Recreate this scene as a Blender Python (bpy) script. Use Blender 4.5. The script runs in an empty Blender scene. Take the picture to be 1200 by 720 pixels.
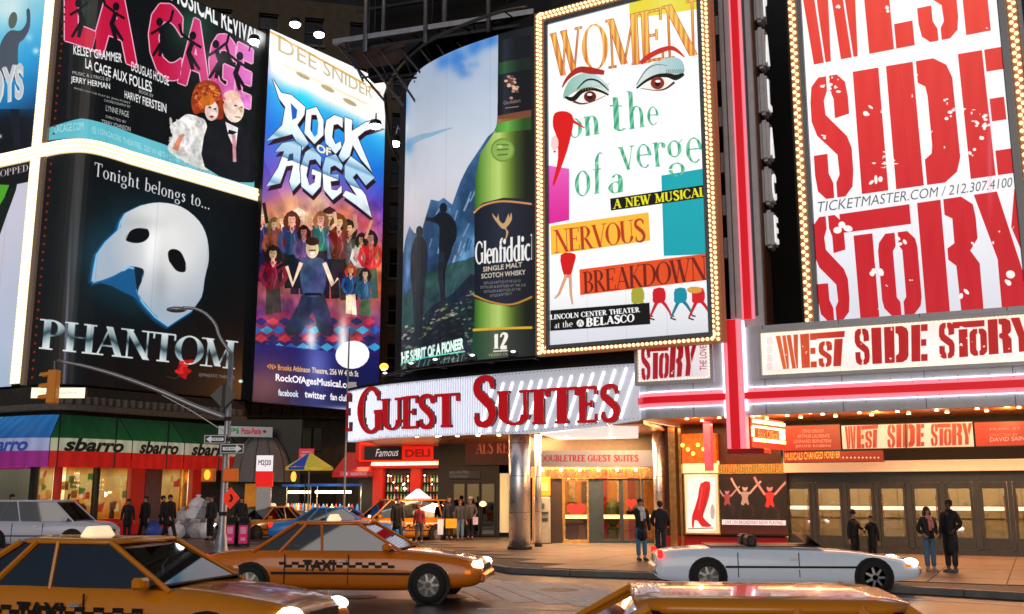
import bpy, bmesh, math, random
import numpy as np
from mathutils import Vector, Matrix
random.seed(7); rng = np.random.RandomState(5)
R = math.radians
sc = bpy.context.scene
# ------------------------------------------------------------ camera
FPX = 1173.0; TILT = R(10.6); EYE = 1.8
cam = bpy.data.objects.new('camera', bpy.data.cameras.new('camera'))
sc.collection.objects.link(cam)
cam.location = (0, 0, EYE); cam.rotation_euler = (R(90) + TILT, 0, 0)
cam.data.lens = FPX / 1200 * 36; cam.data.clip_end = 3000; cam.data.clip_start = 0.05
sc.camera = cam
# ------------------------------------------------------------ sky, sun, exposure
w = bpy.data.worlds.new('World'); sc.world = w; w.use_nodes = True
nt = w.node_tree; sky = nt.nodes.new('ShaderNodeTexSky'); sky.sky_type = 'NISHITA'; sky.sun_disc = False
sky.sun_elevation = R(22); sky.sun_rotation = R(192)
bgn = nt.nodes['Background']; bgn.inputs[1].default_value = 0.032
nt.links.new(sky.outputs[0], bgn.inputs[0])
sun = bpy.data.objects.new('sun', bpy.data.lights.new('sun', 'SUN')); sc.collection.objects.link(sun)
sun.data.energy = 0.42; sun.data.angle = R(40); sun.data.color = (1, .9, .82)  # soft fill added from behind the camera to brighten the night fronts
sun.rotation_euler = (R(68), 0, R(-12))
sc.view_settings.view_transform = 'Standard'; sc.view_settings.look = 'None'
sc.view_settings.exposure = 0; sc.view_settings.gamma = 1
sc.cycles.use_denoising = True; sc.cycles.sample_clamp_indirect = 4; sc.cycles.sample_clamp_direct = 0
sc.cycles.max_bounces = 6; sc.cycles.transparent_max_bounces = 8
sc.cycles.caustics_reflective = False; sc.cycles.caustics_refractive = False
# ------------------------------------------------------------ picking points in the place
def ray(px, py):
    x = (px - 600) / FPX; y = (360 - py) / FPX; c, s = math.cos(TILT), math.sin(TILT)
    return Vector((x, c - y * s, s + y * c))
CAM = Vector((0, 0, EYE))
def atY(px, py, Y): d = ray(px, py); return CAM + d * (Y / d.y)
def atZ(px, py, Z): d = ray(px, py); return CAM + d * ((Z - EYE) / d.z)
class Frame:            # local x along the wall, local y into the building, z up
    def __init__(s, p, d):
        d = Vector((d[0], d[1])).normalized(); s.p = Vector((p[0], p[1], 0)); s.d = Vector((d.x, d.y, 0))
        s.n = Vector((-d.y, d.x, 0)); s.M = Matrix(((s.d.x, s.n.x, 0, s.p.x), (s.d.y, s.n.y, 0, s.p.y), (0, 0, 1, 0), (0, 0, 0, 1)))
    def px(s, px, py, off=0):
        d = ray(px, py); o = s.p + s.n * off; t = (o - CAM).dot(s.n) / d.dot(s.n); q = CAM + d * t - s.p
        return q.dot(s.d), q.z
    def X(s, px, off=0, py=560): return s.px(px, py, off)[0]
    def Z(s, px, py, off=0): return s.px(px, py, off)[1]
    def w(s, x, y, z): return s.M @ Vector((x, y, z))
# ------------------------------------------------------------ mesh builder
class MB:
    def __init__(s): s.v = []; s.f = []; s.uv = {}
    def add(s, vs, fs, uvs=None):
        b = len(s.v); s.v += [tuple(v) for v in vs]
        for k, f in enumerate(fs):
            if uvs: s.uv[len(s.f)] = uvs[k]
            s.f.append(tuple(b + i for i in f))
        return s
    def box(s, x0, x1, y0, y1, z0, z1):
        if x0 > x1: x0, x1 = x1, x0
        if y0 > y1: y0, y1 = y1, y0
        if z0 > z1: z0, z1 = z1, z0
        vs = [(x, y, z) for z in (z0, z1) for y in (y0, y1) for x in (x0, x1)]
        return s.add(vs, [(0, 2, 3, 1), (4, 5, 7, 6), (0, 1, 5, 4), (2, 6, 7, 3), (0, 4, 6, 2), (1, 3, 7, 5)])
    def hexa(s, b, t):  # bottom 4, top 4 (ccw seen from above)
        return s.add(list(b) + list(t), [(3, 2, 1, 0), (4, 5, 6, 7), (0, 1, 5, 4), (1, 2, 6, 5), (2, 3, 7, 6), (3, 0, 4, 7)])
    def prism(s, poly, y0, y1):     # poly in (x,z), extruded along y
        n = len(poly); A = sum(poly[i][0] * poly[(i + 1) % n][1] - poly[(i + 1) % n][0] * poly[i][1] for i in range(n))
        if A < 0: poly = poly[::-1]
        vs = [(p[0], y0, p[1]) for p in poly] + [(p[0], y1, p[1]) for p in poly]
        return s.add(vs, [tuple(range(n)), tuple(range(2 * n - 1, n - 1, -1))] + [(i, i + n, (i + 1) % n + n, (i + 1) % n) for i in range(n)])
    def slab(s, poly, z0, z1):      # poly in (x,y)
        n = len(poly); A = sum(poly[i][0] * poly[(i + 1) % n][1] - poly[(i + 1) % n][0] * poly[i][1] for i in range(n))
        if A < 0: poly = poly[::-1]
        vs = [(p[0], p[1], z0) for p in poly] + [(p[0], p[1], z1) for p in poly]
        return s.add(vs, [tuple(range(n - 1, -1, -1)), tuple(range(n, 2 * n))] + [(i, (i + 1) % n, (i + 1) % n + n, i + n) for i in range(n)])
    def cyl(s, p0, p1, r0, r1=None, n=10, cap=True):
        p0 = Vector(p0); p1 = Vector(p1); r1 = r0 if r1 is None else r1
        z = (p1 - p0).normalized(); a = Vector((1, 0, 0)) if abs(z.x) < .9 else Vector((0, 1, 0))
        x = z.cross(a).normalized(); y = z.cross(x)
        c = [(math.cos(2 * math.pi * i / n), math.sin(2 * math.pi * i / n)) for i in range(n)]
        vs = [p0 + x * (r0 * u) + y * (r0 * v) for u, v in c] + [p1 + x * (r1 * u) + y * (r1 * v) for u, v in c]
        fs = [(i, (i + 1) % n, (i + 1) % n + n, i + n) for i in range(n)]
        if cap: fs += [tuple(range(n - 1, -1, -1)), tuple(range(n, 2 * n))]
        return s.add(vs, fs)
    def tube(s, pts, r, n=8):
        pts = [Vector(p) for p in pts]; rs = r if isinstance(r, (list, tuple)) else [r] * len(pts); rings = []
        for i, p in enumerate(pts):
            t = (pts[min(i + 1, len(pts) - 1)] - pts[max(i - 1, 0)]).normalized()
            a = Vector((0, 0, 1)) if abs(t.z) < .95 else Vector((1, 0, 0))
            x = t.cross(a).normalized(); y = t.cross(x)
            rings.append([p + x * rs[i] * math.cos(2 * math.pi * k / n) + y * rs[i] * math.sin(2 * math.pi * k / n) for k in range(n)])
        vs = [v for q in rings for v in q]; fs = []
        for i in range(len(pts) - 1):
            for k in range(n): fs.append((i * n + k, i * n + (k + 1) % n, (i + 1) * n + (k + 1) % n, (i + 1) * n + k))
        fs += [tuple(range(n - 1, -1, -1)), tuple(range((len(pts) - 1) * n, len(pts) * n))]
        return s.add(vs, fs)
    def ball(s, c, r, nu=8, nv=5):
        rx, ry, rz = r if isinstance(r, (list, tuple)) else (r, r, r)
        vs = [(c[0], c[1], c[2] - rz)]
        for j in range(1, nv):
            a = math.pi * j / nv - math.pi / 2
            for i in range(nu):
                b = 2 * math.pi * i / nu; vs.append((c[0] + rx * math.cos(a) * math.cos(b), c[1] + ry * math.cos(a) * math.sin(b), c[2] + rz * math.sin(a)))
        vs.append((c[0], c[1], c[2] + rz)); L = len(vs) - 1; fs = []
        for i in range(nu):
            fs.append((0, 1 + (i + 1) % nu, 1 + i)); fs.append((L, L - nu + i, L - nu + (i + 1) % nu))
            for j in range(nv - 2):
                a = 1 + j * nu; fs.append((a + i, a + (i + 1) % nu, a + nu + (i + 1) % nu, a + nu + i))
        return s.add(vs, fs)
    def lathe(s, c, prof, n=16):     # prof list of (r,z)
        vs = [(c[0] + r * math.cos(2 * math.pi * i / n), c[1] + r * math.sin(2 * math.pi * i / n), c[2] + z) for r, z in prof for i in range(n)]
        m = len(prof); fs = [(j * n + i, j * n + (i + 1) % n, (j + 1) * n + (i + 1) % n, (j + 1) * n + i) for j in range(m - 1) for i in range(n)]
        fs += [tuple(range(n - 1, -1, -1)), tuple(range((m - 1) * n, m * n))]
        return s.add(vs, fs)
    def band(s, path, o0, o1, z0, z1, n0=None):   # wall following a plan path, from offset o0 to o1 (outwards +)
        N = norms(path); z0f = z0 if callable(z0) else (lambda t: z0); z1f = z1 if callable(z1) else (lambda t: z1)
        vs = []; m = len(path)
        for i, p in enumerate(path):
            t = i / (m - 1)
            for o in (o0, o1):
                for zf in (z0f, z1f): vs.append((p[0] + N[i][0] * o, p[1] + N[i][1] * o, zf(t)))
        fs = []
        for i in range(m - 1):
            a = i * 4; b = a + 4
            fs += [(a, b, b + 1, a + 1), (a + 2, a + 3, b + 3, b + 2), (a, a + 2, b + 2, b), (a + 1, b + 1, b + 3, a + 3)]
        a = (m - 1) * 4; fs += [(0, 1, 3, 2), (a, a + 2, a + 3, a + 1)]
        return s.add(vs, fs)
    def mesh(s, name, mat, smooth=False):
        me = bpy.data.meshes.new(name); me.from_pydata(s.v, [], s.f)
        if s.uv:
            ul = me.uv_layers.new(name='UVMap')
            for p in me.polygons:
                if p.index in s.uv:
                    for k, li in enumerate(p.loop_indices): ul.data[li].uv = s.uv[p.index][k]
        me.materials.append(mat)
        if smooth: me.polygons.foreach_set('use_smooth', [True] * len(me.polygons))
        return me
    def build(s, name, mat, parent=None, M=None, smooth=False, bevel=0, kind=None, seg=1):
        me = s.mesh(name, mat, smooth)
        if bevel:
            bm = bmesh.new(); bm.from_mesh(me); bmesh.ops.remove_doubles(bm, verts=bm.verts, dist=1e-5)
            es = [e for e in bm.edges if len(e.link_faces) == 2 and e.calc_face_angle(0) > R(35)]
            bmesh.ops.bevel(bm, geom=es, offset=bevel, segments=seg, affect='EDGES', clamp_overlap=True)
            bm.to_mesh(me); bm.free()
        o = bpy.data.objects.new(name, me); sc.collection.objects.link(o)
        if M is not None and parent is None: o.matrix_world = M
        if parent is not None: o.parent = parent
        if kind: o['kind'] = kind
        return o
def norms(path):   # left-hand normals of a plan path running left to right = away from camera; outwards is towards the camera
    out = []
    for i in range(len(path)):
        a = path[max(i - 1, 0)]; b = path[min(i + 1, len(path) - 1)]
        d = Vector((b[0] - a[0], b[1] - a[1])).normalized(); out.append((d.y, -d.x))
    return out
def smoothpath(pts, n=6):
    P = [Vector((p[0], p[1])) for p in pts]; out = []
    for i in range(len(P) - 1):
        a = P[max(i - 1, 0)]; b = P[i]; c = P[i + 1]; d = P[min(i + 2, len(P) - 1)]
        for k in range(n):
            t = k / n; out.append(.5 * ((2 * b) + (c - a) * t + (2 * a - 5 * b + 4 * c - d) * t * t + (3 * b - a - 3 * c + d) * t ** 3))
    out.append(P[-1]); return [(p.x, p.y) for p in out]
def thing(name, label, cat, M=None, group=None):
    o = bpy.data.objects.new(name, None); sc.collection.objects.link(o); o.empty_display_size = .3
    if M is not None: o.matrix_world = M
    return tag(o, label, cat, group)
def tag(o, label, cat, group=None):
    o['label'] = label; o['category'] = cat
    if group: o['group'] = group
    return o
def struct(o): o['kind'] = 'structure'; return o
def copy_tree(o, parent=None):
    c = o.copy(); sc.collection.objects.link(c)
    if parent is not None: c.parent = parent
    for ch in list(KIDS.get(o.name, [])) or [x for x in o.children]: copy_tree(ch, c)
    return c
KIDS = {}
def T(x, y, z=0, rz=0, s=1): return Matrix.Translation((x, y, z)) @ Matrix.Rotation(rz, 4, 'Z') @ Matrix.Scale(s, 4)
# ------------------------------------------------------------ materials
def lin(c):
    if isinstance(c, str): c = [int(c[i:i + 2], 16) / 255 for i in (0, 2, 4)]
    return tuple((x / 12.92 if x <= .04045 else ((x + .055) / 1.055) ** 2.4) for x in c[:3])
_M = {}
def mat(name, col, rough=.6, metal=0, var=.15, scale=6, bump=.0, bscale=60, em=None, es=0, coat=0, trans=0, samp=None, spec=None):
    if name in _M: return _M[name]
    m = bpy.data.materials.new(name); m.use_nodes = True; nt = m.node_tree; b = nt.nodes['Principled BSDF']
    c = lin(col) if isinstance(col, str) else col
    b.inputs['Roughness'].default_value = rough; b.inputs['Metallic'].default_value = metal
    tc = nt.nodes.new('ShaderNodeTexCoord')
    if var:
        n = nt.nodes.new('ShaderNodeTexNoise'); n.inputs['Scale'].default_value = scale; n.inputs['Detail'].default_value = 6; n.inputs['Roughness'].default_value = .65
        nt.links.new(tc.outputs['Object'], n.inputs['Vector'])
        r = nt.nodes.new('ShaderNodeValToRGB'); e = r.color_ramp.elements
        e[0].position = .3; e[1].position = .72
        e[0].color = (*[x * (1 - var) for x in c], 1); e[1].color = (*[min(1, x * (1 + var)) for x in c], 1)
        nt.links.new(n.outputs[0], r.inputs[0]); nt.links.new(r.outputs[0], b.inputs['Base Color'])
        mr = nt.nodes.new('ShaderNodeMapRange'); mr.inputs[3].default_value = max(.02, rough - .12); mr.inputs[4].default_value = min(1, rough + .12)
        nt.links.new(n.outputs[0], mr.inputs[0]); nt.links.new(mr.outputs[0], b.inputs['Roughness'])
    else: b.inputs['Base Color'].default_value = (*c, 1)
    if bump:
        n2 = nt.nodes.new('ShaderNodeTexNoise'); n2.inputs['Scale'].default_value = bscale; n2.inputs['Detail'].default_value = 4
        nt.links.new(tc.outputs['Object'], n2.inputs['Vector'])
        bp = nt.nodes.new('ShaderNodeBump'); bp.inputs['Strength'].default_value = bump; bp.inputs['Distance'].default_value = .02
        nt.links.new(n2.outputs[0], bp.inputs['Height']); nt.links.new(bp.outputs[0], b.inputs['Normal'])
    if es:  # low strengths also brighten painted things that are no lamps
        b.inputs['Emission Color'].default_value = (*(lin(em) if isinstance(em, str) else em), 1); b.inputs['Emission Strength'].default_value = es
    if coat: b.inputs['Coat Weight'].default_value = coat; b.inputs['Coat Roughness'].default_value = .06
    if trans: b.inputs['Transmission Weight'].default_value = trans
    if spec is not None: b.inputs['Specular IOR Level'].default_value = spec
    if samp: m.cycles.emission_sampling = samp
    _M[name] = m; return m
def glassmat(name, tint='AABBC0', a=.25, rough=.03):   # thin pane: mostly see-through, a share mirrored
    if name in _M: return _M[name]
    m = bpy.data.materials.new(name); m.use_nodes = True; nt = m.node_tree; nt.nodes.remove(nt.nodes['Principled BSDF'])
    out = [n for n in nt.nodes if n.type == 'OUTPUT_MATERIAL'][0]
    t = nt.nodes.new('ShaderNodeBsdfTransparent'); t.inputs[0].default_value = (*lin(tint), 1)
    g = nt.nodes.new('ShaderNodeBsdfGlossy'); g.inputs['Roughness'].default_value = rough
    mx = nt.nodes.new('ShaderNodeMixShader'); fr = nt.nodes.new('ShaderNodeFresnel'); fr.inputs[0].default_value = 1.5
    ad = nt.nodes.new('ShaderNodeMath'); ad.operation = 'ADD'; ad.inputs[1].default_value = a * .3; ad.use_clamp = True
    nt.links.new(fr.outputs[0], ad.inputs[0]); nt.links.new(ad.outputs[0], mx.inputs[0])
    nt.links.new(t.outputs[0], mx.inputs[1]); nt.links.new(g.outputs[0], mx.inputs[2]); nt.links.new(mx.outputs[0], out.inputs[0])
    _M[name] = m; return m
def artmat(name, img, es=1.0, base=.25, rough=.45, samp=None):
    m = bpy.data.materials.new(name); m.use_nodes = True; nt = m.node_tree; b = nt.nodes['Principled BSDF']
    i = nt.nodes.new('ShaderNodeTexImage'); i.image = img; i.interpolation = 'Cubic'; i.extension = 'EXTEND'
    b.inputs['Roughness'].default_value = rough
    if es:
        nt.links.new(i.outputs[0], b.inputs['Emission Color']); b.inputs['Emission Strength'].default_value = es
    mu = nt.nodes.new('ShaderNodeMix'); mu.data_type = 'RGBA'; mu.inputs[0].default_value = base; mu.inputs[6].default_value = (0.01, .01, .01, 1)
    nt.links.new(i.outputs[0], mu.inputs[7]); nt.links.new(mu.outputs[2], b.inputs['Base Color'])
    if samp: m.cycles.emission_sampling = samp
    return m
def light(kind, name, loc, energy, col=(1, .8, .55), size=1, size_y=None, rot=(0, 0, 0), spot=None, parent=None, blend=.5):
    l = bpy.data.lights.new(name, kind); l.energy = energy; l.color = col
    if kind == 'AREA':
        l.shape = 'RECTANGLE' if size_y else 'SQUARE'; l.size = size
        if size_y: l.size_y = size_y
    elif kind in ('POINT', 'SPOT'): l.shadow_soft_size = size
    if kind == 'SPOT': l.spot_size = spot; l.spot_blend = blend
    o = bpy.data.objects.new(name, l); sc.collection.objects.link(o); o.location = loc; o.rotation_euler = rot
    if parent is not None: o.parent = parent
    return o
# ------------------------------------------------------------ print: lettering and pictures for the flat signs
def catmull(p, n=6, closed=False):
    p = [np.array(q, float) for q in p]; N = len(p); out = []
    for i in range(N if closed else N - 1):
        g = (lambda k: p[k % N]) if closed else (lambda k: p[min(max(k, 0), N - 1)])
        a, b, c, d = g(i - 1), g(i), g(i + 1), g(i + 2)
        for k in range(n):
            t = k / n; out.append(.5 * (2 * b + (c - a) * t + (2 * a - 5 * b + 4 * c - d) * t * t + (3 * b - a - 3 * c + d) * t ** 3))
    if not closed: out.append(p[-1])
    return out
def ribbon(pts, ws):     # closed polygon round a centre line with full widths ws
    pts = [np.array(p[:2], float) for p in pts]; L = []; Rr = []
    for i, p in enumerate(pts):
        d = pts[min(i + 1, len(pts) - 1)] - pts[max(i - 1, 0)]; d = d / (np.hypot(*d) + 1e-9); n = np.array((-d[1], d[0])) * ws[i] / 2
        L.append(p + n); Rr.append(p - n)
    return [tuple(q) for q in L + Rr[::-1]]
SER = {
 'A': (.80, 'l.4 1 .08 0 t;l.38 1 .7 0 T;l.2 .34 .58 .34 t;s.08 0;s.7 0'), 'B': (.66, 'l.15 0 .15 1 T;s.12 0;s.12 1;a.26 .74 .24 .24 -90 90;a.26 .26 .28 .25 -90 90;l.15 .98 .3 .98 t;l.15 .5 .3 .5 t;l.15 .02 .3 .02 t'),
 'C': (.74, 'a.4 .5 .34 .48 42 318;v.66 .8;v.66 .2'), 'D': (.78, 'l.15 0 .15 1 T;s.12 0;s.12 1;a.28 .5 .4 .48 -90 90;l.15 .98 .3 .98 t;l.15 .02 .3 .02 t'),
 'E': (.64, 'l.15 0 .15 1 T;s.12 0;s.12 1;l.15 .97 .56 .97 t;l.15 .51 .44 .51 t;l.15 .03 .58 .03 t;v.56 .87;v.58 .13;v.44 .51'), 'F': (.6, 'l.15 0 .15 1 T;s.15 0;s.12 1;l.15 .97 .56 .97 t;l.15 .51 .44 .51 t;v.56 .87;v.44 .51'),
 'G': (.8, 'a.4 .5 .34 .48 42 300;v.66 .8;l.66 .05 .66 .42 T;s.66 .42'), 'H': (.84, 'l.15 0 .15 1 T;l.68 0 .68 1 T;l.15 .51 .68 .51 t;s.15 0;s.15 1;s.68 0;s.68 1'),
 'I': (.34, 'l.17 0 .17 1 T;s.17 0;s.17 1'), 'J': (.5, 'l.33 .2 .33 1 T;a.2 .2 .13 .2 180 360;s.33 1'), 'K': (.78, 'l.15 0 .15 1 T;l.15 .4 .6 1 t;l.28 .56 .66 0 T;s.15 0;s.15 1;s.6 1;s.68 0'), 'L': (.62, 'l.15 0 .15 1 T;s.12 0;s.15 1;l.15 .03 .56 .03 t;v.57 .14'),
 'M': (.98, 'l.13 0 .15 1 t;l.15 1 .48 .04 T;l.48 .04 .82 1 t;l.82 1 .82 0 T;s.13 0;s.12 1;s.82 0;s.85 1'), 'N': (.84, 'l.13 0 .13 1 t;l.13 1 .7 0 T;l.7 0 .7 1 t;s.13 0;s.1 1;s.7 1'),
 'O': (.82, 'a.41 .5 .34 .48 0 360'), 'P': (.66, 'l.15 0 .15 1 T;s.15 0;s.12 1;a.26 .73 .28 .25 -90 90;l.15 .98 .3 .98 t;l.15 .48 .3 .48 t'), 'Q': (.82, 'a.41 .5 .34 .48 0 360;l.45 .2 .75 -.12 T'),
 'R': (.76, 'l.15 0 .15 1 T;s.15 0;s.12 1;a.26 .73 .26 .25 -90 90;l.15 .98 .3 .98 t;l.15 .48 .3 .48 t;l.33 .46 .64 0 T;s.68 0'),
 'S': (.62, 'p.54 .8 .3 .47 .94 .3 .32 .98 .35 .14 .9 .8 .12 .72 .9 .3 .56 1 .46 .42 1 .54 .24 .95 .46 .07 .7 .28 .02 .35 .14 .06 .3 .08 .2 .3;v.54 .84;v.09 .17'),
 'T': (.7, 'l.35 0 .35 1 T;l.03 .97 .67 .97 t;v.04 .87;v.66 .87;s.35 0'), 'U': (.82, 'l.15 .3 .15 1 T;a.4 .3 .25 .28 180 360;l.65 .3 .65 1 t;s.15 1;s.65 1'),
 'V': (.76, 'l.08 1 .4 0 T;l.38 0 .68 1 t;s.08 1;s.68 1'), 'W': (1.08, 'l.07 1 .32 0 T;l.32 0 .5 .9 t;l.45 1 .72 0 T;l.72 0 .98 1 t;s.07 1;s.46 1;s.98 1'),
 'X': (.76, 'l.1 1 .66 0 T;l.1 0 .64 1 t;s.1 0;s.66 0;s.1 1;s.64 1'), 'Y': (.74, 'l.08 1 .37 .48 T;l.37 .48 .66 1 t;l.37 0 .37 .5 T;s.08 1;s.66 1;s.37 0'), 'Z': (.66, 'l.08 .97 .58 .97 t;l.56 .98 .1 .02 T;l.08 .03 .6 .03 t'),
 'a': (.5, 'a.22 .2 .15 .19 0 360;l.38 0 .38 .45 T;a.26 .46 .12 .18 0 150'), 'b': (.56, 'l.13 0 .13 1 T;a.3 .31 .19 .3 -120 120'), 'c': (.48, 'a.27 .31 .2 .3 50 310'), 'd': (.58, 'l.43 0 .43 1 T;a.26 .31 .19 .3 60 300'),
 'e': (.5, 'a.26 .31 .2 .3 0 310;l.08 .34 .45 .34 t'), 'f': (.36, 'l.16 0 .16 .75 T;a.28 .76 .12 .22 60 180;l.04 .6 .32 .6 t;s.16 0'), 'g': (.54, 'a.24 .4 .17 .2 0 360;a.26 -.12 .2 .16 -180 170;l.38 .52 .52 .62 t'),
 'h': (.6, 'l.13 0 .13 1 T;a.3 .36 .15 .25 0 150;l.45 0 .45 .38 T;s.13 0;s.45 0;s.1 1'), 'i': (.28, 'l.14 0 .14 .62 T;s.14 0;s.12 .62;d.14 .85'), 'k': (.56, 'l.13 0 .13 1 T;l.13 .25 .45 .62 t;l.25 .36 .5 0 T;s.13 0'),
 'l': (.28, 'l.14 0 .14 1 T;s.14 0;s.12 1'), 'm': (.9, 'l.13 0 .13 .62 T;a.28 .36 .15 .25 0 150;l.43 0 .43 .38 T;a.6 .36 .15 .25 0 150;l.75 0 .75 .38 T'), 'n': (.6, 'l.13 0 .13 .62 T;a.3 .36 .15 .25 0 150;l.45 0 .45 .38 T;s.13 0;s.45 0;s.1 .62'),
 'o': (.54, 'a.27 .31 .2 .3 0 360'), 'p': (.56, 'l.13 -.3 .13 .62 T;a.3 .31 .19 .3 -120 120;s.13 -.3'), 'r': (.42, 'l.13 0 .13 .62 T;a.28 .4 .12 .2 40 160;s.13 0;s.1 .62;d.38 .52'),
 's': (.42, 'p.36 .5 .3 .22 .6 .35 .1 .5 .8 .22 .34 1 .34 .18 .9 .2 .02 .35 .07 .12 .3'), 't': (.36, 'l.16 .1 .16 .8 T;a.26 .12 .11 .11 180 320;l.03 .6 .3 .6 t'), 'u': (.58, 'l.13 .2 .13 .62 T;a.28 .2 .16 .19 180 360;l.44 0 .44 .62 T'),
 'v': (.52, 'l.05 .62 .27 0 T;l.26 0 .46 .62 t;s.05 .62;s.46 .62'), 'w': (.76, 'l.05 .62 .22 0 T;l.22 0 .38 .6 t;l.34 .62 .52 0 T;l.52 0 .7 .62 t'), 'y': (.52, 'l.05 .62 .27 0 T;l.46 .62 .2 -.28 t'),
 '1': (.4, 'l.22 0 .22 1 T;s.22 0;l.05 .8 .22 .98 t'), '2': (.56, 'p.08 .75 .4 .15 .93 .4 .28 .98 .5 .44 .88 .9 .44 .7 1 .3 .4 .8 .08 .04 .4;l.06 .05 .5 .05 T'), '.': (.25, 'd.12 .05'), ' ': (.35, ''), '-': (.4, 'l.05 .4 .35 .4 t'), '&': (.7, 'a.3 .75 .15 .2 0 360;a.28 .27 .22 .26 0 360'),
}
def serif_glyph(ch, Tk=.17, tk=.05, sf=.13):
    wd, spec = SER.get(ch, SER['O']); out = []
    for st in spec.split(';'):
        if not st: continue
        k = st[0]; a = st[1:].split()
        if k == 'l':
            x0, y0, x1, y1 = map(float, a[:4]); wv = Tk if a[4] == 'T' else tk
            if abs(y1 - y0) < 1e-6: out.append([(x0, y0 - wv / 2), (x1, y0 - wv / 2), (x1, y0 + wv / 2), (x0, y0 + wv / 2)])
            else: out.append([(x0 - wv / 2, y0), (x0 + wv / 2, y0), (x1 + wv / 2, y1), (x1 - wv / 2, y1)])
        elif k == 'a':
            cx, cy, rx, ry, a0, a1 = map(float, a); n = max(6, int(abs(a1 - a0) / 14)); P = []; Q = []
            for i in range(n + 1):
                t = R(a0 + (a1 - a0) * i / n); wv = tk + (Tk - tk) * abs(math.cos(t)); c, s_ = math.cos(t), math.sin(t)
                P.append((cx + (rx + wv / 2) * c, cy + (ry + tk * .5) * s_)); Q.append((cx + (rx - wv / 2) * c, cy + (ry - tk * .5) * s_))
            if abs(a1 - a0) >= 359: out.append(('ring', P[:-1], Q[:-1]))
            else: out.append(P + Q[::-1])
        elif k == 'p':
            v = list(map(float, a)); P = [(v[i], v[i + 1], tk + (Tk - tk) * v[i + 2]) for i in range(0, len(v), 3)]
            C = catmull(P, 4); out.append(ribbon(C, [max(q[2], .02) for q in C]))
        elif k == 's':
            x, y = map(float, a); h = tk * .9
            if sf: y0, y1 = (y, y + h) if y < .5 and y > -.2 or y == 0 else (y - h, y); out.append([(x - sf - Tk * .3, y0), (x + sf + Tk * .3, y0), (x + sf + Tk * .3, y1), (x - sf - Tk * .3, y1)])
        elif k == 'v':
            x, y = map(float, a)
            if sf: out.append([(x - tk * .5, y - .1), (x + tk * .5, y - .1), (x + tk * .5, y + .1), (x - tk * .5, y + .1)])
        elif k == 'd':
            x, y = map(float, a); r = Tk * .6; out.append([(x + r * math.cos(i * .7), y + r * math.sin(i * .7)) for i in range(9)])
    return wd, out
STN = {
 'W': (1.15, [[(0, 1), (.21, 1), (.33, 0), (.16, 0)], [(.29, 1), (.45, 1), (.50, .5), (.45, 0), (.36, 0), (.31, .45)], [(.49, 1), (.68, 1), (.80, 0), (.62, 0)], [(.80, 1), (1, 1), (.9, 0), (.83, 0), (.77, .5)]]),
 'I': (.45, [[(0, 0), (1, 0), (1, 1), (0, 1)]]), 'E': (.72, [[(0, 0), (.55, 0), (.55, 1), (0, 1)], [(.6, .82), (1, .82), (1, 1), (.6, 1)], [(.6, .42), (.92, .42), (.92, .6), (.6, .6)], [(.6, 0), (1, 0), (1, .19), (.6, .19)]]),
 'D': (.95, [[(0, 0), (.42, 0), (.42, 1), (0, 1)], [(.47, 1), (.74, 1), (.93, .93), (1, .82), (1, .18), (.93, .07), (.74, 0), (.47, 0), (.47, .2), (.58, .24), (.6, .3), (.6, .7), (.58, .78), (.47, .82)]]),
 'S': (.74, [[(.46, 1), (.25, 1), (.05, .93), (0, .8), (0, .64), (.12, .52), (.62, .34), (.64, .18), (.54, .12), (.54, 0), (.75, 0), (.95, .07), (1, .2), (1, .38), (.9, .48), (.38, .68), (.36, .8), (.46, .88)], [(.54, 1), (.75, 1), (.95, .93), (1, .8), (1, .66), (.62, .64), (.62, .8), (.54, .88)], [(.46, 0), (.25, 0), (.05, .07), (0, .2), (0, .36), (.36, .36), (.36, .2), (.46, .12)]]),
 'T': (.7, [[(0, .84), (1, .84), (1, 1), (0, 1)], [(.28, 0), (.72, 0), (.72, .8), (.28, .8)]]),
 'O': (.74, [[(.46, 1), (.22, 1), (.04, .9), (0, .8), (0, .2), (.04, .1), (.22, 0), (.46, 0), (.46, .16), (.38, .22), (.38, .78), (.46, .84)], [(.54, 1), (.78, 1), (.96, .9), (1, .8), (1, .2), (.96, .1), (.78, 0), (.54, 0), (.54, .16), (.62, .22), (.62, .78), (.54, .84)]]),
 'R': (.85, [[(0, 0), (.42, 0), (.42, 1), (0, 1)], [(.47, 1), (.78, 1), (.97, .92), (1, .8), (1, .62), (.86, .52), (1, .4), (1, 0), (.62, 0), (.6, .4), (.47, .46), (.47, .56), (.6, .6), (.6, .82), (.47, .86)]]),
 'Y': (.9, [[(0, 1), (.38, 1), (.68, .3), (.68, 0), (.3, 0), (.3, .42)], [(.66, 1), (1, 1), (.72, .42), (.56, .68)]]),
}
def word_polys(txt, font='serif', gap=.06, **k):     # polygons normalised to the unit box
    x = 0; out = []
    for ch in txt:
        if font == 'stencil':
            if ch == ' ': x += .28; continue
            wd, g = STN[ch]; sx = wd; g2 = [[(x + p[0] * sx, p[1]) for p in q] for q in g]; x += wd + gap; out.append((ch, g2))
        else:
            wd, g = serif_glyph(ch, **k); g2 = []
            for q in g:
                if q[0] == 'ring': g2.append(('ring', [(x + p[0], p[1]) for p in q[1]], [(x + p[0], p[1]) for p in q[2]]))
                else: g2.append([(x + p[0], p[1]) for p in q])
            x += wd + gap; out.append((ch, g2))
    W = x - gap
    def nz(q): return ('ring', [(p[0] / W, p[1]) for p in q[1]], [(p[0] / W, p[1]) for p in q[2]]) if q[0] == 'ring' else [(p[0] / W, p[1]) for p in q]
    return W, [(c, [nz(q) for q in g]) for c, g in out]
_TC = {}
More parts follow.
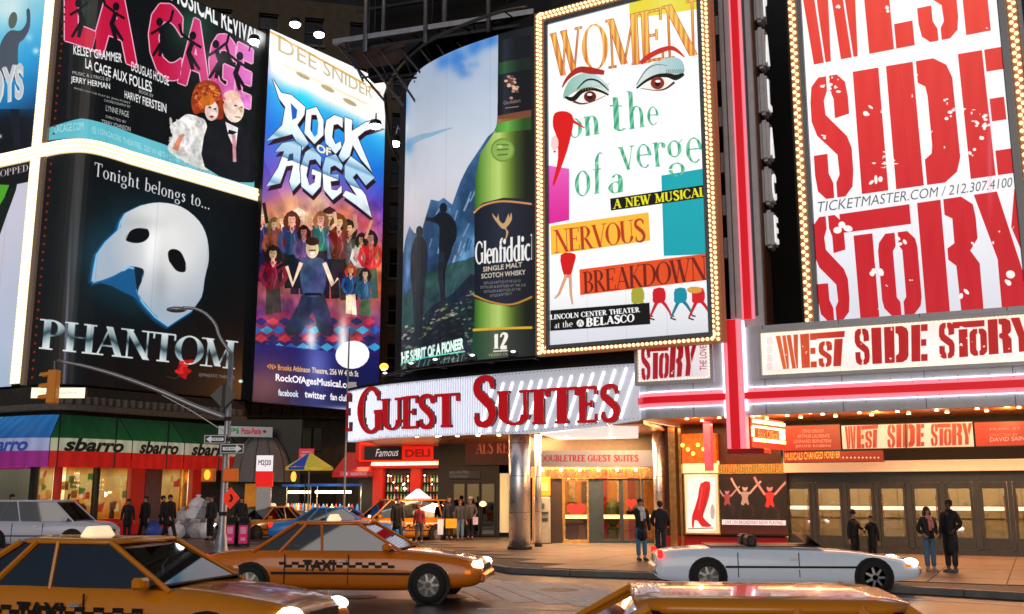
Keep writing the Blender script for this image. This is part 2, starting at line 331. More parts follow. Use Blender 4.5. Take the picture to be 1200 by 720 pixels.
def sans_edges(txt, bold=0, shear=0):
    key = (txt, bold, shear)
    if key in _TC: return _TC[key]
    cu = bpy.data.curves.new('t', 'FONT'); cu.body = txt; cu.offset = bold; cu.shear = shear; cu.resolution_u = 3
    o = bpy.data.objects.new('t', cu); sc.collection.objects.link(o); dg = bpy.context.evaluated_depsgraph_get(); dg.update()
    me = bpy.data.meshes.new_from_object(o.evaluated_get(dg)); cnt = {}
    for p in me.polygons:
        vs = list(p.vertices)
        for i in range(len(vs)):
            e = tuple(sorted((vs[i], vs[(i + 1) % len(vs)]))); cnt[e] = cnt.get(e, 0) + 1
    co = np.array([v.co[:2] for v in me.vertices]).reshape(-1, 2); E = np.array([e for e, c in cnt.items() if c == 1])
    bpy.data.objects.remove(o); bpy.data.curves.remove(cu); bpy.data.meshes.remove(me)
    mn = co.min(0); mx = co.max(0); co = (co - mn) / (mx - mn); seg = co[E]; asp = (mx - mn)[0] / (mx - mn)[1]
    _TC[key] = (seg, asp); return _TC[key]
def homog(q):      # unit square (0,0 bottom left) -> quad given as TL, TR, BR, BL
    TL, TR, BR, BL = [np.array(p, float) for p in q]; src = [(0, 1), (1, 1), (1, 0), (0, 0)]; dst = [TL, TR, BR, BL]; A = []; B = []
    for (x, y), (X, Y) in zip(src, dst):
        A += [[x, y, 1, 0, 0, 0, -X * x, -X * y], [0, 0, 0, x, y, 1, -Y * x, -Y * y]]; B += [X, Y]
    h = np.append(np.linalg.solve(np.array(A), np.array(B)), 1).reshape(3, 3)
    def f(P):
        P = np.asarray(P, float); S = P.shape; P = P.reshape(-1, 2); q = np.c_[P, np.ones(len(P))] @ h.T; return (q[:, :2] / q[:, 2:]).reshape(S)
    return f
def C3(c): return np.array([int(c[i:i + 2], 16) / 255 for i in (0, 2, 4)]) if isinstance(c, str) else np.array(c, float)
class Art:
    SS = 3
    def __init__(s, W, H, col='000000', xf=None):
        s.W, s.H = int(W), int(H); s.a = np.ones((s.H, s.W, 3)) * C3(col); s.xf = xf or (lambda P: np.asarray(P, float))
        s.U, s.V = np.meshgrid((np.arange(s.W) + .5) / s.W, (np.arange(s.H) + .5) / s.H)
        if hasattr(s.xf, 'inv'): s.PX, s.PY = s.xf.inv(s.U, s.V)
    def cover(s, seglist):   # list of (n,2,2) arrays in pixel units; each filled even-odd, union of all
        S = s.SS; cov = None; allp = np.concatenate([g.reshape(-1, 2) for g in seglist])
        x0 = int(max(0, math.floor(allp[:, 0].min()))); x1 = int(min(s.W, math.ceil(allp[:, 0].max()) + 1)); y0 = int(max(0, math.floor(allp[:, 1].min()))); y1 = int(min(s.H, math.ceil(allp[:, 1].max()) + 1))
        if x1 <= x0 or y1 <= y0: return None
        w_, h_ = (x1 - x0) * S, (y1 - y0) * S; tot = np.zeros((h_, w_), bool)
        for g in seglist:
            m = np.zeros((h_, w_ + 1), np.int32); q = (g - np.array((x0, y0))) * S
            for (ax, ay), (bx, by) in q:
                if ay == by: continue
                if ay > by: ax, ay, bx, by = bx, by, ax, ay
                r0 = max(0, math.ceil(ay - .5)); r1 = min(h_, math.ceil(by - .5))
                if r1 <= r0: continue
                rr = np.arange(r0, r1); xs = ax + (rr + .5 - ay) * (bx - ax) / (by - ay)
                m[rr, np.clip(np.ceil(xs - .5), 0, w_).astype(int)] += 1
            tot |= (np.cumsum(m[:, :w_], axis=1) % 2).astype(bool)
        return x0, x1, y0, y1, tot.reshape(y1 - y0, S, x1 - x0, S).mean((1, 3))
    def _segs(s, loops):
        out = []
        for q in loops:
            if isinstance(q, tuple) and q[0] == 'ring':
                gs = [s._seg1(q[1]), s._seg1(q[2])]; out.append(np.concatenate(gs))
            elif isinstance(q, np.ndarray) and q.ndim == 3: out.append(s.P(q))
            else: out.append(s._seg1(q))
        return out
    def P(s, q): return s.xf(q) * np.array((s.W, s.H))
    def _seg1(s, q): p = s.P(np.array(q, float)); return np.stack([p, np.roll(p, -1, 0)], 1)
    def paint(s, c, col, alpha=1):
        if c is None: return
        x0, x1, y0, y1, m = c; m = m[..., None] * alpha; sub = s.a[y0:y1, x0:x1]
        cc = col(s.PX[y0:y1, x0:x1], s.PY[y0:y1, x0:x1]) if callable(col) else C3(col)
        s.a[y0:y1, x0:x1] = sub * (1 - m) + cc * m
    def poly(s, pts, col, alpha=1, smooth=0, outline=None, ow=1):
        if smooth: pts = [tuple(q) for q in catmull(pts, smooth, True)]
        if outline is not None: s.line(list(pts) + [pts[0]], ow, outline)
        s.paint(s.cover(s._segs([pts])), col, alpha)
    def line(s, pts, wd, col, alpha=1, smooth=0):
        if smooth: pts = [tuple(q) for q in catmull(pts, smooth)]
        ws = wd if isinstance(wd, (list, tuple)) else [wd] * len(pts)
        if len(ws) != len(pts): ws = list(np.interp(np.linspace(0, 1, len(pts)), np.linspace(0, 1, len(ws)), ws))
        s.paint(s.cover(s._segs([ribbon(pts, ws)])), col, alpha)
    def ell(s, x, y, rx, ry, col, alpha=1, rot=0):
        c, n = math.cos(R(rot)), math.sin(R(rot)); s.poly([(x + rx * math.cos(t) * c - ry * math.sin(t) * n, y + rx * math.cos(t) * n + ry * math.sin(t) * c) for t in np.linspace(0, 2 * math.pi, 20)[:-1]], col, alpha)
    def glow(s, x, y, r, col, alpha=1, ry=None, power=2):
        d = ((s.PX - x) / r) ** 2 + ((s.PY - y) / (ry or r)) ** 2; m = np.exp(-d * power)[..., None] * alpha; s.a = s.a * (1 - m) + C3(col) * m
    def fill(s, fn): s.a = fn(s.PX, s.PY)
    def text(s, txt, quad, col, font='sans', bold=0, shear=0, alpha=1, outline=None, ow=1, gap=.06, **k):
        f = homog(quad)
        if font == 'sans':
            g, asp = sans_edges(txt, bold, shear); loops = [f(g)]
        else:
            W, ws = word_polys(txt, font, gap, **k); loops = []
            for ch, g in ws:
                for q in g:
                    loops.append(('ring', f(q[1]), f(q[2])) if isinstance(q, tuple) and q[0] == 'ring' else f(np.array(q)))
        if outline is not None:
            for q in loops:
                L = q if (isinstance(q, np.ndarray) and q.ndim == 3) else None
                if L is not None:
                    for a, b in L:
                        s.paint(s.cover(s._segs([ribbon([a, b], [ow, ow])])), outline)
                elif not isinstance(q, tuple):
                    c = [tuple(p) for p in q]; s.line(c + [c[0]], ow, outline)
        s.paint(s.cover(s._segs(loops)), col, alpha)
    def noise(s, amt, sc_=8):
        h = rng.rand(sc_, max(2, int(sc_ * s.W / s.H))); yi = np.linspace(0, h.shape[0] - 1, s.H); xi = np.linspace(0, h.shape[1] - 1, s.W)
        y0 = np.floor(yi).astype(int); x0 = np.floor(xi).astype(int); y1 = np.minimum(y0 + 1, h.shape[0] - 1); x1 = np.minimum(x0 + 1, h.shape[1] - 1); fy = (yi - y0)[:, None]; fx = (xi - x0)[None]
        fy = fy * fy * (3 - 2 * fy); fx = fx * fx * (3 - 2 * fx)
        return (h[y0][:, x0] * (1 - fy) * (1 - fx) + h[y1][:, x0] * fy * (1 - fx) + h[y0][:, x1] * (1 - fy) * fx + h[y1][:, x1] * fy * fx) * amt
    def fbm(s, b=4, oct=5):
        t = 0; a = .5
        for i in range(oct): t = t + s.noise(a, b * 2 ** i); a *= .5
        return t
    def grain(s, amt=.02, seams=3):
        for k in range(1, seams + 1): s.a *= 1 - .10 * np.exp(-((s.U - k / (seams + 1)) * s.W / 1.1) ** 2)[..., None]
        s.a = s.a * (.955 + .10 * s.fbm(3, 3)[..., None]); s.a = s.a + (s.fbm(6, 5)[..., None] - .45) * amt * 4 + (rng.rand(s.H, s.W, 1) - .5) * amt
    def mottle(s, x0, x1, y0, y1, amt, sat=.12):
        m = 1 / (1 + np.exp(-np.clip(np.minimum(np.minimum(s.PX - x0, x1 - s.PX), np.minimum(s.PY - y0, y1 - s.PY)) / 5, -30, 30)))[..., None]; n = s.fbm(34, 4)[..., None] - .47; cn = np.stack([s.fbm(24, 3) - .44 for _ in range(3)], -1); s.a = s.a * (1 - m) + m * (s.a * (1 + amt * 3.2 * n) + cn * sat * 2.4)
    def image(s, name):
        im = bpy.data.images.new(name, s.W, s.H); px = np.ones((s.H, s.W, 4), np.float32); px[..., :3] = np.clip(s.a, 0, 1)
        im.pixels.foreach_set(px.ravel()); im.update(); im.pack(); return im
def mix(a, b, t): t = np.clip(t, 0, 1)[..., None]; return C3(a) * (1 - t) + C3(b) * t
def ramp(t, stops):
    xs = [q[0] for q in stops]; cs = np.array([C3(q[1]) for q in stops]); return np.stack([np.interp(t, xs, cs[:, i]) for i in range(3)], -1)
class PanelXF:     # picture point -> (u,v) on a standing panel that follows a plan path, by sight line
    def __init__(s, path, z0, z1):
        s.p = np.array(path, float); s.z0, s.z1 = z0, z1; d = np.hypot(*(s.p[1:] - s.p[:-1]).T); s.L = np.r_[0, np.cumsum(d)]; s.len = s.L[-1]
        t = math.tan(TILT); c, sn = math.cos(TILT), math.sin(TILT); s.c, s.s = c, sn
        s.ang = np.arctan2(s.p[:, 0], s.p[:, 1])
    def __call__(s, P):
        P = np.asarray(P, float); S = P.shape; P = P.reshape(-1, 2)
        x = (P[:, 0] - 600) / FPX; y = (360 - P[:, 1]) / FPX; dy = s.c - y * s.s; dz = s.s + y * s.c; q = x / dy
        # find the segment whose ends enclose the ratio x/y
        r = s.p[:, 0] / s.p[:, 1]; k = np.clip(np.searchsorted(r, q) - 1, 0, len(r) - 2)
        a = s.p[k]; b = s.p[k + 1]; den = (b[:, 0] - a[:, 0]) - q * (b[:, 1] - a[:, 1]); t = (q * a[:, 1] - a[:, 0]) / den
        Y = a[:, 1] + t * (b[:, 1] - a[:, 1]); L = s.L[k] + t * (s.L[k + 1] - s.L[k]); Z = EYE + dz / dy * Y
        return np.stack([L / s.len, (Z - s.z0) / (s.z1 - s.z0)], -1).reshape(S)
    def inv(s, U, V):
        L = U * s.len; X = np.interp(L, s.L, s.p[:, 0]); Y = np.interp(L, s.L, s.p[:, 1]); Z = s.z0 + V * (s.z1 - s.z0) - EYE
        f = Y * s.c + Z * s.s; return 600 + FPX * X / f, 360 - FPX * (-Y * s.s + Z * s.c) / f
def seg_path(fr, x0, x1, off=0): return [tuple(fr.w(x0, off, 0))[:2], tuple(fr.w(x1, off, 0))[:2]]
def panel(mb_path, z0, z1, name, m, parent, thick=.18, M=None):
    # textured face plus returns; path in world plan coordinates, parent assumed at identity or inverse-applied by caller
    N = norms(mb_path); p = np.array(mb_path); L = np.r_[0, np.cumsum(np.hypot(*(p[1:] - p[:-1]).T))]; L = L / L[-1]; mb = MB()
    for i in range(len(p) - 1):
        a, b = p[i], p[i + 1]; mb.add([(a[0], a[1], z0), (b[0], b[1], z0), (b[0], b[1], z1), (a[0], a[1], z1)], [(0, 1, 2, 3)], [[(L[i], 0), (L[i + 1], 0), (L[i + 1], 1), (L[i], 1)]])
    o = mb.build(name, m, parent); return o
# ------------------------------------------------------------ plan of the place
def zat(path, px, py): return PanelXF(path, 0, 1)(np.array((px, py), float))[1]
def subpath(path, pa, pb, py=560.):     # part of a path between two sight lines
    X = PanelXF(path, 0, 1); P = np.array(path); out = []
    def pt(px):
        L = X(np.array((px, py)))[0] * X.len; k = int(np.clip(np.searchsorted(X.L, L) - 1, 0, len(P) - 2)); q = P[k] + (P[k + 1] - P[k]) * (L - X.L[k]) / (X.L[k + 1] - X.L[k]); return (float(q[0]), float(q[1])), L
    a, la = pt(pa); b, lb = pt(pb); return [a] + [tuple(p) for p, l in zip(P, X.L) if la + .02 < l < lb - .02] + [b]
dA = Vector((.58, .81)).normalized()
WEST = [(-30.5, 48.3)] + smoothpath([(-24.2, 44.95), (-22.2, 43.95), (-20.9, 43.22), (-20.0, 42.85), (-19.1, 42.8), (-18.4, 43.35), (-17.7, 44.4)], 4) + [(-13.35, 50.2)]
FT = Frame((11.86, 31.79), (.888, -.460))          # theatre front: door plane y=0, marquee face y=-4.55
MQ = -4.6
wh = mat('white_bulb', 'FFF3D8', em='FFE9C0', es=3.0, var=0, samp='NONE')
wm = mat('warm_bulb', 'FFE2B0', em='FFD9A0', es=2.6, var=0, samp='NONE')
dim = mat('amber_bulb', 'FFE0B0', em='FFDDA8', es=1.7, var=0, samp='NONE')
steel = mat('dark_steel', (.035, .037, .042), .5, .6); black = mat('black_metal', (.012, .012, .014), .5, .3)
grey = mat('grey_steel', (.22, .23, .25), .42, .7, bump=.05)
alu = mat('brushed_aluminium', (.62, .63, .70), .36, .12, var=.1, scale=3, bump=.04)
bulbbed = mat('bulb_tray', 'A87858', .5, .3, em='A86440', es=.25)
litbed = mat('lit_bulb_tray', 'F4E2C0', .5, 0, em='F6DDB0', es=.8)
def bulbs_on(path, zs, step, r, off, m, parent, name='bulb_row', vert=None):
    """rows of round bulbs along a plan path at heights zs, or columns at path points vert"""
    mb = MB(); P = np.array(path); N = np.array(norms(path)); L = np.r_[0, np.cumsum(np.hypot(*(P[1:] - P[:-1]).T))]
    def at(l): return np.interp(l, L, P[:, 0]) + np.interp(l, L, N[:, 0]) * off, np.interp(l, L, P[:, 1]) + np.interp(l, L, N[:, 1]) * off
    if vert:
        for l, z0, z1, odd in vert:
            n = int((z1 - z0) / step)
            for i in range(n + 1):
                x, y = at(l + (odd if i % 2 else -odd)); mb.ball((x, y, z0 + (z1 - z0) * i / n), r, 6, 4)
    for k, z in enumerate(zs or []):
        n = int(L[-1] / step)
        for i in range(n + 1):
            x, y = at(min(L[-1], (i + .5 * (k % 2)) * step)); mb.ball((x, y, z), r, 6, 4)
    return mb.build(name, m, parent, kind='stuff')
def board(name, label, path, z0, z1, art, texw, es, bg='101014', back=.35, group=None, base=.25, face='printed_face', rough=.4):
    t = thing(name, label, 'billboard', group=group); xf = PanelXF(path, z0, z1)
    tw = texw; th = int(texw * (z1 - z0) / xf.len); A = Art(tw, th, bg, xf); art(A)
    panel(path, z0, z1, face, artmat(name + '_print', A.image(name + '_print'), es, base, rough), t)
    MB().band(path, -back, -.012, z0 - .04, z1 + .04).build('backing_box', black, t)
    return t
def lines(A, rows, col, **k):
    for s_, q in rows: A.text(s_, q, col, **k)
def q4(x0, y0, x1, y1, h0, h1=None):      # text quad from baseline start to end with heights
    h1 = h0 if h1 is None else h1; return [(x0, y0 - h0), (x1, y1 - h1), (x1, y1), (x0, y0)]
def fig(A, x, y, h, skin='E8B090', hair='3A2418', top='8A2030', leg='202038', arms=0, w=1.0):   # small painted figure, feet at y
    r = h * .058; hy = y - h * .925; sh = [max(0, v - .14) for v in C3(top)]
    A.line([(x - .05 * h * w, y), (x - .04 * h * w, y - h * .48)], .1 * h * w, leg); A.line([(x + .07 * h * w, y), (x + .04 * h * w, y - h * .48)], .1 * h * w, leg)
    A.poly([(x - .115 * h * w, y - h * .81), (x + .115 * h * w, y - h * .81), (x + .10 * h * w, y - h * .7), (x + .06 * h * w, y - h * .6), (x + .10 * h * w, y - h * .46), (x - .10 * h * w, y - h * .46), (x - .06 * h * w, y - h * .6), (x - .10 * h * w, y - h * .7)], top, smooth=3)
    A.line([(x - .03 * h, y - .81 * h), (x, y - .74 * h), (x + .03 * h, y - .81 * h)], .03 * h, skin)
    A.poly([(x - .13 * h * w, y - h * .8), (x - .02 * h, y - h * .8), (x - .04 * h, y - h * .46), (x - .1 * h * w, y - h * .46)], sh, .6, smooth=3); A.line([(x + .02 * h, y - .78 * h), (x + .05 * h, y - .6 * h), (x + .01 * h, y - .47 * h)], .016 * h, [min(1, v + .25) for v in C3(top)], .6)
    A.line([(x - r * 1.1, hy + r * 2.4), (x - r * 1.4, hy + r * .6), (x, hy - r * 1.2), (x + r * 1.4, hy + r * .6), (x + r * 1.1, hy + r * 2.6)], [r * .5, r * 1.3, r * 1.5, r * 1.3, r * .5], hair, 1, 3)
    A.line([(x, hy + r * .5), (x, hy + r * 2)], r * .8, skin); A.ell(x, hy + r * .2, r * .86 * w, r * 1.2, skin); A.ell(x - r * .35, hy + r * .35, r * .5, r * .9, [v * .82 for v in C3(skin)], .55); A.ell(x, hy - r * .95, r * .9, r * .5, hair)
    A.line([(x - r * .55, hy + r * .02), (x - r * .15, hy + r * .05)], r * .16, '402018', .8); A.line([(x + r * .15, hy + r * .05), (x + r * .55, hy + r * .02)], r * .16, '402018', .8); A.line([(x - r * .28, hy + r * .85), (x + r * .28, hy + r * .82)], r * .14, '903830', .8)
    for i in range(5): A.ell(x + rng.randn() * .06 * h * w, y - h * (.45 + .33 * rng.rand()), .02 * h, .01 * h, [min(1, v + .3 * (rng.rand() - .4)) for v in C3(top)], .6)
    for sx in (-1, 1):
        if arms == 1: A.line([(x + sx * .13 * h, y - h * .76), (x + sx * .22 * h, y - h * .85), (x + sx * .2 * h, y - h * 1.02)], .05 * h, skin)
        else: A.line([(x + sx * .13 * h * w, y - h * .76), (x + sx * .17 * h * w, y - h * .6), (x + sx * .1 * h * w, y - h * .48)], .055 * h, top if arms == 0 else skin)
# ---- west corner, upper right: red title over black
def art_cage(A):
    A.fill(lambda X, Y: mix('070708', '101210', (X - 60) / 240)); A.glow(225, 32, 34, '2A5A40', .8); A.glow(90, 10, 26, '3A5A48', .7); A.glow(265, 60, 30, '181818', .8)
    A.line([(88, -40), (80, 140)], 5, '2A2C30', .5)
    A.text('BEST MUSICAL REVIVAL', q4(163, -20, 303, 57, 30, 25), 'F2F2F2', bold=.02)
    A.glow(303, 44, 16, 'FFFFFF', .95)
    q = [(76, -62), (297, 58), (293, 129), (76, 49)]
    def pk(X, Y): return mix('C0103C', 'E078C8', (X - 190) / 100)
    A.text('LA CAGE', q, pk, bold=.045, outline='F8B0D0', ow=2.6); A.text('LA CAGE', q, pk, bold=.03)
    for x, y, s_ in ((92, 36, 1), (136, 40, -1), (187, 58, 1), (226, 74, -1), (253, 84, 1), (281, 98, -1)):   # dancers in front of the letters
        h = 46; d = '120A10'
        A.line([(x, y + 8), (x + 5 * s_, y - 12), (x, y - 26)], [4, 6, 5], d); A.ell(x, y - 32, 4, 5, d)
        A.line([(x, y - 24), (x + 13 * s_, y - 34), (x + 16 * s_, y - 46)], 3, d); A.line([(x, y - 24), (x - 10 * s_, y - 18)], 3, d); A.line([(x + 5 * s_, y - 12), (x - 8 * s_, y + 8)], [5, 3], d)
    lines(A, [('KELSEY GRAMMER', q4(86, 64, 143, 74, 11, 11)), ('DOUGLAS HODGE', q4(154, 83, 198, 101, 11)), ('LA CAGE AUX FOLLES', q4(100, 80, 178, 109, 12, 13)), ('JERRY HERMAN', q4(83, 98, 129, 107, 9)), ('HARVEY FIERSTEIN', q4(146, 115, 195, 133, 9, 11))], 'F4F4F4', bold=.02)
    lines(A, [('MUSIC & LYRICS BY', q4(85, 87, 130, 96, 4)), ('BOOK BY', q4(163, 109, 180, 115, 4)), ('BASED ON THE PLAY BY JEAN POIRET', q4(87, 105, 153, 123, 3)), ('CHOREOGRAPHY BY', q4(122, 119, 153, 127, 3)), ('LYNNE PAGE', q4(124, 130, 151, 138, 7)), ('DIRECTED BY', q4(124, 138, 148, 145, 3)), ('TERRY JOHNSON', q4(119, 147, 153, 156, 7))], 'C8C8C8', bold=.01)
    A.poly([(50, 150), (57, 150), (75, 144), (95, 139), (112, 142), (200, 172), (298, 208), (298, 234), (200, 196), (112, 166), (95, 163), (57, 165), (50, 168)], lambda X, Y: mix('58B8C8', '6CC0CC', (X - 60) / 200))
    A.text('LACAGE.COM', q4(64, 156, 98, 152, 9), 'B8DCE4'); A.text('@ LONGACRE THEATRE, 220 W 48TH ST  TELECHARGE.COM / 212.239.6200', q4(108, 156, 284, 221, 9), 'B0D8E0')
    A.poly([(198, 178), (203, 160), (199, 148), (210, 140), (219, 134), (232, 137), (242, 145), (244, 180), (242, 200)], 'E4E2DE', smooth=4)
    for i in range(60):
        a = rng.rand(); A.ell(200 + 40 * rng.rand(), 140 + 48 * rng.rand(), 3 + 2 * rng.rand(), 1.6, ['FFFFFF', 'C8C4C0', 'F2EEE8'][i % 3], .8, 120 * rng.rand())
    A.line([(205, 176), (212, 160), (216, 158)], [7, 5, 3], 'E09070')
    A.poly([(224, 118), (230, 100), (243, 94), (256, 100), (261, 116), (262, 136), (256, 142), (238, 132), (228, 134)], '9A3814', smooth=4)
    for i in range(110): r_ = 15 * rng.rand() ** .5; a_ = 6.28 * rng.rand(); A.ell(242 + r_ * math.cos(a_), 114 + r_ * math.sin(a_) * 1.05, 2.6, 1.2, ['B84818', 'D86820', '7A240E', 'F09848', 'C85A1C'][i % 5], .85, 180 * rng.rand())
    A.ell(248, 130, 8, 12, 'F4D8D0'); A.ell(243, 118, 9, 6, 'D06A20'); A.ell(246, 126, 1.6, 1, '302020'); A.ell(252, 128, 1.6, 1, '302020'); A.ell(248, 137, 2.6, 1.3, 'B02030')
    A.poly([(243, 148), (262, 140), (282, 146), (297, 168), (297, 214), (240, 196)], '15151B', smooth=3); A.poly([(264, 143), (279, 150), (276, 178), (268, 160)], 'E8E4E6'); A.poly([(268, 152), (278, 155), (273, 158), (267, 157)], '101010'); A.line([(274, 158), (275, 190)], 4, 'D09098')
    A.ell(274, 127, 12, 17, 'F4D4C4', rot=-8); A.ell(272, 112, 10, 6, 'F0C0A8'); A.ell(264, 124, 2.5, 4, 'E0A890'); A.ell(276, 124, 1.8, 1, '604030'); A.ell(283, 126, 1.4, 1, '604030'); A.line([(275, 137), (282, 138)], 1.4, 'B05048'); A.line([(280, 126), (283, 132)], 1.2, 'D09880'); A.mottle(195, 304, 96, 206, .16, .03)
    A.grain(.012)
# ---- west corner, lower right: white half mask
def art_mask(A):
    def bg(X, Y):
        t = np.exp(-(((X - 165) / 85) ** 2 + ((Y - 300) / 80) ** 2) * 1.1); c = ramp(t, [(0, '08090B'), (.35, '0A1418'), (.7, '10303C'), (1, '1C5068')])
        n = A.fbm(5, 4)[..., None]; c = c * (.72 + .6 * n); s_ = np.exp(-((X - (91 - (Y - 200) * .03)) / 4.5) ** 2)[..., None]; s2 = np.exp(-((X - (86 - (Y - 200) * .045)) / 1.6) ** 2)[..., None] * np.clip((Y - 230) / 150, 0, 1)[..., None]
        return c + s_ * .10 + s2 * np.array((.34, .32, .42))  # pale streaks paint the highlight of the rounded corner
    A.fill(bg); P = [(262, 360), (268, 320), (275, 283), (300, 248), (335, 215), (342, 190), (355, 168), (400, 146), (450, 138), (510, 150), (560, 190), (583, 240), (587, 300), (576, 350), (568, 400), (540, 440), (505, 462), (475, 483), (440, 458), (410, 425), (392, 400), (388, 385), (402, 350), (402, 325), (365, 318), (345, 330), (310, 348)]
    M = [(x / 2.4, y / 2.4 + 180) for x, y in P]
    for k, (c, a) in enumerate((('1C5A9C', .35), ('2A78C0', .45), ('80D0FF', .95))):
        g = [(x - (3 - k) * 1.2, y + (3 - k) * 1.0) for x, y in M]; A.line(g + [g[0]], 6 - 1.9 * k, c, a)
    A.poly([(111, 330), (140, 318), (158, 318), (160, 342), (165, 352), (150, 345), (130, 335)], '1A5C92', .9)
    A.poly([(157, 312), (168, 312), (165, 340), (161, 344)], '10202C')
    def mk(X, Y):
        s_ = np.clip((X - 130) / 110, 0, 1); d = np.sqrt(((X - 200) / 48) ** 2 + ((Y - 270) / 62) ** 2); c = ramp(d, [(0, 'F0F0EE'), (.7, 'E0E2E2'), (1.1, 'C6CCD2'), (1.6, 'A8B8C8')])
        ridge = np.exp(-((X - 178 + (Y - 290) * .1) / 9) ** 2 - ((Y - 290) / 34) ** 2)[..., None] * .10; sh = np.exp(-((X - 188) / 9) ** 2 - ((Y - 330) / 26) ** 2)[..., None] * .09
        return c + ridge - sh - .1 * np.exp(-((X - 170) / 24) ** 2 - ((Y - 262) / 10) ** 2)[..., None]
    A.poly(M, mk, smooth=3)
    A.poly([(147, 281), (152, 271), (161, 267), (172, 268), (175, 276), (169, 283), (158, 285)], '0A0C10', smooth=4); A.poly([(197, 296), (203, 292), (212, 296), (218, 310), (217, 319), (207, 318), (199, 308)], '0A0C10', smooth=4)
    A.line([(147, 281), (152, 271), (161, 267), (172, 268)], 1.2, 'E8E8E8', .8, 4); A.line([(218, 310), (217, 319), (207, 318), (199, 308)], 1.2, 'F0F0F0', .7, 4)
    A.text('Tonight belongs to...', [(111, 190), (247, 231), (246, 246), (110, 206)], 'E6E6E8', 'serif', Tk=.12, tk=.06, sf=.06)
    def met(X, Y): b = (Y - (372 + (X - 50) * .13)) / 37; return ramp(b + .06 * np.sin(X * .35), [(0, 'D8E0E0'), (.3, '8FA6AC'), (.48, '30444C'), (.6, '8098A0'), (.8, 'C8D4D4'), (1, 'E4EAEA')])
    A.text('PHANTOM', [(50, 374), (277, 400), (274, 433), (47, 409)], met, 'serif', Tk=.2, tk=.06, gap=.0)
    for i in range(26): A.ell(215 + 4.5 * rng.randn(), 432 + 4.5 * rng.randn(), 3.4, 2.2, ['B01018', 'D82028', '801014'][i % 3], 1, 180 * rng.rand())
    A.line([(213, 440), (205, 444), (195, 441)], 1, '28402A')
    A.text('@MAJESTIC THEATRE', q4(233, 442, 275, 446, 5), 'A8A8A8'); A.ell(282, 447, 2.6, 2, 'C0F0D8'); A.grain(.01)
# ---- west corner, far left faces
def art_boys(A):
    A.fill(lambda X, Y: np.where((Y > 128)[..., None], ramp((Y - 128) / 40, [(0, '12304A'), (.3, '0E1420'), (1, '0C0C12')]), ramp(Y / 130 + (X - 20) * .004, [(0, 'A8D8E0'), (.3, '58B4D8'), (.6, '2C98D0'), (.9, '1C6CA8'), (1.1, '123858')])) + A.fbm(4, 4)[..., None] * .12 - .05)
    A.glow(12, 10, 26, 'E0F0F0', .7); A.glow(42, 60, 5, 'D8F4FF', .8); A.glow(34, 44, 6, 'B8E4F4', .6)
    A.poly([(-4, 70), (2, 48), (12, 36), (24, 36), (31, 26), (31, 12), (35, 12), (35, 32), (28, 46), (22, 52), (21, 72), (22, 92), (-6, 92)], '4A5260', smooth=3); A.ell(15, 24, 5, 10, '5A6458', rot=10)
    A.poly([(12, 128), (22, 128), (24, 172), (16, 172)], '151A24')
    A.text('BOYS', q4(-26, 130, 28, 116, 44, 42), 'D8DCDC', bold=.06); A.text('BOYS', q4(-27, 129, 27, 115, 44, 42), 'BCC4C8', bold=.02); A.glow(0, 160, 3, 'FFFFFF', .8); A.grain(.012)
def art_pale(A):
    A.fill(lambda X, Y: mix('C6C4D4', 'A8B8D0', (Y - 250) / 200) + (A.fbm(3, 3)[..., None] - .45) * .04)
    A.poly([(-80, 190), (60, 160), (60, 207), (38, 212), (20, 216), (10, 230), (-80, 240)], '0A0A0A'); A.poly([(-80, 215), (-10, 216), (11, 217), (4, 234), (-6, 250), (-80, 300)], '48A020'); A.poly([(20, 216), (8, 252), (-10, 300), (-20, 300), (0, 240)], '101810', smooth=3)
    A.text('DROPPED D', q4(-14, 211, 44, 198, 8), 'C8B8C0', 'serif', Tk=.17); A.glow(-6, 300, 14, 'D8B8B8', .5); A.grain(.01)
W4 = lambda a, b: subpath(WEST, a, b, 400.)
ZTOP = zat(WEST, 299, 34); zmb = zat(WEST, 110, 181); zmt = zat(WEST, 110, 165); zb = zat(WEST, 110, 452)
upper = board('mask_billboard', 'black wraparound billboard with a white half mask under a line of serif words', W4(36, 294), zb, zmb - .03, art_mask, 620, .95)
board('title_billboard', 'upper corner billboard with magenta block letters and a couple in evening dress', W4(36, 295), zmt + .03, ZTOP, art_cage, 820, .95)
board('blue_billboard', 'blue billboard at the top left edge with a grey figure raising an arm', W4(-75, 22), zmt + .05, ZTOP, art_boys, 420, .95)
board('pale_billboard', 'pale lilac billboard with a black and green top at the left edge', W4(-75, 18), zb, zmb - .03, art_pale, 300, .95)
XW = PanelXF(WEST, 0, 1)
t = thing('bulb_border', 'glowing cross of cream bulb rows dividing the four corner billboards', 'sign lighting')
bp = W4(-75, 297)
MB().band(bp, -.1, .10, zmb, zmt).build('tray', litbed, t)
bulbs_on(bp, [zmb + .1, (zmb + zmt) / 2, zmt - .1], .17, .065, .12, wh, t)
lc = XW(np.array((24.5, 400.)))[0] * XW.len; lw = .42
MB().band(W4(18, 31), -.1, .095, zb + .1, zmb).band(W4(18, 31), -.1, .095, zmt, ZTOP).build('upright_tray', litbed, t)
MB().band(W4(31.3, 36), -.1, .14, zb, zmb - .02).band(W4(31.3, 36), -.1, .14, zmt + .02, ZTOP).build('side_rail', mat('tan_rail', '9A8878', .5, .4, em='8C7060', es=.25), t)
bulbs_on(WEST, None, .17, .065, .12, wh, t, 'bulb_column', [(lc - .22, zb + .15, zmb - .1, 0), (lc, zb + .2, zmb - .1, .03), (lc + .22, zb + .15, zmb - .1, 0), (lc - .22, zmt + .1, ZTOP, 0), (lc, zmt + .1, ZTOP, .03), (lc + .22, zmt + .1, ZTOP, 0)])
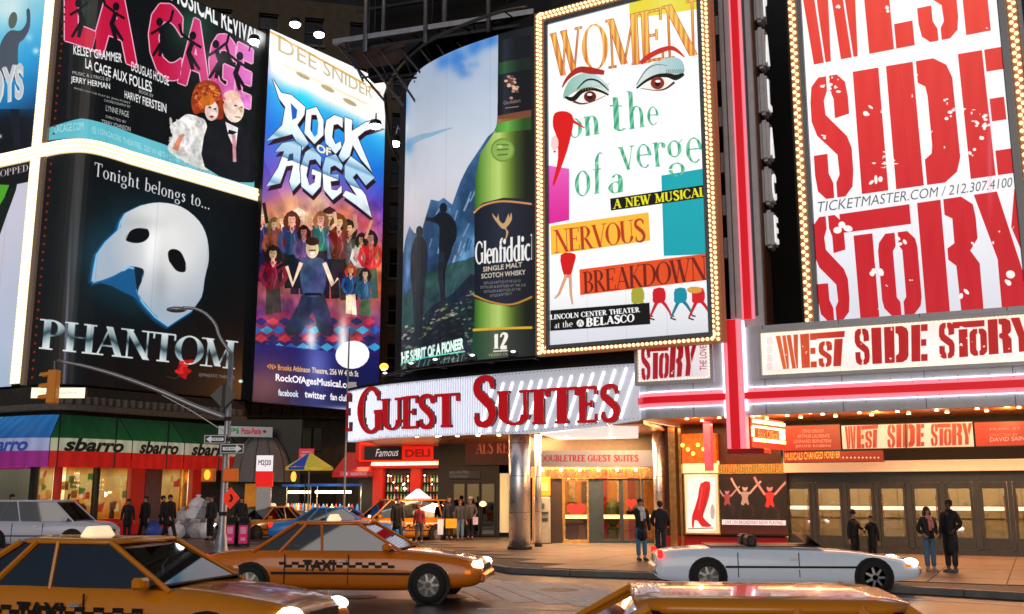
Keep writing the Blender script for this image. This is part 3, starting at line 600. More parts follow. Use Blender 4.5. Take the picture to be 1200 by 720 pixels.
# dim red bulbs down the dark left side of the mask board
lr = XW(np.array((42., 400.)))[0] * XW.len
bulbs_on(WEST, None, .36, .06, .02, mat('red_bulb', '803020', em='8A2C14', es=.6, var=0, samp='NONE'), t, 'unlit_bulb_column', [(lr, zb + .3, zmb - .4, 0), (lr, zmt + .4, 24.4, 0)])
# ---- tall narrow board: chrome title over a crowd
def art_rock(A):
    def bg(X, Y):
        yt = 40 + (X - 315) * .53; v = (Y - yt) / (475 - yt); c = ramp(v, [(0, 'FFFDF0'), (.10, 'FFFFF4'), (.14, '38B8F0'), (.25, '2078E0'), (.36, '5838B0'), (.44, '9A4098'), (.52, 'E07850'), (.62, 'C05840'), (.78, '503070'), (.86, '16185A'), (1, '101448')])
        s_ = np.exp(-((X - 372) / 50) ** 2)[..., None] * np.exp(-((v - .5) / .13) ** 2)[..., None]; c = c * (1 - .6 * s_) + C3('FFC080') * .6 * s_
        e = np.exp(-((X - 302) / 16) ** 2)[..., None] * (v < .5)[..., None] * .55; c = c * (1 - e) + C3('3858C8') * e
        ray_ = (np.sin(np.arctan2(X - 370, 320 - Y) * 14) > .3) * np.exp(-((v - .45) / .12) ** 2); return c + ray_[..., None] * .10 + (A.fbm(8, 4)[..., None] - .45) * .16
    A.fill(bg); A.glow(352, 122, 20, '10E0F8', .8)
    for gx_, gy_, gr_, gc_ in ((312, 250, 22, 'F08848'), (340, 240, 20, 'F8B068'), (372, 238, 20, 'F8C888'), (405, 252, 24, 'E87048'), (428, 262, 16, 'C85040')): A.glow(gx_, gy_, gr_, gc_, .75)
    A.poly([(312, 34), (326, 36), (450, 108), (450, 140), (410, 128), (318, 83)], 'FFFEF6'); A.line([(314, 36), (446, 109)], 2.2, 'F0A840')  # floodlight glare painted as a white band across the top
    A.text('DEE SNIDER', q4(326, 60, 436, 116, 20, 13), 'B09C6C', bold=.0, alpha=.75)
    for x, y in ((355, 89), (384, 104), (410, 120)): A.ell(x, y, 9, 2.6, 'A89060', .8, 28)
    A.line([(330, 75), (430, 122)], 2, 'F0D8A0', .6)
    def sc4(p, dx=0, dy=0): return [(x / 4.235 + 300 + dx, y / 4.235 + 90 + dy) for x, y in p]
    R_ = [(80, 5), (125, 80), (175, 90), (245, 150), (240, 190), (205, 240), (262, 330), (225, 370), (180, 285), (165, 290), (50, 320), (130, 240), (145, 150), (115, 110)]
    O = [('o', [(250, 165), (300, 150), (335, 215), (335, 290), (290, 335), (240, 280)], [(275, 190), (300, 190), (310, 230), (305, 285), (290, 300), (270, 265)])]
    Cc = [(390, 190), (430, 205), (430, 255), (405, 235), (385, 240), (378, 300), (395, 335), (420, 320), (425, 350), (395, 385), (345, 330), (340, 270), (350, 215)]
    K = [(440, 200), (478, 215), (475, 270), (545, 225), (600, 215), (635, 240), (540, 270), (505, 300), (580, 480), (520, 410), (480, 340), (465, 395), (430, 425), (410, 395), (440, 320)]
    A1 = [(130, 330), (190, 318), (225, 345), (215, 460), (225, 520), (180, 570), (165, 520), (185, 440), (150, 445), (120, 530), (50, 545), (110, 450), (140, 370), (90, 375)]
    G = [(245, 375), (280, 350), (325, 400), (320, 445), (295, 410), (265, 415), (250, 490), (265, 540), (290, 525), (295, 490), (275, 485), (280, 455), (325, 470), (320, 545), (280, 592), (225, 545), (220, 450)]
    E = [(345, 400), (395, 385), (430, 440), (425, 465), (390, 440), (370, 450), (368, 485), (410, 485), (410, 515), (370, 520), (375, 560), (400, 565), (425, 540), (425, 575), (380, 612), (335, 560), (330, 460)]
    S = [(470, 395), (530, 440), (590, 500), (545, 540), (500, 480), (480, 500), (545, 590), (575, 700), (500, 640), (430, 590), (445, 565), (500, 590), (440, 500), (440, 440)]
    def met(X, Y): y0 = 118 + (X - 310) * .42; b = (Y - y0) / 60; b2 = np.where(b > .95, b - .95, b) / .95; return ramp(b2, [(0, 'FFFFFF'), (.45, 'E4F4FC'), (.6, '78A8C8'), (.66, 'B8DCF0'), (.9, 'A0C8E4'), (1, '5880A8')])
    L = [R_, Cc, K, A1, G, E, S]
    for dx, dy, c in ((1.4, 5.5, '301018'), (0, 0, None)):
        for q in L: A.poly(sc4(q, dx, dy), c or met, outline=(None if c else '10204C'), ow=1.6)
        o = [sc4(O[0][1], dx, dy), sc4(O[0][2], dx, dy)]
        if not c: A.line(o[0] + [o[0][0]], 1.6, '10204C')
        A.paint(A.cover([np.concatenate([A._seg1(o[0]), A._seg1(o[1])])]), c or met)
    A.poly(sc4([(172, 130), (205, 165), (200, 205), (180, 215)]), '2060C0'); A.poly(sc4([(165, 385), (185, 380), (185, 415), (155, 420)]), '183868'); A.text('OF', q4(371, 178, 388, 184, 10), 'F0F0E8', bold=.05, outline='102040', ow=1)
    A.glow(446, 146, 12, 'FFFFFF', .9)
    # crowd
    for x, y, h, c in ((306, 330, 82, ('E8B090', 'A09080', '283058', '1C2450')), (322, 335, 78, ('D8A080', '705030', '985030', '302030')), (331, 320, 66, ('E8B898', 'B08050', '984840', '302030')), (350, 345, 98, ('F0C8A8', 'F0E0C0', 'B01848', '2A2038')), (366, 318, 66, ('E8B090', 'C8A070', 'A05040', '302030')), (386, 350, 104, ('E8B898', '402018', '6078A8', '18182A')), (408, 352, 92, ('E0A080', '301818', '504848', '381820')), (424, 345, 70, ('D09078', '281818', 'C8C0B8', '406048')), (434, 350, 78, ('A87058', '201818', 'C03030', '405840'))):
        fig(A, x, y, h, *c)
    fig(A, 342, 338, 88, 'E0A888', '502818', '384070', '181828'); fig(A, 397, 345, 92, 'D8A080', '6A3818', '783028', '282028', 1); fig(A, 376, 330, 80, 'E8B090', '906838', '307060', '302030', 1); fig(A, 356, 336, 70, 'C88868', '201818', '604878', '181828')
    A.line([(313, 262), (309, 238)], 4, '281818'); A.line([(428, 280), (436, 258)], 3, 'C88870')
    fig(A, 320, 378, 88, 'E8B898', '281818', '8A2030', '403030'); A.line([(324, 315), (340, 305)], 4, '181818')
    fig(A, 411, 372, 60, 'F0B890', 'B84020', '30507C', 'E8C8B0'); fig(A, 428, 378, 62, 'C8B090', '282020', '385878', '50704C')
    A.poly([(294, 372), (330, 366), (362, 362), (438, 372), (436, 400), (296, 400)], '902C48', .8)
    for j in range(4):
        for i in range(11):
            x = 292 + i * 14 + (j % 2) * 7; y = 372 + j * 10; A.poly([(x, y), (x + 8, y + 5), (x, y + 10), (x - 8, y + 5)], ['C83848', '2060B8', '182458', '38A8D8'][(i * 2 + j) % 4], .85)
    # kneeling man in front
    A.poly([(357, 342), (376, 342), (384, 358), (391, 392), (374, 390), (366, 366), (352, 392), (333, 388), (348, 360)], '283048', smooth=3); A.poly([(352, 306), (358, 302), (374, 302), (381, 310), (379, 344), (355, 344)], '40486C', smooth=3)
    A.line([(353, 308), (343, 334), (334, 306)], [5, 6, 4], 'E8C0A8'); A.line([(380, 308), (390, 334), (399, 322)], [5, 6, 4], 'E8C0A8'); A.line([(336, 312), (333, 304)], 5, '201820'); A.line([(396, 326), (401, 320)], 5, '201820')
    A.ell(366, 292, 7.5, 11, 'F0C8A8'); A.ell(366, 283, 8, 5, '382018'); A.ell(366, 297, 3, 1.6, 'FFFFFF'); A.line([(362, 293.5), (370, 293.5)], 1.4, '402820'); A.line([(357, 345), (377, 345)], 3, '101014')
    A.mottle(280, 450, 240, 402, .3, .07); A.glow(365, 398, 9, 'E0F0FF', .9, 26); A.glow(402, 400, 9, 'FFFFFF', .9, 40)
    A.poly([(284, 400), (350, 408), (440, 418), (440, 490), (284, 480)], lambda X, Y: mix(mix('14165C', '101238', (Y - 420) / 50), '6878D0', np.exp(-((X - 372) / 16) ** 2 - ((Y - 430) / 34) ** 2) * .8 + np.clip((Y - 458) / 30, 0, 1) * (X > 340) * .45), .93)
    A.ell(413, 416, 20, 16.5, 'FFFFFF', 1, -8)  # white glare oval painted over the print
    A.text('<N> Brooks Atkinson Theatre, 256 W 47th St', q4(313, 434, 420, 443, 8, 8), lambda X, Y: mix('F0A030', 'FFF0D0', (X - 330) / 50), bold=.02)
    A.text('RockOfAgesMusical.com', q4(323, 449, 418, 459, 11, 11), 'FFFFFF', bold=.03); A.text('facebook', q4(326, 464, 350, 466, 8), 'D8F0FF', bold=.03); A.text('twitter', q4(357, 466, 382, 469, 8), 'FFFFFF', bold=.03); A.text('fan club', q4(387, 469, 408, 471, 8), 'FFFFFF', bold=.03)
    A.glow(400, 482, 40, 'F0F8FF', .85, 6); A.grain(.012)
RK = [(-12.96, 50), (-12.96 + 5.35 * .995, 50 + 6.95 * .995)]
RX = PanelXF(RK, 0, 1); RK = subpath(RK, 291.5, 441)
zr0 = zat(RK, 291.5, 470); zr1 = zat(RK, 316, 34)
rock = board('show_billboard', 'tall narrow billboard of jagged chrome letters above a posing crowd', RK, zr0, zr1, art_rock, 520, 1.0)  # floodlit board, its brightness given as emission of the print
# ---- curved board: mountains and a green bottle
zt = EYE + 14.9
def curve_pts(L, Z): return [tuple(atZ(px, py, Z))[:2] for px, py in L]
GL = smoothpath([(-4.28, 38.3), (-4.0, 37.2), (-3.35, 35.75), (-2.0, 34.25), (-.33, 33.0), (1.05, 32.25)], 6)
GX = PanelXF(GL, 0, 1)
def art_glen(A):
    def bg(X, Y):
        c = ramp((Y - 90) / 260, [(0, 'A4B2C8'), (.3, 'B8C0CC'), (.6, 'C4BEC6'), (1, 'AAB0BE')]); n = A.fbm(3, 6)[..., None]; n2 = A.fbm(2, 5)[..., None]
        c = c * (1 - .55 * np.clip((n - .55) * 4, 0, 1)) + C3('5A90B4') * .55 * np.clip((n - .55) * 4, 0, 1); return c + (n2 - .45) * .24
    A.fill(bg); [A.glow(515 + 70 * u + 3 * rng.randn(), 74 - 32 * u + 3 * rng.randn(), 6 + 5 * rng.rand(), '1C6CCC', .24, None, 1.5) for u in np.linspace(0, 1, 26)]; [A.glow(538 + 8 * rng.randn(), 74 + 7 * rng.randn(), 5 + 4 * rng.rand(), '1C68C8', .25) for _ in range(14)]; A.glow(472, 120, 10, '2C78B8', .9, 22); A.glow(478, 172, 9, '3C80B0', .8, 12); A.line([(478, 170), (505, 158), (530, 150)], [8, 5, 1], '4F8CB8', .5)
    A.glow(470, 150, 10, 'E0FFFF', .6)
    def mt(X, Y): n = A.fbm(10, 5); n = n[:X.shape[0], :X.shape[1]] if n.shape != X.shape else n; return mix('1E3A5A', '5C88B4', (n - .25) * 2) * (1.05 - .2 * np.clip((Y - 260) / 120, 0, 1)[..., None])
    A.poly([(464, 330), (472, 300), (480, 265), (486, 274), (495, 268), (505, 234), (514, 236), (520, 232), (530, 240), (540, 212), (548, 196), (560, 178), (572, 160), (584, 150), (584, 440), (460, 440)], mt)
    for i in range(90):
        x = 500 + 70 * rng.rand(); y = 205 + 130 * rng.rand()
        if y > 205 + (560 - x) * .8: A.line([(x, y), (x - 3 - 5 * rng.rand(), y + 8 + 8 * rng.rand())], 1 + 1.6 * rng.rand(), ['7CA0C4', 'A8C0D8', '1A3C64', '284C74'][i % 4], .6)
    A.poly([(462, 360), (475, 345), (500, 322), (520, 312), (545, 305), (562, 312), (562, 440), (460, 450)], '24423C', .85, smooth=3); A.poly([(460, 400), (485, 385), (505, 360), (530, 345), (560, 325), (560, 450), (460, 450)], '1C2430', 1, smooth=3)
    for i in range(420):
        x = 464 + 98 * rng.rand(); y = 330 + 110 * rng.rand()
        if y > 335 + (562 - x) * .55: A.ell(x, y, 1 + 3 * rng.rand(), .6 + 1.2 * rng.rand(), ['8A7A60', '486048', '20281E', '70806A', 'A8A088', '304A34', '182018'][i % 7], .75, -35 + 30 * rng.rand())
    A.poly([(497, 395), (530, 372), (545, 395), (520, 418), (500, 420)], '141620', .8, smooth=3)
    sil = '10141C'
    A.ell(519.5, 244, 4.4, 6, sil); A.line([(522, 256), (511, 259), (499, 256.5)], [6, 5, 3], sil); A.line([(526, 262), (533, 276), (529, 286)], [5, 4, 3], sil); A.poly([(515, 249), (526, 251), (534, 262), (535, 278), (530, 290), (527, 300), (515, 299), (515, 272), (513, 263), (501, 258), (500, 255), (508, 255)], sil, smooth=3); A.line([(523, 296), (518, 320), (519, 352)], [10, 7, 5], sil); A.line([(518, 296), (516, 325), (520, 352)], [7, 6, 5], '1C222C')
    A.ell(491.5, 271, 4, 6, '1E2028'); A.poly([(489, 276), (496, 279), (501, 292), (500, 315), (497, 345), (494, 392), (486, 392), (484, 350), (481, 320), (482, 292)], '1E2028', smooth=3)
    A.text('THE SPIRIT OF A PIONEER', [(466, 414), (543, 396), (543, 409), (466, 428)], 'F2FFF6', bold=.04, outline='50B890', ow=.8); A.line([(464, 431), (500, 419), (545, 412)], 1.5, '70E0C0')
    for i in range(14): A.line([(466 + i * 5.6, 436), (469 + i * 5.6 + 3 * rng.rand(), 424 - i * .6)], .8, '80A890', .8)
    A.mottle(455, 575, 290, 450, .25, .03)
    # bottle
    A.poly([(584, 36), (640, 10), (640, 440), (556, 440), (556, 240), (557, 208), (563, 180), (576, 160), (583, 146)], '14161C')
    def gl(X, Y): u = (X - 556) / 68; return ramp(u, [(0, '2E5A20'), (.1, '5C8834'), (.28, '98B858'), (.42, 'B4CC70'), (.55, '809C3C'), (.72, '3C4C20'), (.9, '14180C')])
    A.poly([(583, 140), (582, 150), (576, 160), (563, 180), (557, 208), (556, 240), (556, 440), (628, 440), (628, 138)], gl, smooth=0)
    A.poly([(584, 48), (628, 40), (628, 132), (583, 140)], lambda X, Y: ramp((X - 583) / 44, [(0, '0E0E12'), (.2, '262A34'), (.5, '101218'), (1, '0A0A0E')])); A.poly([(584, 74), (628, 66), (628, 80), (584, 88)], lambda X, Y: ramp((X - 583) / 44, [(0, '183820'), (.2, '305838'), (.6, '142018')]))
    A.poly([(583, 136), (628, 128), (628, 136), (582, 146)], '8A5030', .8); A.poly([(582, 145), (628, 136), (628, 152), (580, 156)], lambda X, Y: ramp((X - 580) / 48, [(0, '307828'), (.3, '60B048'), (.7, '285018')]), .85)
    for i in range(26): A.ell(600 + 7 * rng.randn() * .5, 102 + 9 * rng.randn() * .6, 2.2, 1.6, ['B88870', 'E0B090', '604038'][i % 3])
    A.text('Glenfiddich', q4(590, 123, 610, 120, 4), 'B89878'); A.line([(592, 127), (608, 125)], 1, 'A08068')
    A.ell(589, 176, 14, 14, '6C8C38', 1); A.ell(589, 176, 12, 12, '88A850', 1); A.line([(582, 170), (596, 170)], 1.6, '506C28'); A.line([(582, 176), (596, 175)], 1.6, '506C28'); A.line([(583, 182), (595, 181)], 1.6, '506C28'); A.ell(586, 172, 3, 2, 'A8C878')
    A.poly([(556, 246), (566, 238), (590, 232), (628, 234), (628, 348), (600, 360), (575, 356), (556, 350)], lambda X, Y: ramp((X - 556) / 72, [(0, '0E1420'), (.4, '242838'), (1, '12141C')]), smooth=0); A.line([(555, 250), (566, 241), (590, 236), (628, 240)], 2.4, 'C88850', 1, 4); A.line([(555, 346), (575, 354), (600, 357), (628, 346)], 2.4, 'B88038', 1, 4)
    A.poly([(587, 283), (592, 280), (593, 270), (588, 268), (583, 262), (578, 255), (577, 250), (582, 256), (584, 250), (585, 258), (589, 262), (592, 260), (596, 250), (597, 256), (599, 249), (600, 257), (596, 264), (593, 268), (596, 272), (592, 283)], 'C09868', smooth=2)
    A.text('Glenfiddich', [(557, 284), (632, 273), (632, 304), (557, 310)], 'E8E6E2', 'serif', Tk=.2, tk=.09, sf=.06, gap=.0)
    A.text('SINGLE MALT', q4(566, 319, 612, 313, 6), 'D0C0A8', bold=.03); A.text('SCOTCH WHISKY', q4(564, 327, 616, 322, 6), 'D0C0A8', bold=.03)
    for j, (a, b) in enumerate(((567, 610), (563, 616), (567, 610), (574, 600))): A.text('DISTILLED & BOTTLED AT THE GLEN DISTILLERY'[:34 - 4 * j], q4(a, 333.5 + j * 5, b, 330.5 + j * 5, 3), 'B0A490')
    A.poly([(554, 386), (628, 382), (628, 440), (554, 440)], lambda X, Y: ramp((X - 554) / 72, [(0, '184028'), (.35, '4E5A48'), (.55, '3A3C38'), (1, '141818')])); A.line([(554, 387), (628, 384)], 3, 'D8A830')
    A.text('12', [(578, 392), (595, 390), (595, 408), (578, 409)], 'F4F0E4', 'serif', Tk=.26); A.line([(578, 412), (595, 411)], 1.6, 'E8E0D0'); A.text('YEARS OLD', q4(572, 418, 600, 416, 3), 'C8B878')
    A.poly([(622, 38), (645, 30), (645, 440), (624, 440)], '16181E', .9); A.grain(.012)
zg0 = EYE + 4.42; zg1 = zat(GL, 588, 40)
glen = board('curved_billboard', 'curved billboard wrapping the hotel corner, mountain hikers beside a green bottle', GL, zg0, zg1, art_glen, 720, 1.0)
# ---- white board: eyes and long words
FW = Frame((1.32, 31.7), (.865, -.50))
w0 = FW.X(629, 0, 300); w1 = FW.X(846, 0, 300)
zw0 = FW.Z(640, 417); zw1 = FW.Z(632, 17)
def art_women(A):
    A.fill(lambda X, Y: mix('FFFFFF', 'D2D4E0', (Y - 330) / 90) + (A.fbm(3, 3)[..., None] - .45) * .02)
    A.poly([(737, 5), (815, -20), (835, -26), (835, 8), (770, 18), (738, 22)], 'E8D840'); A.glow(780, 5, 20, 'F4EC80', .5)
    A.poly([(642, 194), (667, 198), (667, 258), (642, 263)], lambda X, Y: mix('E060B8', 'D82890', (Y - 195) / 60)); A.poly([(775, 206), (835, 196), (835, 298), (778, 300)], '18A4B0')
    def wg(X, Y): return mix('F8C860', 'C86028', (np.sin(X * 1.1) + 1) * .35 + (Y - 50) / 110)
    A.text('WOMEN', [(646, 40), (818, -2), (820, 64), (650, 90)], wg, 'serif', Tk=.17, tk=.035, gap=-.02, sf=.07, outline='B04828', ow=1.3)
    A.text('WOMEN', [(646, 40), (818, -2), (820, 64), (650, 90)], wg, 'serif', Tk=.12, tk=.02, gap=-.02, sf=.07)
    def z5(p): return [(x / 6.316 + 640, y / 6.316 + 30) for x, y in p]
    A.poly(z5([(130, 545), (135, 480), (180, 400), (250, 360), (330, 350), (400, 385), (465, 460), (460, 500), (380, 460), (300, 460), (200, 500)]), lambda X, Y: mix('88B8A8', 'C8DCDC', (X - 660) / 45), smooth=3)
    A.poly(z5([(668, 460), (690, 400), (760, 300), (850, 255), (950, 235), (1010, 270), (1020, 350), (940, 360), (860, 360), (760, 400)]), lambda X, Y: mix('D8E0DC', '9CC4C8', (X - 755) / 45), smooth=3)
    A.line(z5([(118, 460), (160, 390), (240, 330), (330, 335), (430, 350)]), [1, 4, 7, 8, 5], 'A82820', 1, 4); A.line(z5([(700, 280), (760, 230), (850, 185), (940, 170), (1025, 235)]), [5, 6, 6, 5, 1], 'C83028', 1, 4)
    A.line(z5([(140, 530), (200, 545), (260, 490), (330, 470), (400, 485), (462, 515)]), [2, 6, 5, 4, 3, 2], '18120E', 1, 4); A.line(z5([(670, 465), (740, 410), (820, 375), (900, 370), (960, 385), (1020, 360)]), [2, 3, 4, 5, 7, 3], '18120E', 1, 4); A.line(z5([(200, 560), (260, 580), (340, 565), (440, 520)]), [3, 2, 1, .6], '5A3828', 1, 4); A.line(z5([(700, 465), (800, 480), (880, 470), (950, 420)]), [.6, 1, 2, 3], '5A3828', 1, 4)
    A.poly(z5([(245, 550), (290, 500), (370, 490), (430, 515), (350, 560), (290, 572)]), 'F4F0E8', smooth=2); A.poly(z5([(700, 460), (770, 415), (860, 390), (925, 410), (870, 460), (790, 470)]), 'F4F0E8', smooth=2)
    A.ell(691.5, 113.5, 7.2, 6.6, '6A2010'); A.ell(691.5, 113.5, 3, 3, '200808'); A.ell(691, 111, 3, 1.6, 'FFFFFF'); A.ell(770.5, 97.5, 8, 7.4, '8A3018'); A.ell(770.5, 98, 3.2, 3.2, '200808'); A.ell(771, 95.5, 3.2, 1.6, 'FFFFFF')
    for i in range(16): A.line(z5([(150 + i * 20, 500 - i * 3), (140 + i * 22, 482 - i * 4)]), .8, 'A8A050', .8)
    for i in range(10): A.line(z5([(890 + i * 13, 355), (895 + i * 14, 325)]), .8, '606048', .8)
    A.line(z5([(230, 470), (300, 405), (380, 410), (462, 480)]), [1, 2, 2, 1], '181818', 1, 4); A.line(z5([(668, 440), (740, 330), (820, 290), (900, 300)]), [1, 1.6, 1, .5], '405058', .7, 4)
    gr = lambda X, Y: mix('38A070', '80C8A8', (np.sin((X + Y * .4) * .9) + 1) / 2)
    A.text('on', [(664, 127), (702, 120), (704, 157), (666, 163)], gr, 'serif', Tk=.15, tk=.03, sf=.05); A.text('the', [(712, 103), (770, 113), (772, 146), (714, 156)], gr, 'serif', Tk=.12, tk=.03, sf=.05)
    A.text('verge', [(724, 156), (820, 142), (824, 190), (728, 200)], gr, 'serif', Tk=.12, tk=.03, sf=.05); A.text('of', [(672, 182), (706, 178), (706, 226), (674, 232)], gr, 'serif', Tk=.13, tk=.03, sf=.05); A.text('a', [(712, 194), (731, 191), (732, 225), (713, 228)], gr, 'serif', Tk=.14, tk=.03, sf=.05)
    A.poly([(715, 233), (832, 216), (832, 231), (716, 247)], '101010'); A.text('A NEW MUSICAL', [(719, 234), (826, 219), (827, 230), (719, 245)], 'E8E028', 'serif', Tk=.24, tk=.1, sf=.08)
    A.poly([(645, 265), (760, 249), (762, 282), (646, 299)], 'F4B838'); A.text('NERVOUS', [(649, 270), (755, 256), (757, 283), (650, 297)], 'B83820', 'serif', Tk=.17, tk=.035, gap=-.03, sf=.08)
    A.poly([(679, 316), (832, 297), (832, 328), (680, 346)], 'E85020'); A.text('BREAKDOWN', [(683, 319), (828, 300), (829, 328), (684, 344)], '702018', 'serif', Tk=.16, tk=.04, gap=-.03, sf=.08)
    A.poly([(650, 133), (664, 131), (672, 140), (667, 168), (660, 190), (650, 216), (648, 214), (654, 185), (652, 160), (648, 148)], 'D81818', smooth=3); A.line([(664, 138), (685, 150)], [5, 1], 'D81818'); A.ell(650, 168, 4.5, 9, 'F0D0C8'); A.ell(650, 178, 1.6, 1, 'C02020')
    A.poly([(657, 299), (674, 298), (672, 312), (668, 324), (661, 323)], 'D01818', smooth=3); A.line([(664, 322), (655, 345), (650, 350)], [4, 3, 2], 'D8A080'); A.line([(668, 322), (669, 345), (671, 357)], [4, 3, 2], 'D8A080')
    for x, c in ((747, 'A8A838'), (772, 'D01828'), (797, '1890A8'), (818, 'D82028')):
        lc_ = ['B0A838', 'C82030', '287890', 'C81C28'][[747, 772, 797, 818].index(x)]
        A.line([(x, 350), (x - 5, 360), (x - 9, 369), (x - 11, 373)], [4.6, 3.4, 2.4, 1.8], lc_); A.line([(x - 11, 373), (x - 5, 375)], 1.6, '401018'); A.line([(x + 1, 350), (x + 8, 358), (x + 13, 366), (x + 14, 370)], [4.6, 3.4, 2.4, 1.8], lc_); A.line([(x + 14, 370), (x + 18, 371)], 1.6, '401018')
        A.poly([(x - 6, 339), (x + 6, 338), (x + 8, 350), (x + 4, 355), (x - 6, 355), (x - 7, 349)], c, smooth=2)
    A.ell(814, 340, 9, 4, 'E0A048')
    A.poly([(645, 364), (761, 355), (762, 380), (645, 388)], '0C0C0C'); A.text('LINCOLN CENTER THEATER', [(645, 369), (749, 360), (750, 366), (645, 375)], 'FFFFFF', 'serif', Tk=.26, tk=.12, sf=.06); A.text('at the', [(650, 378), (671, 375), (671, 383), (650, 385)], 'F0F0F0', 'serif', Tk=.16, tk=.08, sf=.04); A.ell(680, 379, 4.4, 4.4, 'F0F0F0'); A.line([(678, 381), (680, 376), (682, 381)], .8, '101010'); A.text('BELASCO', [(687, 373), (743, 368), (743, 377), (687, 383)], 'FFFFFF', 'serif', Tk=.26, tk=.12, sf=.06)
    A.grain(.008)
pw = seg_path(FW, w0, w1)
t = thing('eyes_billboard', 'white backlit billboard with two painted eyes inside a bulb-lit frame', 'billboard')
ix0 = FW.X(644, -.12, 300); ix1 = FW.X(829, -.12, 300); iz0 = FW.Z(645, 405, -.12); iz1 = FW.Z(643, 29, -.12)
pi = seg_path(FW, ix0, ix1, -.12); xf = PanelXF(pi, iz0, iz1); A = Art(640, int(640 * (iz1 - iz0) / xf.len), 'FFFFFF', xf); art_women(A)
panel(pi, iz0, iz1, 'printed_face', artmat('eyes_print', A.image('eyes_print'), 1.0, .25), t)
MB().band(pi, -.3, -.012, iz0 - .03, iz1 + .03).build('backing_box', black, t)
fwx = lambda a, b, off=0: seg_path(FW, a, b, off)
def rim(name, m, x0, x1, z0, z1, th, o0, o1):
    mb = MB(); th = th if isinstance(th, tuple) else (th,) * 4
    mb.band(fwx(x0, x0 + th[0]), o0, o1, z0, z1).band(fwx(x1 - th[1], x1), o0, o1, z0, z1).band(fwx(x0 + th[0], x1 - th[1]), o0, o1, z0, z0 + th[2]).band(fwx(x0 + th[0], x1 - th[1]), o0, o1, z1 - th[3], z1); return mb.build(name, m, t, bevel=.015)
rim('inner_rim', grey, ix0 - .13, ix1 + .1, iz0 - .13, iz1 + .13, .13, 0, .2)
rim('bulb_tray', bulbbed, w0, w1, zw0, zw1, (ix0 - .13 - w0 - .002, w1 - ix1 - .103, iz0 - .133 - zw0, zw1 - iz1 - .133), -.2, .12)
bw = [(w0 + .14, zw0, zw1), (w0 + .14 + .12, zw0, zw1), (w1 - .16, zw0, zw1), (w1 - .3, zw0, zw1)]
mb = MB(); n = 0
for col, (bx, a, b) in enumerate(bw):
    k = int((b - a) / .155)
    for i in range(k + 1): p = FW.w(bx + (.0), -.14, a + .08 + (b - a - .16) * (i + .5 * (col % 2)) / (k + .5)); mb.ball(p, .058, 6, 4)
for row, bz in enumerate((zw0 + .1, zw0 + .24, zw1 - .1, zw1 - .24)):
    k = int((w1 - w0) / .155)
    for i in range(k): p = FW.w(w0 + .2 + (w1 - w0 - .4) * (i + .5 * (row % 2)) / k, -.14, bz); mb.ball(p, .058, 6, 4)
mb.build('bulb_row', dim, t, kind='stuff')
# ------------------------------------------------------------ theatre on the right: marquee, fin, big red-lettered billboard, doors
def tmesh(name, txt, h, depth, m, parent, M, bold=0, width=None, kind=None):
    cu = bpy.data.curves.new('t', 'FONT'); cu.body = txt; cu.offset = bold; cu.extrude = .5; cu.resolution_u = 3; cu.align_x = 'CENTER'
    o = bpy.data.objects.new('t', cu); sc.collection.objects.link(o); dg = bpy.context.evaluated_depsgraph_get(); dg.update(); me = bpy.data.meshes.new_from_object(o.evaluated_get(dg))
    bpy.data.objects.remove(o); co = np.array([v.co for v in me.vertices]); mn, mx = co.min(0), co.max(0); sy = h / (mx - mn)[1]; sx = (width / (mx - mn)[0]) if width else sy
    me.transform(Matrix.Diagonal((sx, sy, depth, 1)) @ Matrix.Translation((-(mn[0] + mx[0]) / 2, -mn[1], 0)))
    me.transform(Matrix.Rotation(R(90), 4, 'X')); me.transform(M); me.materials.clear(); me.materials.append(m); me.name = name
    q = bpy.data.objects.new(name, me); sc.collection.objects.link(q); q.parent = parent
    if kind: q['kind'] = kind
    return q
def quadpanel(name, m, parent, x0, x1, z0, z1, y):
    return MB().add([(x0, y, z0), (x1, y, z0), (x1, y, z1), (x0, y, z1)], [(0, 1, 2, 3)], [[(0, 0), (1, 0), (1, 1), (0, 1)]]).build(name, m, parent)
def flat_art(fr, x0, x1, z0, z1, y, texw, fn, bg='000000'):
    xf = PanelXF(seg_path(fr, x0, x1, y), z0, z1); A = Art(texw, max(24, int(texw * (z1 - z0) / xf.len)), bg, xf); fn(A); return A
WORDS = {'WEST': [('W', 0, .33, 0, 1), ('E', .36, .60, 0, 1), ('S', .63, .83, 0, .76), ('bar', .60, 1.0, .84, 1), ('stem', .86, .98, 0, .8)],
         'SIDE': [('S', 0, .2, 0, 1), ('I', .235, .37, 0, 1), ('D', .41, .74, 0, 1), ('E', .78, 1, 0, 1)],
         'STORY': [('S', 0, .155, 0, 1), ('bar', .14, .47, .82, 1), ('stem', .2, .29, 0, .78), ('O', .31, .49, 0, .76), ('R', .505, .75, 0, 1), ('Y', .75, 1, 0, 1)]}
def wss(A, w, quad, col, spots=0):
    f = homog(quad)
    for ch, x0, x1, y0, y1 in WORDS[w]:
        ps = [[(0, 0), (1, 0), (1, 1), (0, 1)]] if ch in ('bar', 'stem') else STN[ch][1]
        for q in ps: A.poly([tuple(p) for p in f(np.array([(x0 + (x1 - x0) * a, y0 + (y1 - y0) * b) for a, b in q]))], col)
    for i in range(spots):
        u, v = rng.rand(), [rng.rand(), .2 + .5 * rng.rand()][i % 2]; p = f(np.array([(u, v)]))[0]; r = (quad[3][1] - quad[0][1]) * (.006 + .03 * rng.rand() ** 3)
        for k in range(3): A.ell(p[0] + r * rng.randn(), p[1] + r * rng.randn(), r * (.4 + rng.rand()), r * (.4 + .8 * rng.rand()), 'FFF4EE', 1, 90 * rng.rand())
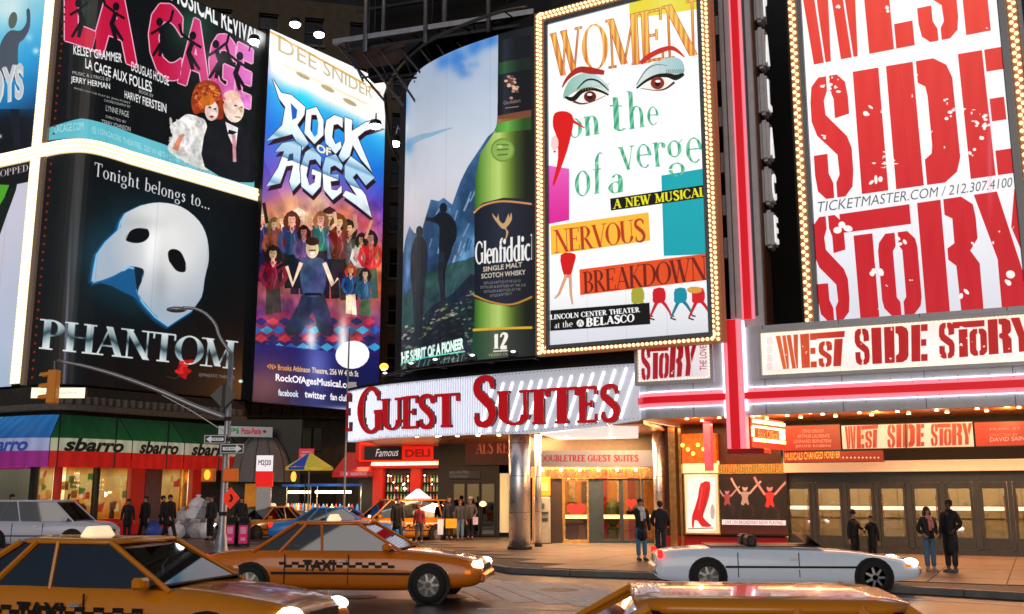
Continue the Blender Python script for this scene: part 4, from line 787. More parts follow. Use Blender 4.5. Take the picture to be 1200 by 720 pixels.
DK = mat('dark_wall', (.009, .009, .010), .7, bump=.1); RU = mat('rust_side', (.16, .06, .035), .6, .3, var=.3, bump=.1)
pink = mat('pink_tube_glow', 'F0A0B0', em='FF8CA0', es=.7, var=.0); redn = mat('red_tube', 'D0102A', em='C80818', es=.8, var=0, rough=.3); whn = mat('white_tube', 'FFFFFF', em='F4F8FF', es=3.0, var=0)  # pink emits the glow reflected round the red strips
redpaint = mat('red_paint', 'B0141C', .45)
# the building itself
t = thing('theatre_building', 'dark theatre facade behind the red lettered billboard, glass doors at street level', 'building', FT.M)
bx0 = FT.X(842, 0); bx1 = FT.X(1420, 0)
zs = FT.Z(1020, 482, MQ)     # underside of the marquee
MB().box(bx0 - 4.3, bx1, .6, 9, zs + 1.2, 27).build('upper_wall', DK, t)
# marquee
m_ = thing('theatre_marquee', 'long grey theatre marquee with a red stripe and white sign of red stencil letters', 'marquee', FT.M)
xl = FT.X(739, MQ, 470); xr = FT.X(1330, MQ, 460); ztop = FT.Z(1020, 372, MQ); z1 = FT.Z(1020, 448, MQ); z2 = FT.Z(1020, 467.5, MQ); z0 = zs
ra = .9; arc = [(xl + ra - ra * math.cos(a), MQ + ra - ra * math.sin(a)) for a in np.linspace(0, math.pi / 2, 7)]
mp = [(xl, .5), (xl, MQ + ra + .4)] + arc + [(xr, MQ)]
poly = [(xl, .5)] + arc + [(xr, MQ), (xr, .5)]
def inset(path, d): return path
MB().band(mp, -.12, 0, z1, ztop).build('upper_fascia', alu, m_, bevel=.01)
MB().band(mp, -.12, 0, z0, z2).build('lower_fascia', alu, m_, bevel=.01)
MB().band(mp, -.12, .03, z2 + .01, z1 - .01).build('stripe_panel', pink, m_)
zc = (z1 + z2) / 2; MB().band(mp, .03, .10, zc - .1, zc + .1).build('red_stripe', redn, m_)
MB().band(mp, .0, .055, z1 + .002, z1 + .02).band(mp, .0, .05, z2 - .014, z2 - .002).build('white_neon_line', whn, m_)
MB().slab([(p[0] + .05, p[1] + .05) for p in poly], z0 + .12, z0 + .2).build('soffit', mat('copper_soffit', (.55, .20, .07), .3, .4, var=.3, scale=3), m_)
MB().slab([(p[0] + .05, p[1] + .05) for p in poly], ztop - .3, ztop - .2).build('deck', steel, m_)
# joints and rivets of the fascia
mb = MB()
for i in range(26):
    x = xl + 1.2 + i * .62
    if x > xr - .3: break
    for z in (z1 - .045, z2 + .045, z1 + .07, z2 - .07):
        if rng.rand() < .8: mb.ball((x + .25 * rng.rand(), MQ - .035, z), .016, 5, 3)
mb.build('rivet', black, m_, kind='stuff')
mb = MB()
for i in range(7): x = xl + 2.0 + i * 2.15; mb.box(x - .008, x + .008, MQ - .012, MQ + .01, z0 + .01, z2 - .04).box(x - .008, x + .008, MQ - .012, MQ + .01, z1 + .04, ztop)
mb.build('joint', mat('joint_grey', (.12, .12, .13), .6), m_, kind='stuff')
# big sign face on the marquee
def sign_on_marquee(pxa, pxb, pya, pyb, fn, texw, nm):
    a = FT.X(pxa, MQ - .02, 420); b = FT.X(pxb, MQ - .02, 420); zb_ = FT.Z(pxa, pya, MQ - .02); zt_ = FT.Z(pxa, pyb, MQ - .02)
    A = flat_art(FT, a, b, zb_, zt_, MQ - .02, texw, fn, 'FFFFFF'); quadpanel(nm, artmat(nm + '_print', A.image(nm), 1.0, .25), m_, a, b, zb_, zt_, MQ - .02)
    mb = MB(); T_ = .11; y0, y1 = MQ - .10, MQ - .002
    mb.box(a - T_, a - .01, y0, y1, zb_ - T_, zt_ + T_).box(b + .01, b + T_, y0, y1, zb_ - T_, zt_ + T_).box(a - .01, b + .01, y0, y1, zb_ - T_, zb_ - .005).box(a - .01, b + .01, y0, y1, zt_ + .005, zt_ + T_)
    mb.build(nm + '_frame', alu, m_, bevel=.012); mb = MB(); r = .026; st = .105
    for i in range(int((b - a) / st)):
        x = a + .03 + i * st; mb.ball((x, MQ - .05, zb_ + .035), r, 6, 4).ball((x, MQ - .05, zt_ - .035), r, 6, 4)
    for i in range(int((zt_ - zb_) / st)):
        z = zb_ + .09 + i * st; mb.ball((a + .035, MQ - .05, z), r, 6, 4).ball((b - .035, MQ - .05, z), r, 6, 4)
    mb.build(nm + '_bulbs', mat('sign_bulb', 'FFE8B0', em='FFE6A8', es=1.3, var=0, samp='NONE'), m_, kind='stuff')
def a_right(A):
    A.fill(lambda X, Y: mix('FFFBF4', 'F4E6DC', np.abs(Y - 408) / 40)); c = lambda X, Y: mix('DC6030', 'B41818', (X - 915) / 90)
    wss(A, 'WEST', [(909, 394), (990, 388), (987, 429), (914, 433)], c, 6); wss(A, 'SIDE', [(1001, 386), (1087, 380), (1087, 423), (1003, 428)], c, 8); wss(A, 'STORY', [(1100, 379), (1211, 371), (1213, 411), (1101, 421)], c, 10)
    for i in range(4): A.text('BRONI'[i:] + 'TEA', [(899, 396 + i * 10), (905, 396 + i * 10), (905, 404 + i * 10), (899, 404 + i * 10)], 'C08070', alpha=.6)
    A.grain(.01)
def a_left(A):
    A.fill(lambda X, Y: mix('F6EEEA', 'E2D2D8', (Y - 400) / 40)); wss(A, 'STORY', [(751, 405), (817, 402), (813, 440), (752, 446)], 'A01420', 6)
    A.text('THE LOVE', [(820, 434), (820, 405), (828, 405), (828, 434)], 'A03040'); A.grain(.01)
sign_on_marquee(893, 1300, 440, 391, a_right, 1100, 'main_sign'); sign_on_marquee(748, 832, 448, 403, a_left, 240, 'side_sign')
# soffit lamps: rows of round downlights
mb = MB(); dz = z0 + .1
xa, xb = xl + 1.2, xr
for j, y in enumerate((MQ + .35, MQ + 1.0, MQ + 1.8, MQ + 2.8)):
    for i in range(int((xb - xa) / 1.05)): mb.cyl((xa + i * 1.05 + .2 * (j % 2), y, dz - .02), (xa + i * 1.05 + .2 * (j % 2), y, dz + .03), .06, .04, 10)
mb.build('downlight', mat('downlight', 'FFE0A8', em='FFD890', es=11, var=0, samp='NONE'), m_, kind='stuff')
for i in range(4): light('AREA', 'soffit_lamp', ((xl + xr) / 2 - 6 + i * 4.1, MQ + 2.3, z0 + .02), 380, (1, .44, .17), 3.6, 3.2, parent=m_)
for i in range(9): light('POINT', 'soffit_bulb', (xl + 1.6 + i * 1.75, MQ + 1.4 + .9 * (i % 2), z0 - .12), 60, (1, .46, .16), .06, parent=m_)
# crossing pillar in front of the marquee
pl = thing('marquee_pillar', 'lower red neon pillar crossing the grey marquee and hanging below it', 'neon pillar', FT.M)
yo = MQ - .16; a = FT.X(848.5, yo, 430); b = FT.X(870.5, yo, 430); c0 = FT.X(853.8, yo, 430); c1 = FT.X(863, yo, 430); zp0 = FT.Z(860, 526, yo); zp1 = FT.Z(860, 374, yo)
MB().box(a, b, yo, MQ + .25, zp0, zp1).build('pillar_box', pink, pl, bevel=.015)
MB().box(c0, c1 + .03, yo - .05, yo, zp0 - .02, zp1 - .02).build('red_stripe', redn, pl)
MB().box(a - .06, a - .005, yo + .08, yo + .13, zp0 + .9, zp1 - .05).box(b + .005, b + .06, yo + .08, yo + .13, zp0 + 1.1, zp1 - .05).build('white_neon_line', whn, pl)
MB().box(a - .02, b + .5, yo + .02, yo + .9, zp0 - .14, zp0 - .005).build('foot', redpaint, pl, bevel=.01)
# hanging lit sign between the pillar and the doors, turned to face right
sx, sy = b + .05, MQ + .3; ex, ey = FT.px(919, 515, -1.9)[0], -1.9
dx, dy = ex - sx, ey - sy; ln = math.hypot(dx, dy); Ms = FT.M @ T(sx, sy, 0, math.atan2(dy, dx))
hs = thing('hanging_sign', 'small red lit sign edged with bright tubes hanging under the marquee', 'sign', Ms)
zh0, zh1 = zp0 + .05, zs - .02
MB().box(0, ln, .0, .25, zh0, zh1).build('box', mat('sign_red', 'A01C10', .5, em='A02010', es=.55), hs)
MB().box(.1, ln, -.05, 0, zh1 - .16, zh1 - .06).box(.1, ln, -.05, 0, zh0 + .18, zh0 + .28).box(.1, ln, -.04, 0, zh1 - .3, zh1 - .24).build('light_tube', mat('yellow_tube', 'FFF0B0', em='FFEFA8', es=2.2, var=0), hs)
mb = MB()
for i in range(7): z = zh0 + .32 + i * (zh1 - zh0 - .6) / 7; mb.box(ln - .16, ln - .04, -.05, 0, z, z + .05).box(ln - .36, ln - .26, -.05, 0, z, z + .05).box(.0, .1, -.05, 0, z, z + .05)
mb.build('tube_end', mat('yellow_tube', ''), hs, kind='stuff')
tmesh('lettering', 'Box Office', .24, .02, mat('orange_letters', 'F07040', em='F06838', es=.8, var=0), hs, T(ln * .47, -.02, (zh0 + zh1) / 2 - .14))
# tall fin with neon and letter cans
fn = thing('palace_fin', 'tall grey vertical fin with red neon and white letters in rounded cans on its side', 'vertical sign', FT.M)
yf = MQ + .5; fa = FT.X(853, yf, 300); fb = FT.X(892, yf, 300); n0 = FT.X(869.8, yf, 300); n1 = FT.X(878.5, yf, 300); p0 = FT.X(867, yf, 300); p1 = FT.X(881.5, yf, 300); zf1 = 21
MB().box(fa, fb, yf, yf + 1.1, ztop - .3, zf1).build('body', alu, fn, bevel=.02)
MB().box(p0, p1, yf - .05, yf - .002, ztop + .3, zf1).build('glow_panel', pink, fn); MB().box(n0, n1, yf - .13, yf - .05, ztop + .3, zf1).build('red_stripe', redn, fn)
MB().box(p1 + .03, p1 + .07, yf - .04, yf - .002, ztop + .4, zf1).box(fa + .16, fa + .19, yf - .03, yf - .002, ztop + .4, zf1).box(fb - .2, fb - .17, yf - .03, yf - .002, ztop + .4, zf1).build('seam', mat('joint_grey', ''), fn, kind='stuff')
MB().box(fb, fb + .05, yf + .15, yf + 1.05, ztop - .2, zf1).build('side_panel', RU, fn)
zz = [FT.Z(915, py, yf) for py in (290, 238, 186, 130, 74, 18, -38)]
for k, chh in enumerate('ECALAP'):
    za, zb_ = zz[k] + .12, zz[k + 1] - .06
    cbx = MB().box(fb + .05, fb + .34, yf + .3, yf + .95, za, zb_).build('letter_can', alu, fn, bevel=.09, seg=3)
    h = (zb_ - za) * .7; tmesh('letter', chh, h, .04, mat('white_letter', 'F4F4F4', em='FFFFFF', es=.7, var=0), cbx, T(fb + .36, yf + .62, za + (zb_ - za) * .15, R(90)), .02, .42)
mb = MB()
for k in range(7): mb.box(fa - .16, fa, yf + .2, yf + .7, zz[k] - .1, zz[k] + .55)
mb.build('left_bracket', alu, fn, kind='stuff')
# billboard of red stencil letters
t = thing('letters_billboard', 'huge white backlit billboard of red stencil words inside bulb-lit edges', 'billboard', FT.M)
yb = MQ + .9; a = FT.X(950.5, yb, 200); b = FT.X(1187, yb, 200); zb0 = ztop - .6; zb1 = 19.5
def art_wss(A):
    A.fill(lambda X, Y: mix('FFFFFF', 'DCDCE6', (Y - 170) / 190)); c = lambda X, Y: mix('F0503C', 'C41424', (Y + 40) / 330) + (np.sin(X * .35) * .5 * np.sin(Y * .05))[..., None] * .02
    wss(A, 'WEST', [(930, -66), (1150, -122), (1166, 35), (943, 78)], c, 5); wss(A, 'SIDE', [(948, 93), (1174, 55), (1191, 202.5), (957, 235)], c, 14); wss(A, 'STORY', [(951, 256), (1214, 218), (1226, 357), (961, 377)], c, 16)
    A.text('TICKETMASTER.COM / 212.307.4100', [(958, 237), (1186, 208), (1187, 219), (959, 249)], '5C5C60', shear=.25, bold=-.004)
    for p in [(975, 100), (1040, 190), (1118, 128), (1150, 140)]:
        for k in range(14): A.ell(p[0] + 6 * rng.randn(), p[1] + 5 * rng.randn(), 2.6 * rng.rand() + .4, 1.8 * rng.rand() + .3, 'FFF4F0')
    A.glow(1160, 180, 4, 'E890B0', .35, 90); A.grain(.01)
A = flat_art(FT, a, b, zb0, zb1, yb, 900, art_wss, 'FFFFFF'); quadpanel('printed_face', artmat('letters_print', A.image('letters_print'), 1.0, .25), t, a, b, zb0, zb1, yb)
MB().box(a - .5, b + .7, yb + .02, yb + .4, zb0, zb1 + .5).build('backing_box', black, t)
l0 = FT.X(934, yb, 200); l1 = FT.X(944, yb, 200); r0 = FT.X(1198, yb, 200); r1 = FT.X(1211, yb, 200)
MB().box(l0, l1, yb - .08, yb, zb0, zb1).box(r0, r1, yb - .08, yb, zb0, zb1).build('bulb_tray', bulbbed, t)
MB().box(l1 + .01, a - .01, yb - .14, yb, zb0, zb1).box(b + .01, r0 - .01, yb - .14, yb, zb0, zb1).box(r1 + .01, r1 + .12, yb - .14, yb, zb0, zb1).build('side_rail', grey, t, bevel=.015)
mb = MB()
for x0_, x1_ in ((l0, l1), (r0, r1)):
    for i in range(int((zb1 - zb0) / .115)): mb.ball(((x0_ + x1_) / 2 + (.05 if i % 2 else -.05), yb - .12, zb0 + .1 + i * .115), .062, 6, 4)
mb.build('bulb_row', dim, t, kind='stuff')
t = thing('edge_billboard', 'blank white sliver of billboard at the top right corner', 'billboard', FT.M)
MB().box(FT.X(1222, yb + .1, 30), FT.X(1222, yb + .1, 30) + 6, yb + .1, yb + .4, 11.5, 19.5).build('face', mat('white_face', 'FFFFFF', em='F6F8F6', es=.95, var=0), t)
# ---- street level wall
t = thing('theatre_entrance', 'street level theatre front with red signs, cream lintel and a row of grey glass doors', 'storefront', FT.M)
cream = mat('cream_lintel', 'E8D0B8', .5, em='E8C8A8', es=.25, var=.06); dfr = mat('door_frame_grey', '3C4246', .4, .5, bump=.03); redsg = mat('sign_red2', 'B81410', .5, em='B81810', es=.55, var=.1)
lx0 = FT.X(918, -.25, 545); zc0 = FT.Z(1040, 553, -.25); zc1 = FT.Z(1040, 540, -.25)
MB().box(lx0, bx1, -.25, .3, zc0, zc1).build('lintel', cream, t, bevel=.012)
MB().box(lx0, bx1, -.02, .3, zc1 + .002, zs + 1.2).build('wall_above', DK, t)
MB().box(lx0, bx1, -.02, .15, zc0 - .32, zc0 - .002).build('door_head', dfr, t)
ys = -1.1
def sg(pa, pb, ya, yb_, fn, nm, texw=300, es=.9, bg='B81810'):
    x0_, x1_ = FT.X(pa, ys, 510), FT.X(pb, ys, 510); za, zb_ = FT.Z((pa + pb) / 2, ya, ys), FT.Z((pa + pb) / 2, yb_, ys)
    A = flat_art(FT, x0_, x1_, za, zb_, ys - .06, texw, fn, bg); quadpanel(nm, artmat(nm + '_print', A.image(nm), es * .8, .15), t, x0_, x1_, za, zb_, ys - .062); MB().box(x0_, x1_, ys - .06, ys + .06, za - .02, zb_ + .02).build('sign_box', black, t)
def sa(A):
    A.fill(lambda X, Y: mix('F4DCC0', 'E0B898', (np.sin(X * .12) + 1) * .4)); c = 'B01C14'
    wss(A, 'WEST', [(990, 500), (1029, 498), (1028, 525), (991, 526)], c); wss(A, 'SIDE', [(1040, 498), (1083, 497), (1083, 523), (1040, 525)], c); wss(A, 'STORY', [(1091, 497), (1139, 496), (1139, 521), (1091, 523)], c); A.line([(1061, 490), (1062, 530)], 2, '201008')
sg(987, 1140.5, 525, 497, sa, 'stencil_sign', 460)
def sb(A):
    A.fill(lambda X, Y: mix('C01810', '8C100C', (X - 920) / 80))
    for j, (tx, a_, b_) in enumerate((('STEPHEN SONDHEIM', 940, 965), ('ARTHUR LAURENTS', 934, 972), ('LEONARD BERNSTEIN', 930, 974), ('JEROME ROBBINS', 932, 974))): A.text(tx, q4(a_, 507.5 + j * 6, b_, 507 + j * 6, 4), 'F0A890')
sg(918, 985, 528, 499, sb, 'credits_sign')
def sb2(A):
    A.fill(lambda X, Y: mix('C01810', 'A8120E', (X - 1145) / 80)); A.text('MUSIC BY', q4(1160, 505, 1196, 503, 3.4), 'E88878'); A.text('DIRECTED BY', q4(1160, 512, 1193, 511, 3.4), 'E88878'); A.text('DAVID SAINT', q4(1160, 518, 1206, 516, 5), 'F0A898', bold=.02)
sg(1143, 1260, 522, 494, sb2, 'director_sign')
def sc2(A):
    A.fill(lambda X, Y: mix('B81810', '901008', (X - 920) / 110)); A.text('MUSICALS CHANGED FOREVER', q4(920, 540, 985, 537, 9), lambda X, Y: mix('F0A020', 'F8D860', np.sin(X) * .5 + .5), bold=.03)
    for i in range(10): A.ell(988 + i * 4.6, 536.5, 1.1, 1.1, 'FFE0A0')
sg(918, 1034, 541.5, 529.5, sc2, 'gold_text_sign', 360)
# doors
MB().box(lx0, bx1, -.03, .12, .0, .16).build('threshold', dfr, t)
glass = glassmat('door_glass', 'C8C4BC', .25)
edges = [(926, 949), (959.5, 985.5), (997, 1022.5), (1034, 1060), (1073, 1099.5), (1112.5, 1138.5), (1153, 1179.5), (1192, 1218), (1232, 1258), (1273, 1299), (1314, 1341)]
dx_ = [(FT.X(a, 0, 600), FT.X(b, 0, 600)) for a, b in edges]; zd1 = zc0 - .32
for i in range(len(dx_) - 1):
    a, b = dx_[i][1] + .075, dx_[i + 1][0] - .075
    MB().box(a, b, -.05, .12, .16, zd1).build('mullion', dfr, t, bevel=.01)
MB().box(lx0, dx_[0][0] - .08, -.05, .12, .16, zd1).build('mullion', dfr, t, bevel=.01)
zst = FT.Z(1100, 596, 0)
for i, (a, b) in enumerate(dx_):
    d = MB().box(a - .07, a + .01, -.04, .04, .17, zd1 - .005).box(b - .01, b + .07, -.04, .04, .17, zd1 - .005).box(a + .01, b - .01, -.04, .04, .17, .52).box(a + .01, b - .01, -.04, .04, zd1 - .2, zd1 - .005).build('door', dfr, t, bevel=.008)
    MB().box(a + .01, b - .01, -.006, .006, .52, zd1 - .2).build('pane', glass, d)
    MB().box(a + .012, b - .012, -.03, -.01, zst - .055, zst + .055).build('push_bar', mat('white_bar', 'F4F0EA', .4, em='F8F4F0', es=.55, var=.03), d)
    hx = a + .03 if i % 2 else b - .03
    MB().tube([(hx, -.04, 1.0), (hx, -.11, 1.03), (hx, -.11, 1.75), (hx, -.04, 1.78)], .018).build('handle', mat('copper_handle', (.5, .28, .14), .25, .9), d)
t2 = thing('lobby', 'tan panelled theatre lobby seen through the grey glass doors', 'room', FT.M)
tan = mat('tan_panel', '9C8664', .5, var=.12); MB().box(bx0 + 1, bx1, 2.6, 2.7, 0, 3.0).build('back_wall', tan, t2)
MB().box(bx0 + 1, bx1, .2, 2.6, -.02, .02).build('lobby_floor', mat('lobby_floor', (.12, .07, .05), .3), t2); MB().box(bx0 + 1, bx1, .2, 2.6, 3.0, 3.05).build('lobby_ceiling', tan, t2)
mb = MB()
for i in range(26): mb.box(bx0 + 1 + i * .62, bx0 + 1.012 + i * .62, 2.585, 2.6, .1, 2.95)
mb.box(bx0 + 1, bx1, 2.57, 2.6, 1.0, 1.04).build('panel_joint', mat('joint_brown', (.08, .05, .03), .6), t2, kind='stuff')
MB().box(bx0 + 1, bx1, 2.5, 2.6, .02, .3).build('skirting', dfr, t2)
for i in range(5): x = bx0 + 2.5 + i * 2.4; MB().ball((x, 2.0 - .3 * (i % 2), 2.42), .055, 8, 6).build('globe_lamp', mat('lobby_bulb', 'FFE8C0', em='FFE0B0', es=12, var=0), t2)
for i in range(3): light('AREA', 'lobby_lamp', (bx0 + 3 + i * 4.4, .7, 2.3), 240, (1, .78, .5), 4.0, 1.0, rot=(R(66), 0, 0), parent=t2)  # unseen lights tilted at the back wall to brighten it
# ---- posters left of the doors
def poster(name, label, pa, pb, ya, yb_, y, fn, texw, es, bg='000000', frm=None):
    q = thing(name, label, 'poster', FT.M); a, b = FT.X(pa, y, 590), FT.X(pb, y, 590); za, zb_ = FT.Z((pa + pb) / 2, ya, y), FT.Z((pa + pb) / 2, yb_, y)
    A = flat_art(FT, a, b, za, zb_, y, texw, fn, bg); quadpanel('print', artmat(name + '_print', A.image(name), es, .25), q, a, b, za, zb_, y)
    MB().box(a - .05, b + .05, y + .004, y + .12, za - .05, zb_ + .05).build('case', frm or black, q, bevel=.01); return q
def dancers(A):
    A.fill(lambda X, Y: mix('10080A', '5A0C08', np.clip((Y - 608) / 20, 0, 1))); A.glow(858, 575, 16, '501410', .5); A.glow(870, 560, 40, '3A0C08', .6, 6)
    for x, y, s_, c in ((852, 582, 1.0, 'C08070'), (873, 579, 1.25, 'D8A080'), (902, 580, 1.4, 'D88070')):
        A.line([(x - 1, y + 8 * s_), (x - 5 * s_, y + 17 * s_), (x - 4 * s_, y + 26 * s_)], [3.6 * s_, 2.4 * s_], '241416'); A.line([(x + 1, y + 8 * s_), (x + 8 * s_, y + 14 * s_), (x + 7 * s_, y + 22 * s_)], [3.6 * s_, 2.2 * s_], '301818')
        A.poly([(x - 4 * s_, y - 2), (x + 4 * s_, y - 2), (x + 2.6 * s_, y + 4 * s_), (x + 3.6 * s_, y + 10 * s_), (x - 3.6 * s_, y + 10 * s_), (x - 2.6 * s_, y + 4 * s_)], ['A04038', 'C09078', 'D82820'][int(x > 860) + int(x > 890)], smooth=3); A.ell(x, y - 6 * s_, 2.6 * s_, 3.4 * s_, c); A.ell(x, y - 8 * s_, 2.8 * s_, 2 * s_, '281010')
        A.line([(x - 4 * s_, y), (x - 10 * s_, y - 9 * s_), (x - 13 * s_, y - 15 * s_)], 2 * s_, c); A.line([(x + 4 * s_, y), (x + 10 * s_, y - 7 * s_), (x + 15 * s_, y - 12 * s_)], 2 * s_, c); A.line([(x, y + 9 * s_), (x + 6 * s_, y + 18 * s_)], 3, '181010')
    A.poly([(846, 609), (921, 610), (921, 616), (846, 615)], 'E8DCD8'); A.text('LIVE ON BROADWAY NOW PLAYING', q4(850, 614, 917, 615, 4), '906868'); A.grain(.02)
poster('dancers_poster', 'dark wall poster of three dancers with raised arms over a white caption', 844, 922, 626, 557, -.2, dancers, 400, .9)
def boot(A):
    A.fill(lambda X, Y: mix('FFF0D8', 'F0C890', (np.abs(X - 818) / 30) + (Y - 560) / 200)); A.poly([(806, 562), (838, 560), (839, 622), (805, 622)], 'F8EEE4')
    A.poly([(821, 567), (832, 565), (831, 582), (826, 598), (824, 606), (830, 613), (834, 617), (823, 617.5), (818, 611), (814, 610), (813, 618), (811, 618), (811, 605), (814, 596), (818, 582)], 'C81820', smooth=2); A.line([(823, 570), (819, 598)], 1.4, 'F06060', .6); A.line([(829, 572), (823, 604)], 2, '8C1014', .5); A.ell(835, 600, 2.6, 9, 'B0A898')
    A.line([(806, 620), (836, 619)], 1.2, '807060')
poster('boot_poster', 'glowing cream poster of a tall red boot beside the dark dancers poster', 803, 842, 625, 556, -.2, boot, 240, 1.0, frm=mat('gold_frame', (.6, .38, .12), .3, .8))
t = thing('corner_shopfront', 'narrow gold lit shopfront between the chrome column and the dancers poster', 'storefront', FT.M)
cx0 = FT.X(778, .1, 590); cx1 = FT.X(918, .1, 590)
MB().box(cx0, cx1, .1, .4, 0, zs + 1.2).build('wall', mat('brown_wall', (.05, .012, .006), .4), t)
gz0, gz1 = FT.Z(880, 556, -.15), FT.Z(880, 544, -.15); gp = mat('gold_fluted', (.75, .48, .15), .25, .8, em='C88830', es=.25)
n = 26
for i in range(n): x = FT.X(842, -.1, 550) + (lx0 - .03 - FT.X(842, -.1, 550)) * i / n; w_ = (lx0 - .03 - FT.X(842, -.1, 550)) / n; MB().box(x + .008, x + w_ - .008, -.18, -.02, gz0, gz1).build('fluted_panel', gp, t)
MB().box(FT.X(801, -.1, 550), FT.X(842, -.1, 550) - .02, -.15, .08, gz0 + .05, gz1 + .12).build('light_box', mat('gold_light', 'FFE8A8', em='FFE090', es=1.3, var=0), t)
MB().box(cx0, lx0 - .03, -.02, .1, 0, FT.Z(880, 630, 0)).build('plinth', redpaint, t)
MB().box(FT.X(826, -1.6), FT.X(834, -1.6), -1.6, -1.3, FT.Z(830, 552, -1.6), zs + .1).build('pink_pilaster', mat('pink_pilaster', 'C85878', .3, .3, em='C04868', es=.4, var=.3), t)
MB().box(FT.X(784, -.2), FT.X(792, -.2), -.2, .1, 0, zs + .1).box(FT.X(796, -.2), FT.X(799, -.2), -.2, .1, 0, zs + .1).build('gold_jamb', mat('gold_jamb', (.6, .35, .15), .2, .95, var=.4, em='A05820', es=.15), t, kind='stuff')
mb = MB()
for k in range(6): mb.ball((FT.X(800 + k * 6, -.4, 525), -.4, FT.Z(800, 522 + 5 * (k % 3), -.4)), .07, 8, 5)
mb.build('globe_lamp', mat('amber_globe', 'FFB050', em='FFA040', es=5, var=0), t, kind='stuff')
MB().box(FT.X(798, -.3, 525), FT.X(838, -.3, 525), -.2, .1, FT.Z(820, 543, -.3), FT.Z(820, 508, -.3)).build('amber_transom', mat('amber_glow', 'C05810', em='A84C10', es=.5, var=.8, scale=9), t)
# ------------------------------------------------------------ hotel corner: curved sign, chrome columns, entrance, shops beside it
SG = smoothpath([(-6.42, 39.5), (-5.1, 37.6), (-3.73, 36.3), (-1.17, 34.25), (.56, 33.0), (2.2, 31.95), (3.95, 31.0)], 6)
SGX = PanelXF(SG, 0, 1)
ht = thing('hotel_sign', 'curved ribbed white hotel sign band with large raised red serif letters', 'sign')
zs1 = 5.82; _bt = [(403, 519), (440, 514), (500, 511), (560, 509.5), (600, 509), (680, 501), (745, 492)]; _bz = [(SGX(np.array(p, float))[0], SGX(np.array(p, float))[1]) for p in _bt]
def zsg(t): return float(np.interp(t, [b[0] for b in _bz], [b[1] for b in _bz]))
sgm = mat('white_ribbed_metal', 'D4D6DE', .38, .1, em='C8CCDC', es=.5, var=.08)  # floodlit metal, that light put in as emission
MB().band(SG, -.3, 0, zsg, zs1).build('sign_face', sgm, ht)
P_ = np.array(SG); N_ = np.array(norms(SG)); L_ = SGX.L
def sgp(l, o): return float(np.interp(l, L_, P_[:, 0]) + o * np.interp(l, L_, N_[:, 0])), float(np.interp(l, L_, P_[:, 1]) + o * np.interp(l, L_, N_[:, 1]))
mb = MB(); n = 74
for i in range(n):
    l = .05 + (SGX.len * .6) * i / n; x, y = sgp(l, .02); z = zsg(l / SGX.len); mb.cyl((x, y, z + .02), (x, y, zs1 - .04), .022, n=5, cap=False)
mb.build('rib', mat('rib_white', 'F0F2FA', .3, .1, em='E4EAFF', es=.6, var=.2), ht, kind='stuff')
mb = MB()
for i in range(17):
    l = SGX.len * (.56 + .028 * i); l2 = min(SGX.len - .02, l + .62); a = sgp(l, .03); b = sgp(l2, .03); z = zsg(l / SGX.len)
    if l2 - l > .3: mb.tube([(a[0], a[1], z + .1), (b[0], b[1], min(zs1 - .08, z + .1 + (l2 - l) * 2.6))], .024, 5)
mb.build('slanted_tube', mat('white_tube', ''), ht, kind='stuff')
mb = MB()
for i in range(96):
    l = SGX.len * (i + .5) / 96; x, y = sgp(l, .02)
    mb.ball((x, y, zs1 - .06), .016, 5, 3); mb.ball((x, y, zsg(l / SGX.len) + .05), .016, 5, 3)
mb.build('rivet', black, ht, kind='stuff')
MB().band(SG, -.35, .08, zs1, zs1 + .09).build('top_rim', black, ht)
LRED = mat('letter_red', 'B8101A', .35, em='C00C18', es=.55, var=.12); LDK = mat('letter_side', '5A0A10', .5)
def letter(ch, quad, o=.12, name='letter'):
    f = homog(quad); wd, g = serif_glyph(ch, Tk=.215, tk=.085, sf=.075); xs = [p[0] for q in g for p in (q[1] if q[0] == 'ring' else q)]; a, b = min(xs), max(xs); mb = MB(); sd = MB()
    for k, q in enumerate(g):
        loops = [q[1], q[2]] if q[0] == 'ring' else [q]
        W = [SGX(f(np.array([((p[0] - a) / (b - a), p[1]) for p in lp]))) for lp in loops]; oo = o + k * .003
        def pt(w, off): x, y = sgp(w[0] * SGX.len, off); return (x, y, w[1])
        if len(W) == 2:
            n = len(W[0]); vs = [pt(w, oo) for w in W[0]] + [pt(w, oo) for w in W[1]]; mb.add(vs, [(i, (i + 1) % n, n + (i + 1) % n, n + i) for i in range(n)])
        else:
            w = W[0]; vs = [pt(v, oo) for v in w]; n = len(w); A2 = sum(w[i][0] * w[(i + 1) % n][1] - w[(i + 1) % n][0] * w[i][1] for i in range(n))
            if q in g and len(w) > 8:   # ribbons: quads across
                h = n // 2; mb.add(vs, [(i, i + 1, n - 2 - i, n - 1 - i) for i in range(h - 1)])
            else: mb.add(vs, [tuple(range(n))])
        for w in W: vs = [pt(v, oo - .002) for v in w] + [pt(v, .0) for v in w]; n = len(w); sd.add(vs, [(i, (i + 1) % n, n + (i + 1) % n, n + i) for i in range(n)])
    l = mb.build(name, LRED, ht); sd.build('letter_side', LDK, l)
def lq(x0, x1, yt0, yt1, yb0, yb1): return [(x0, yt0), (x1, yt1), (x1, yb1), (x0, yb0)]
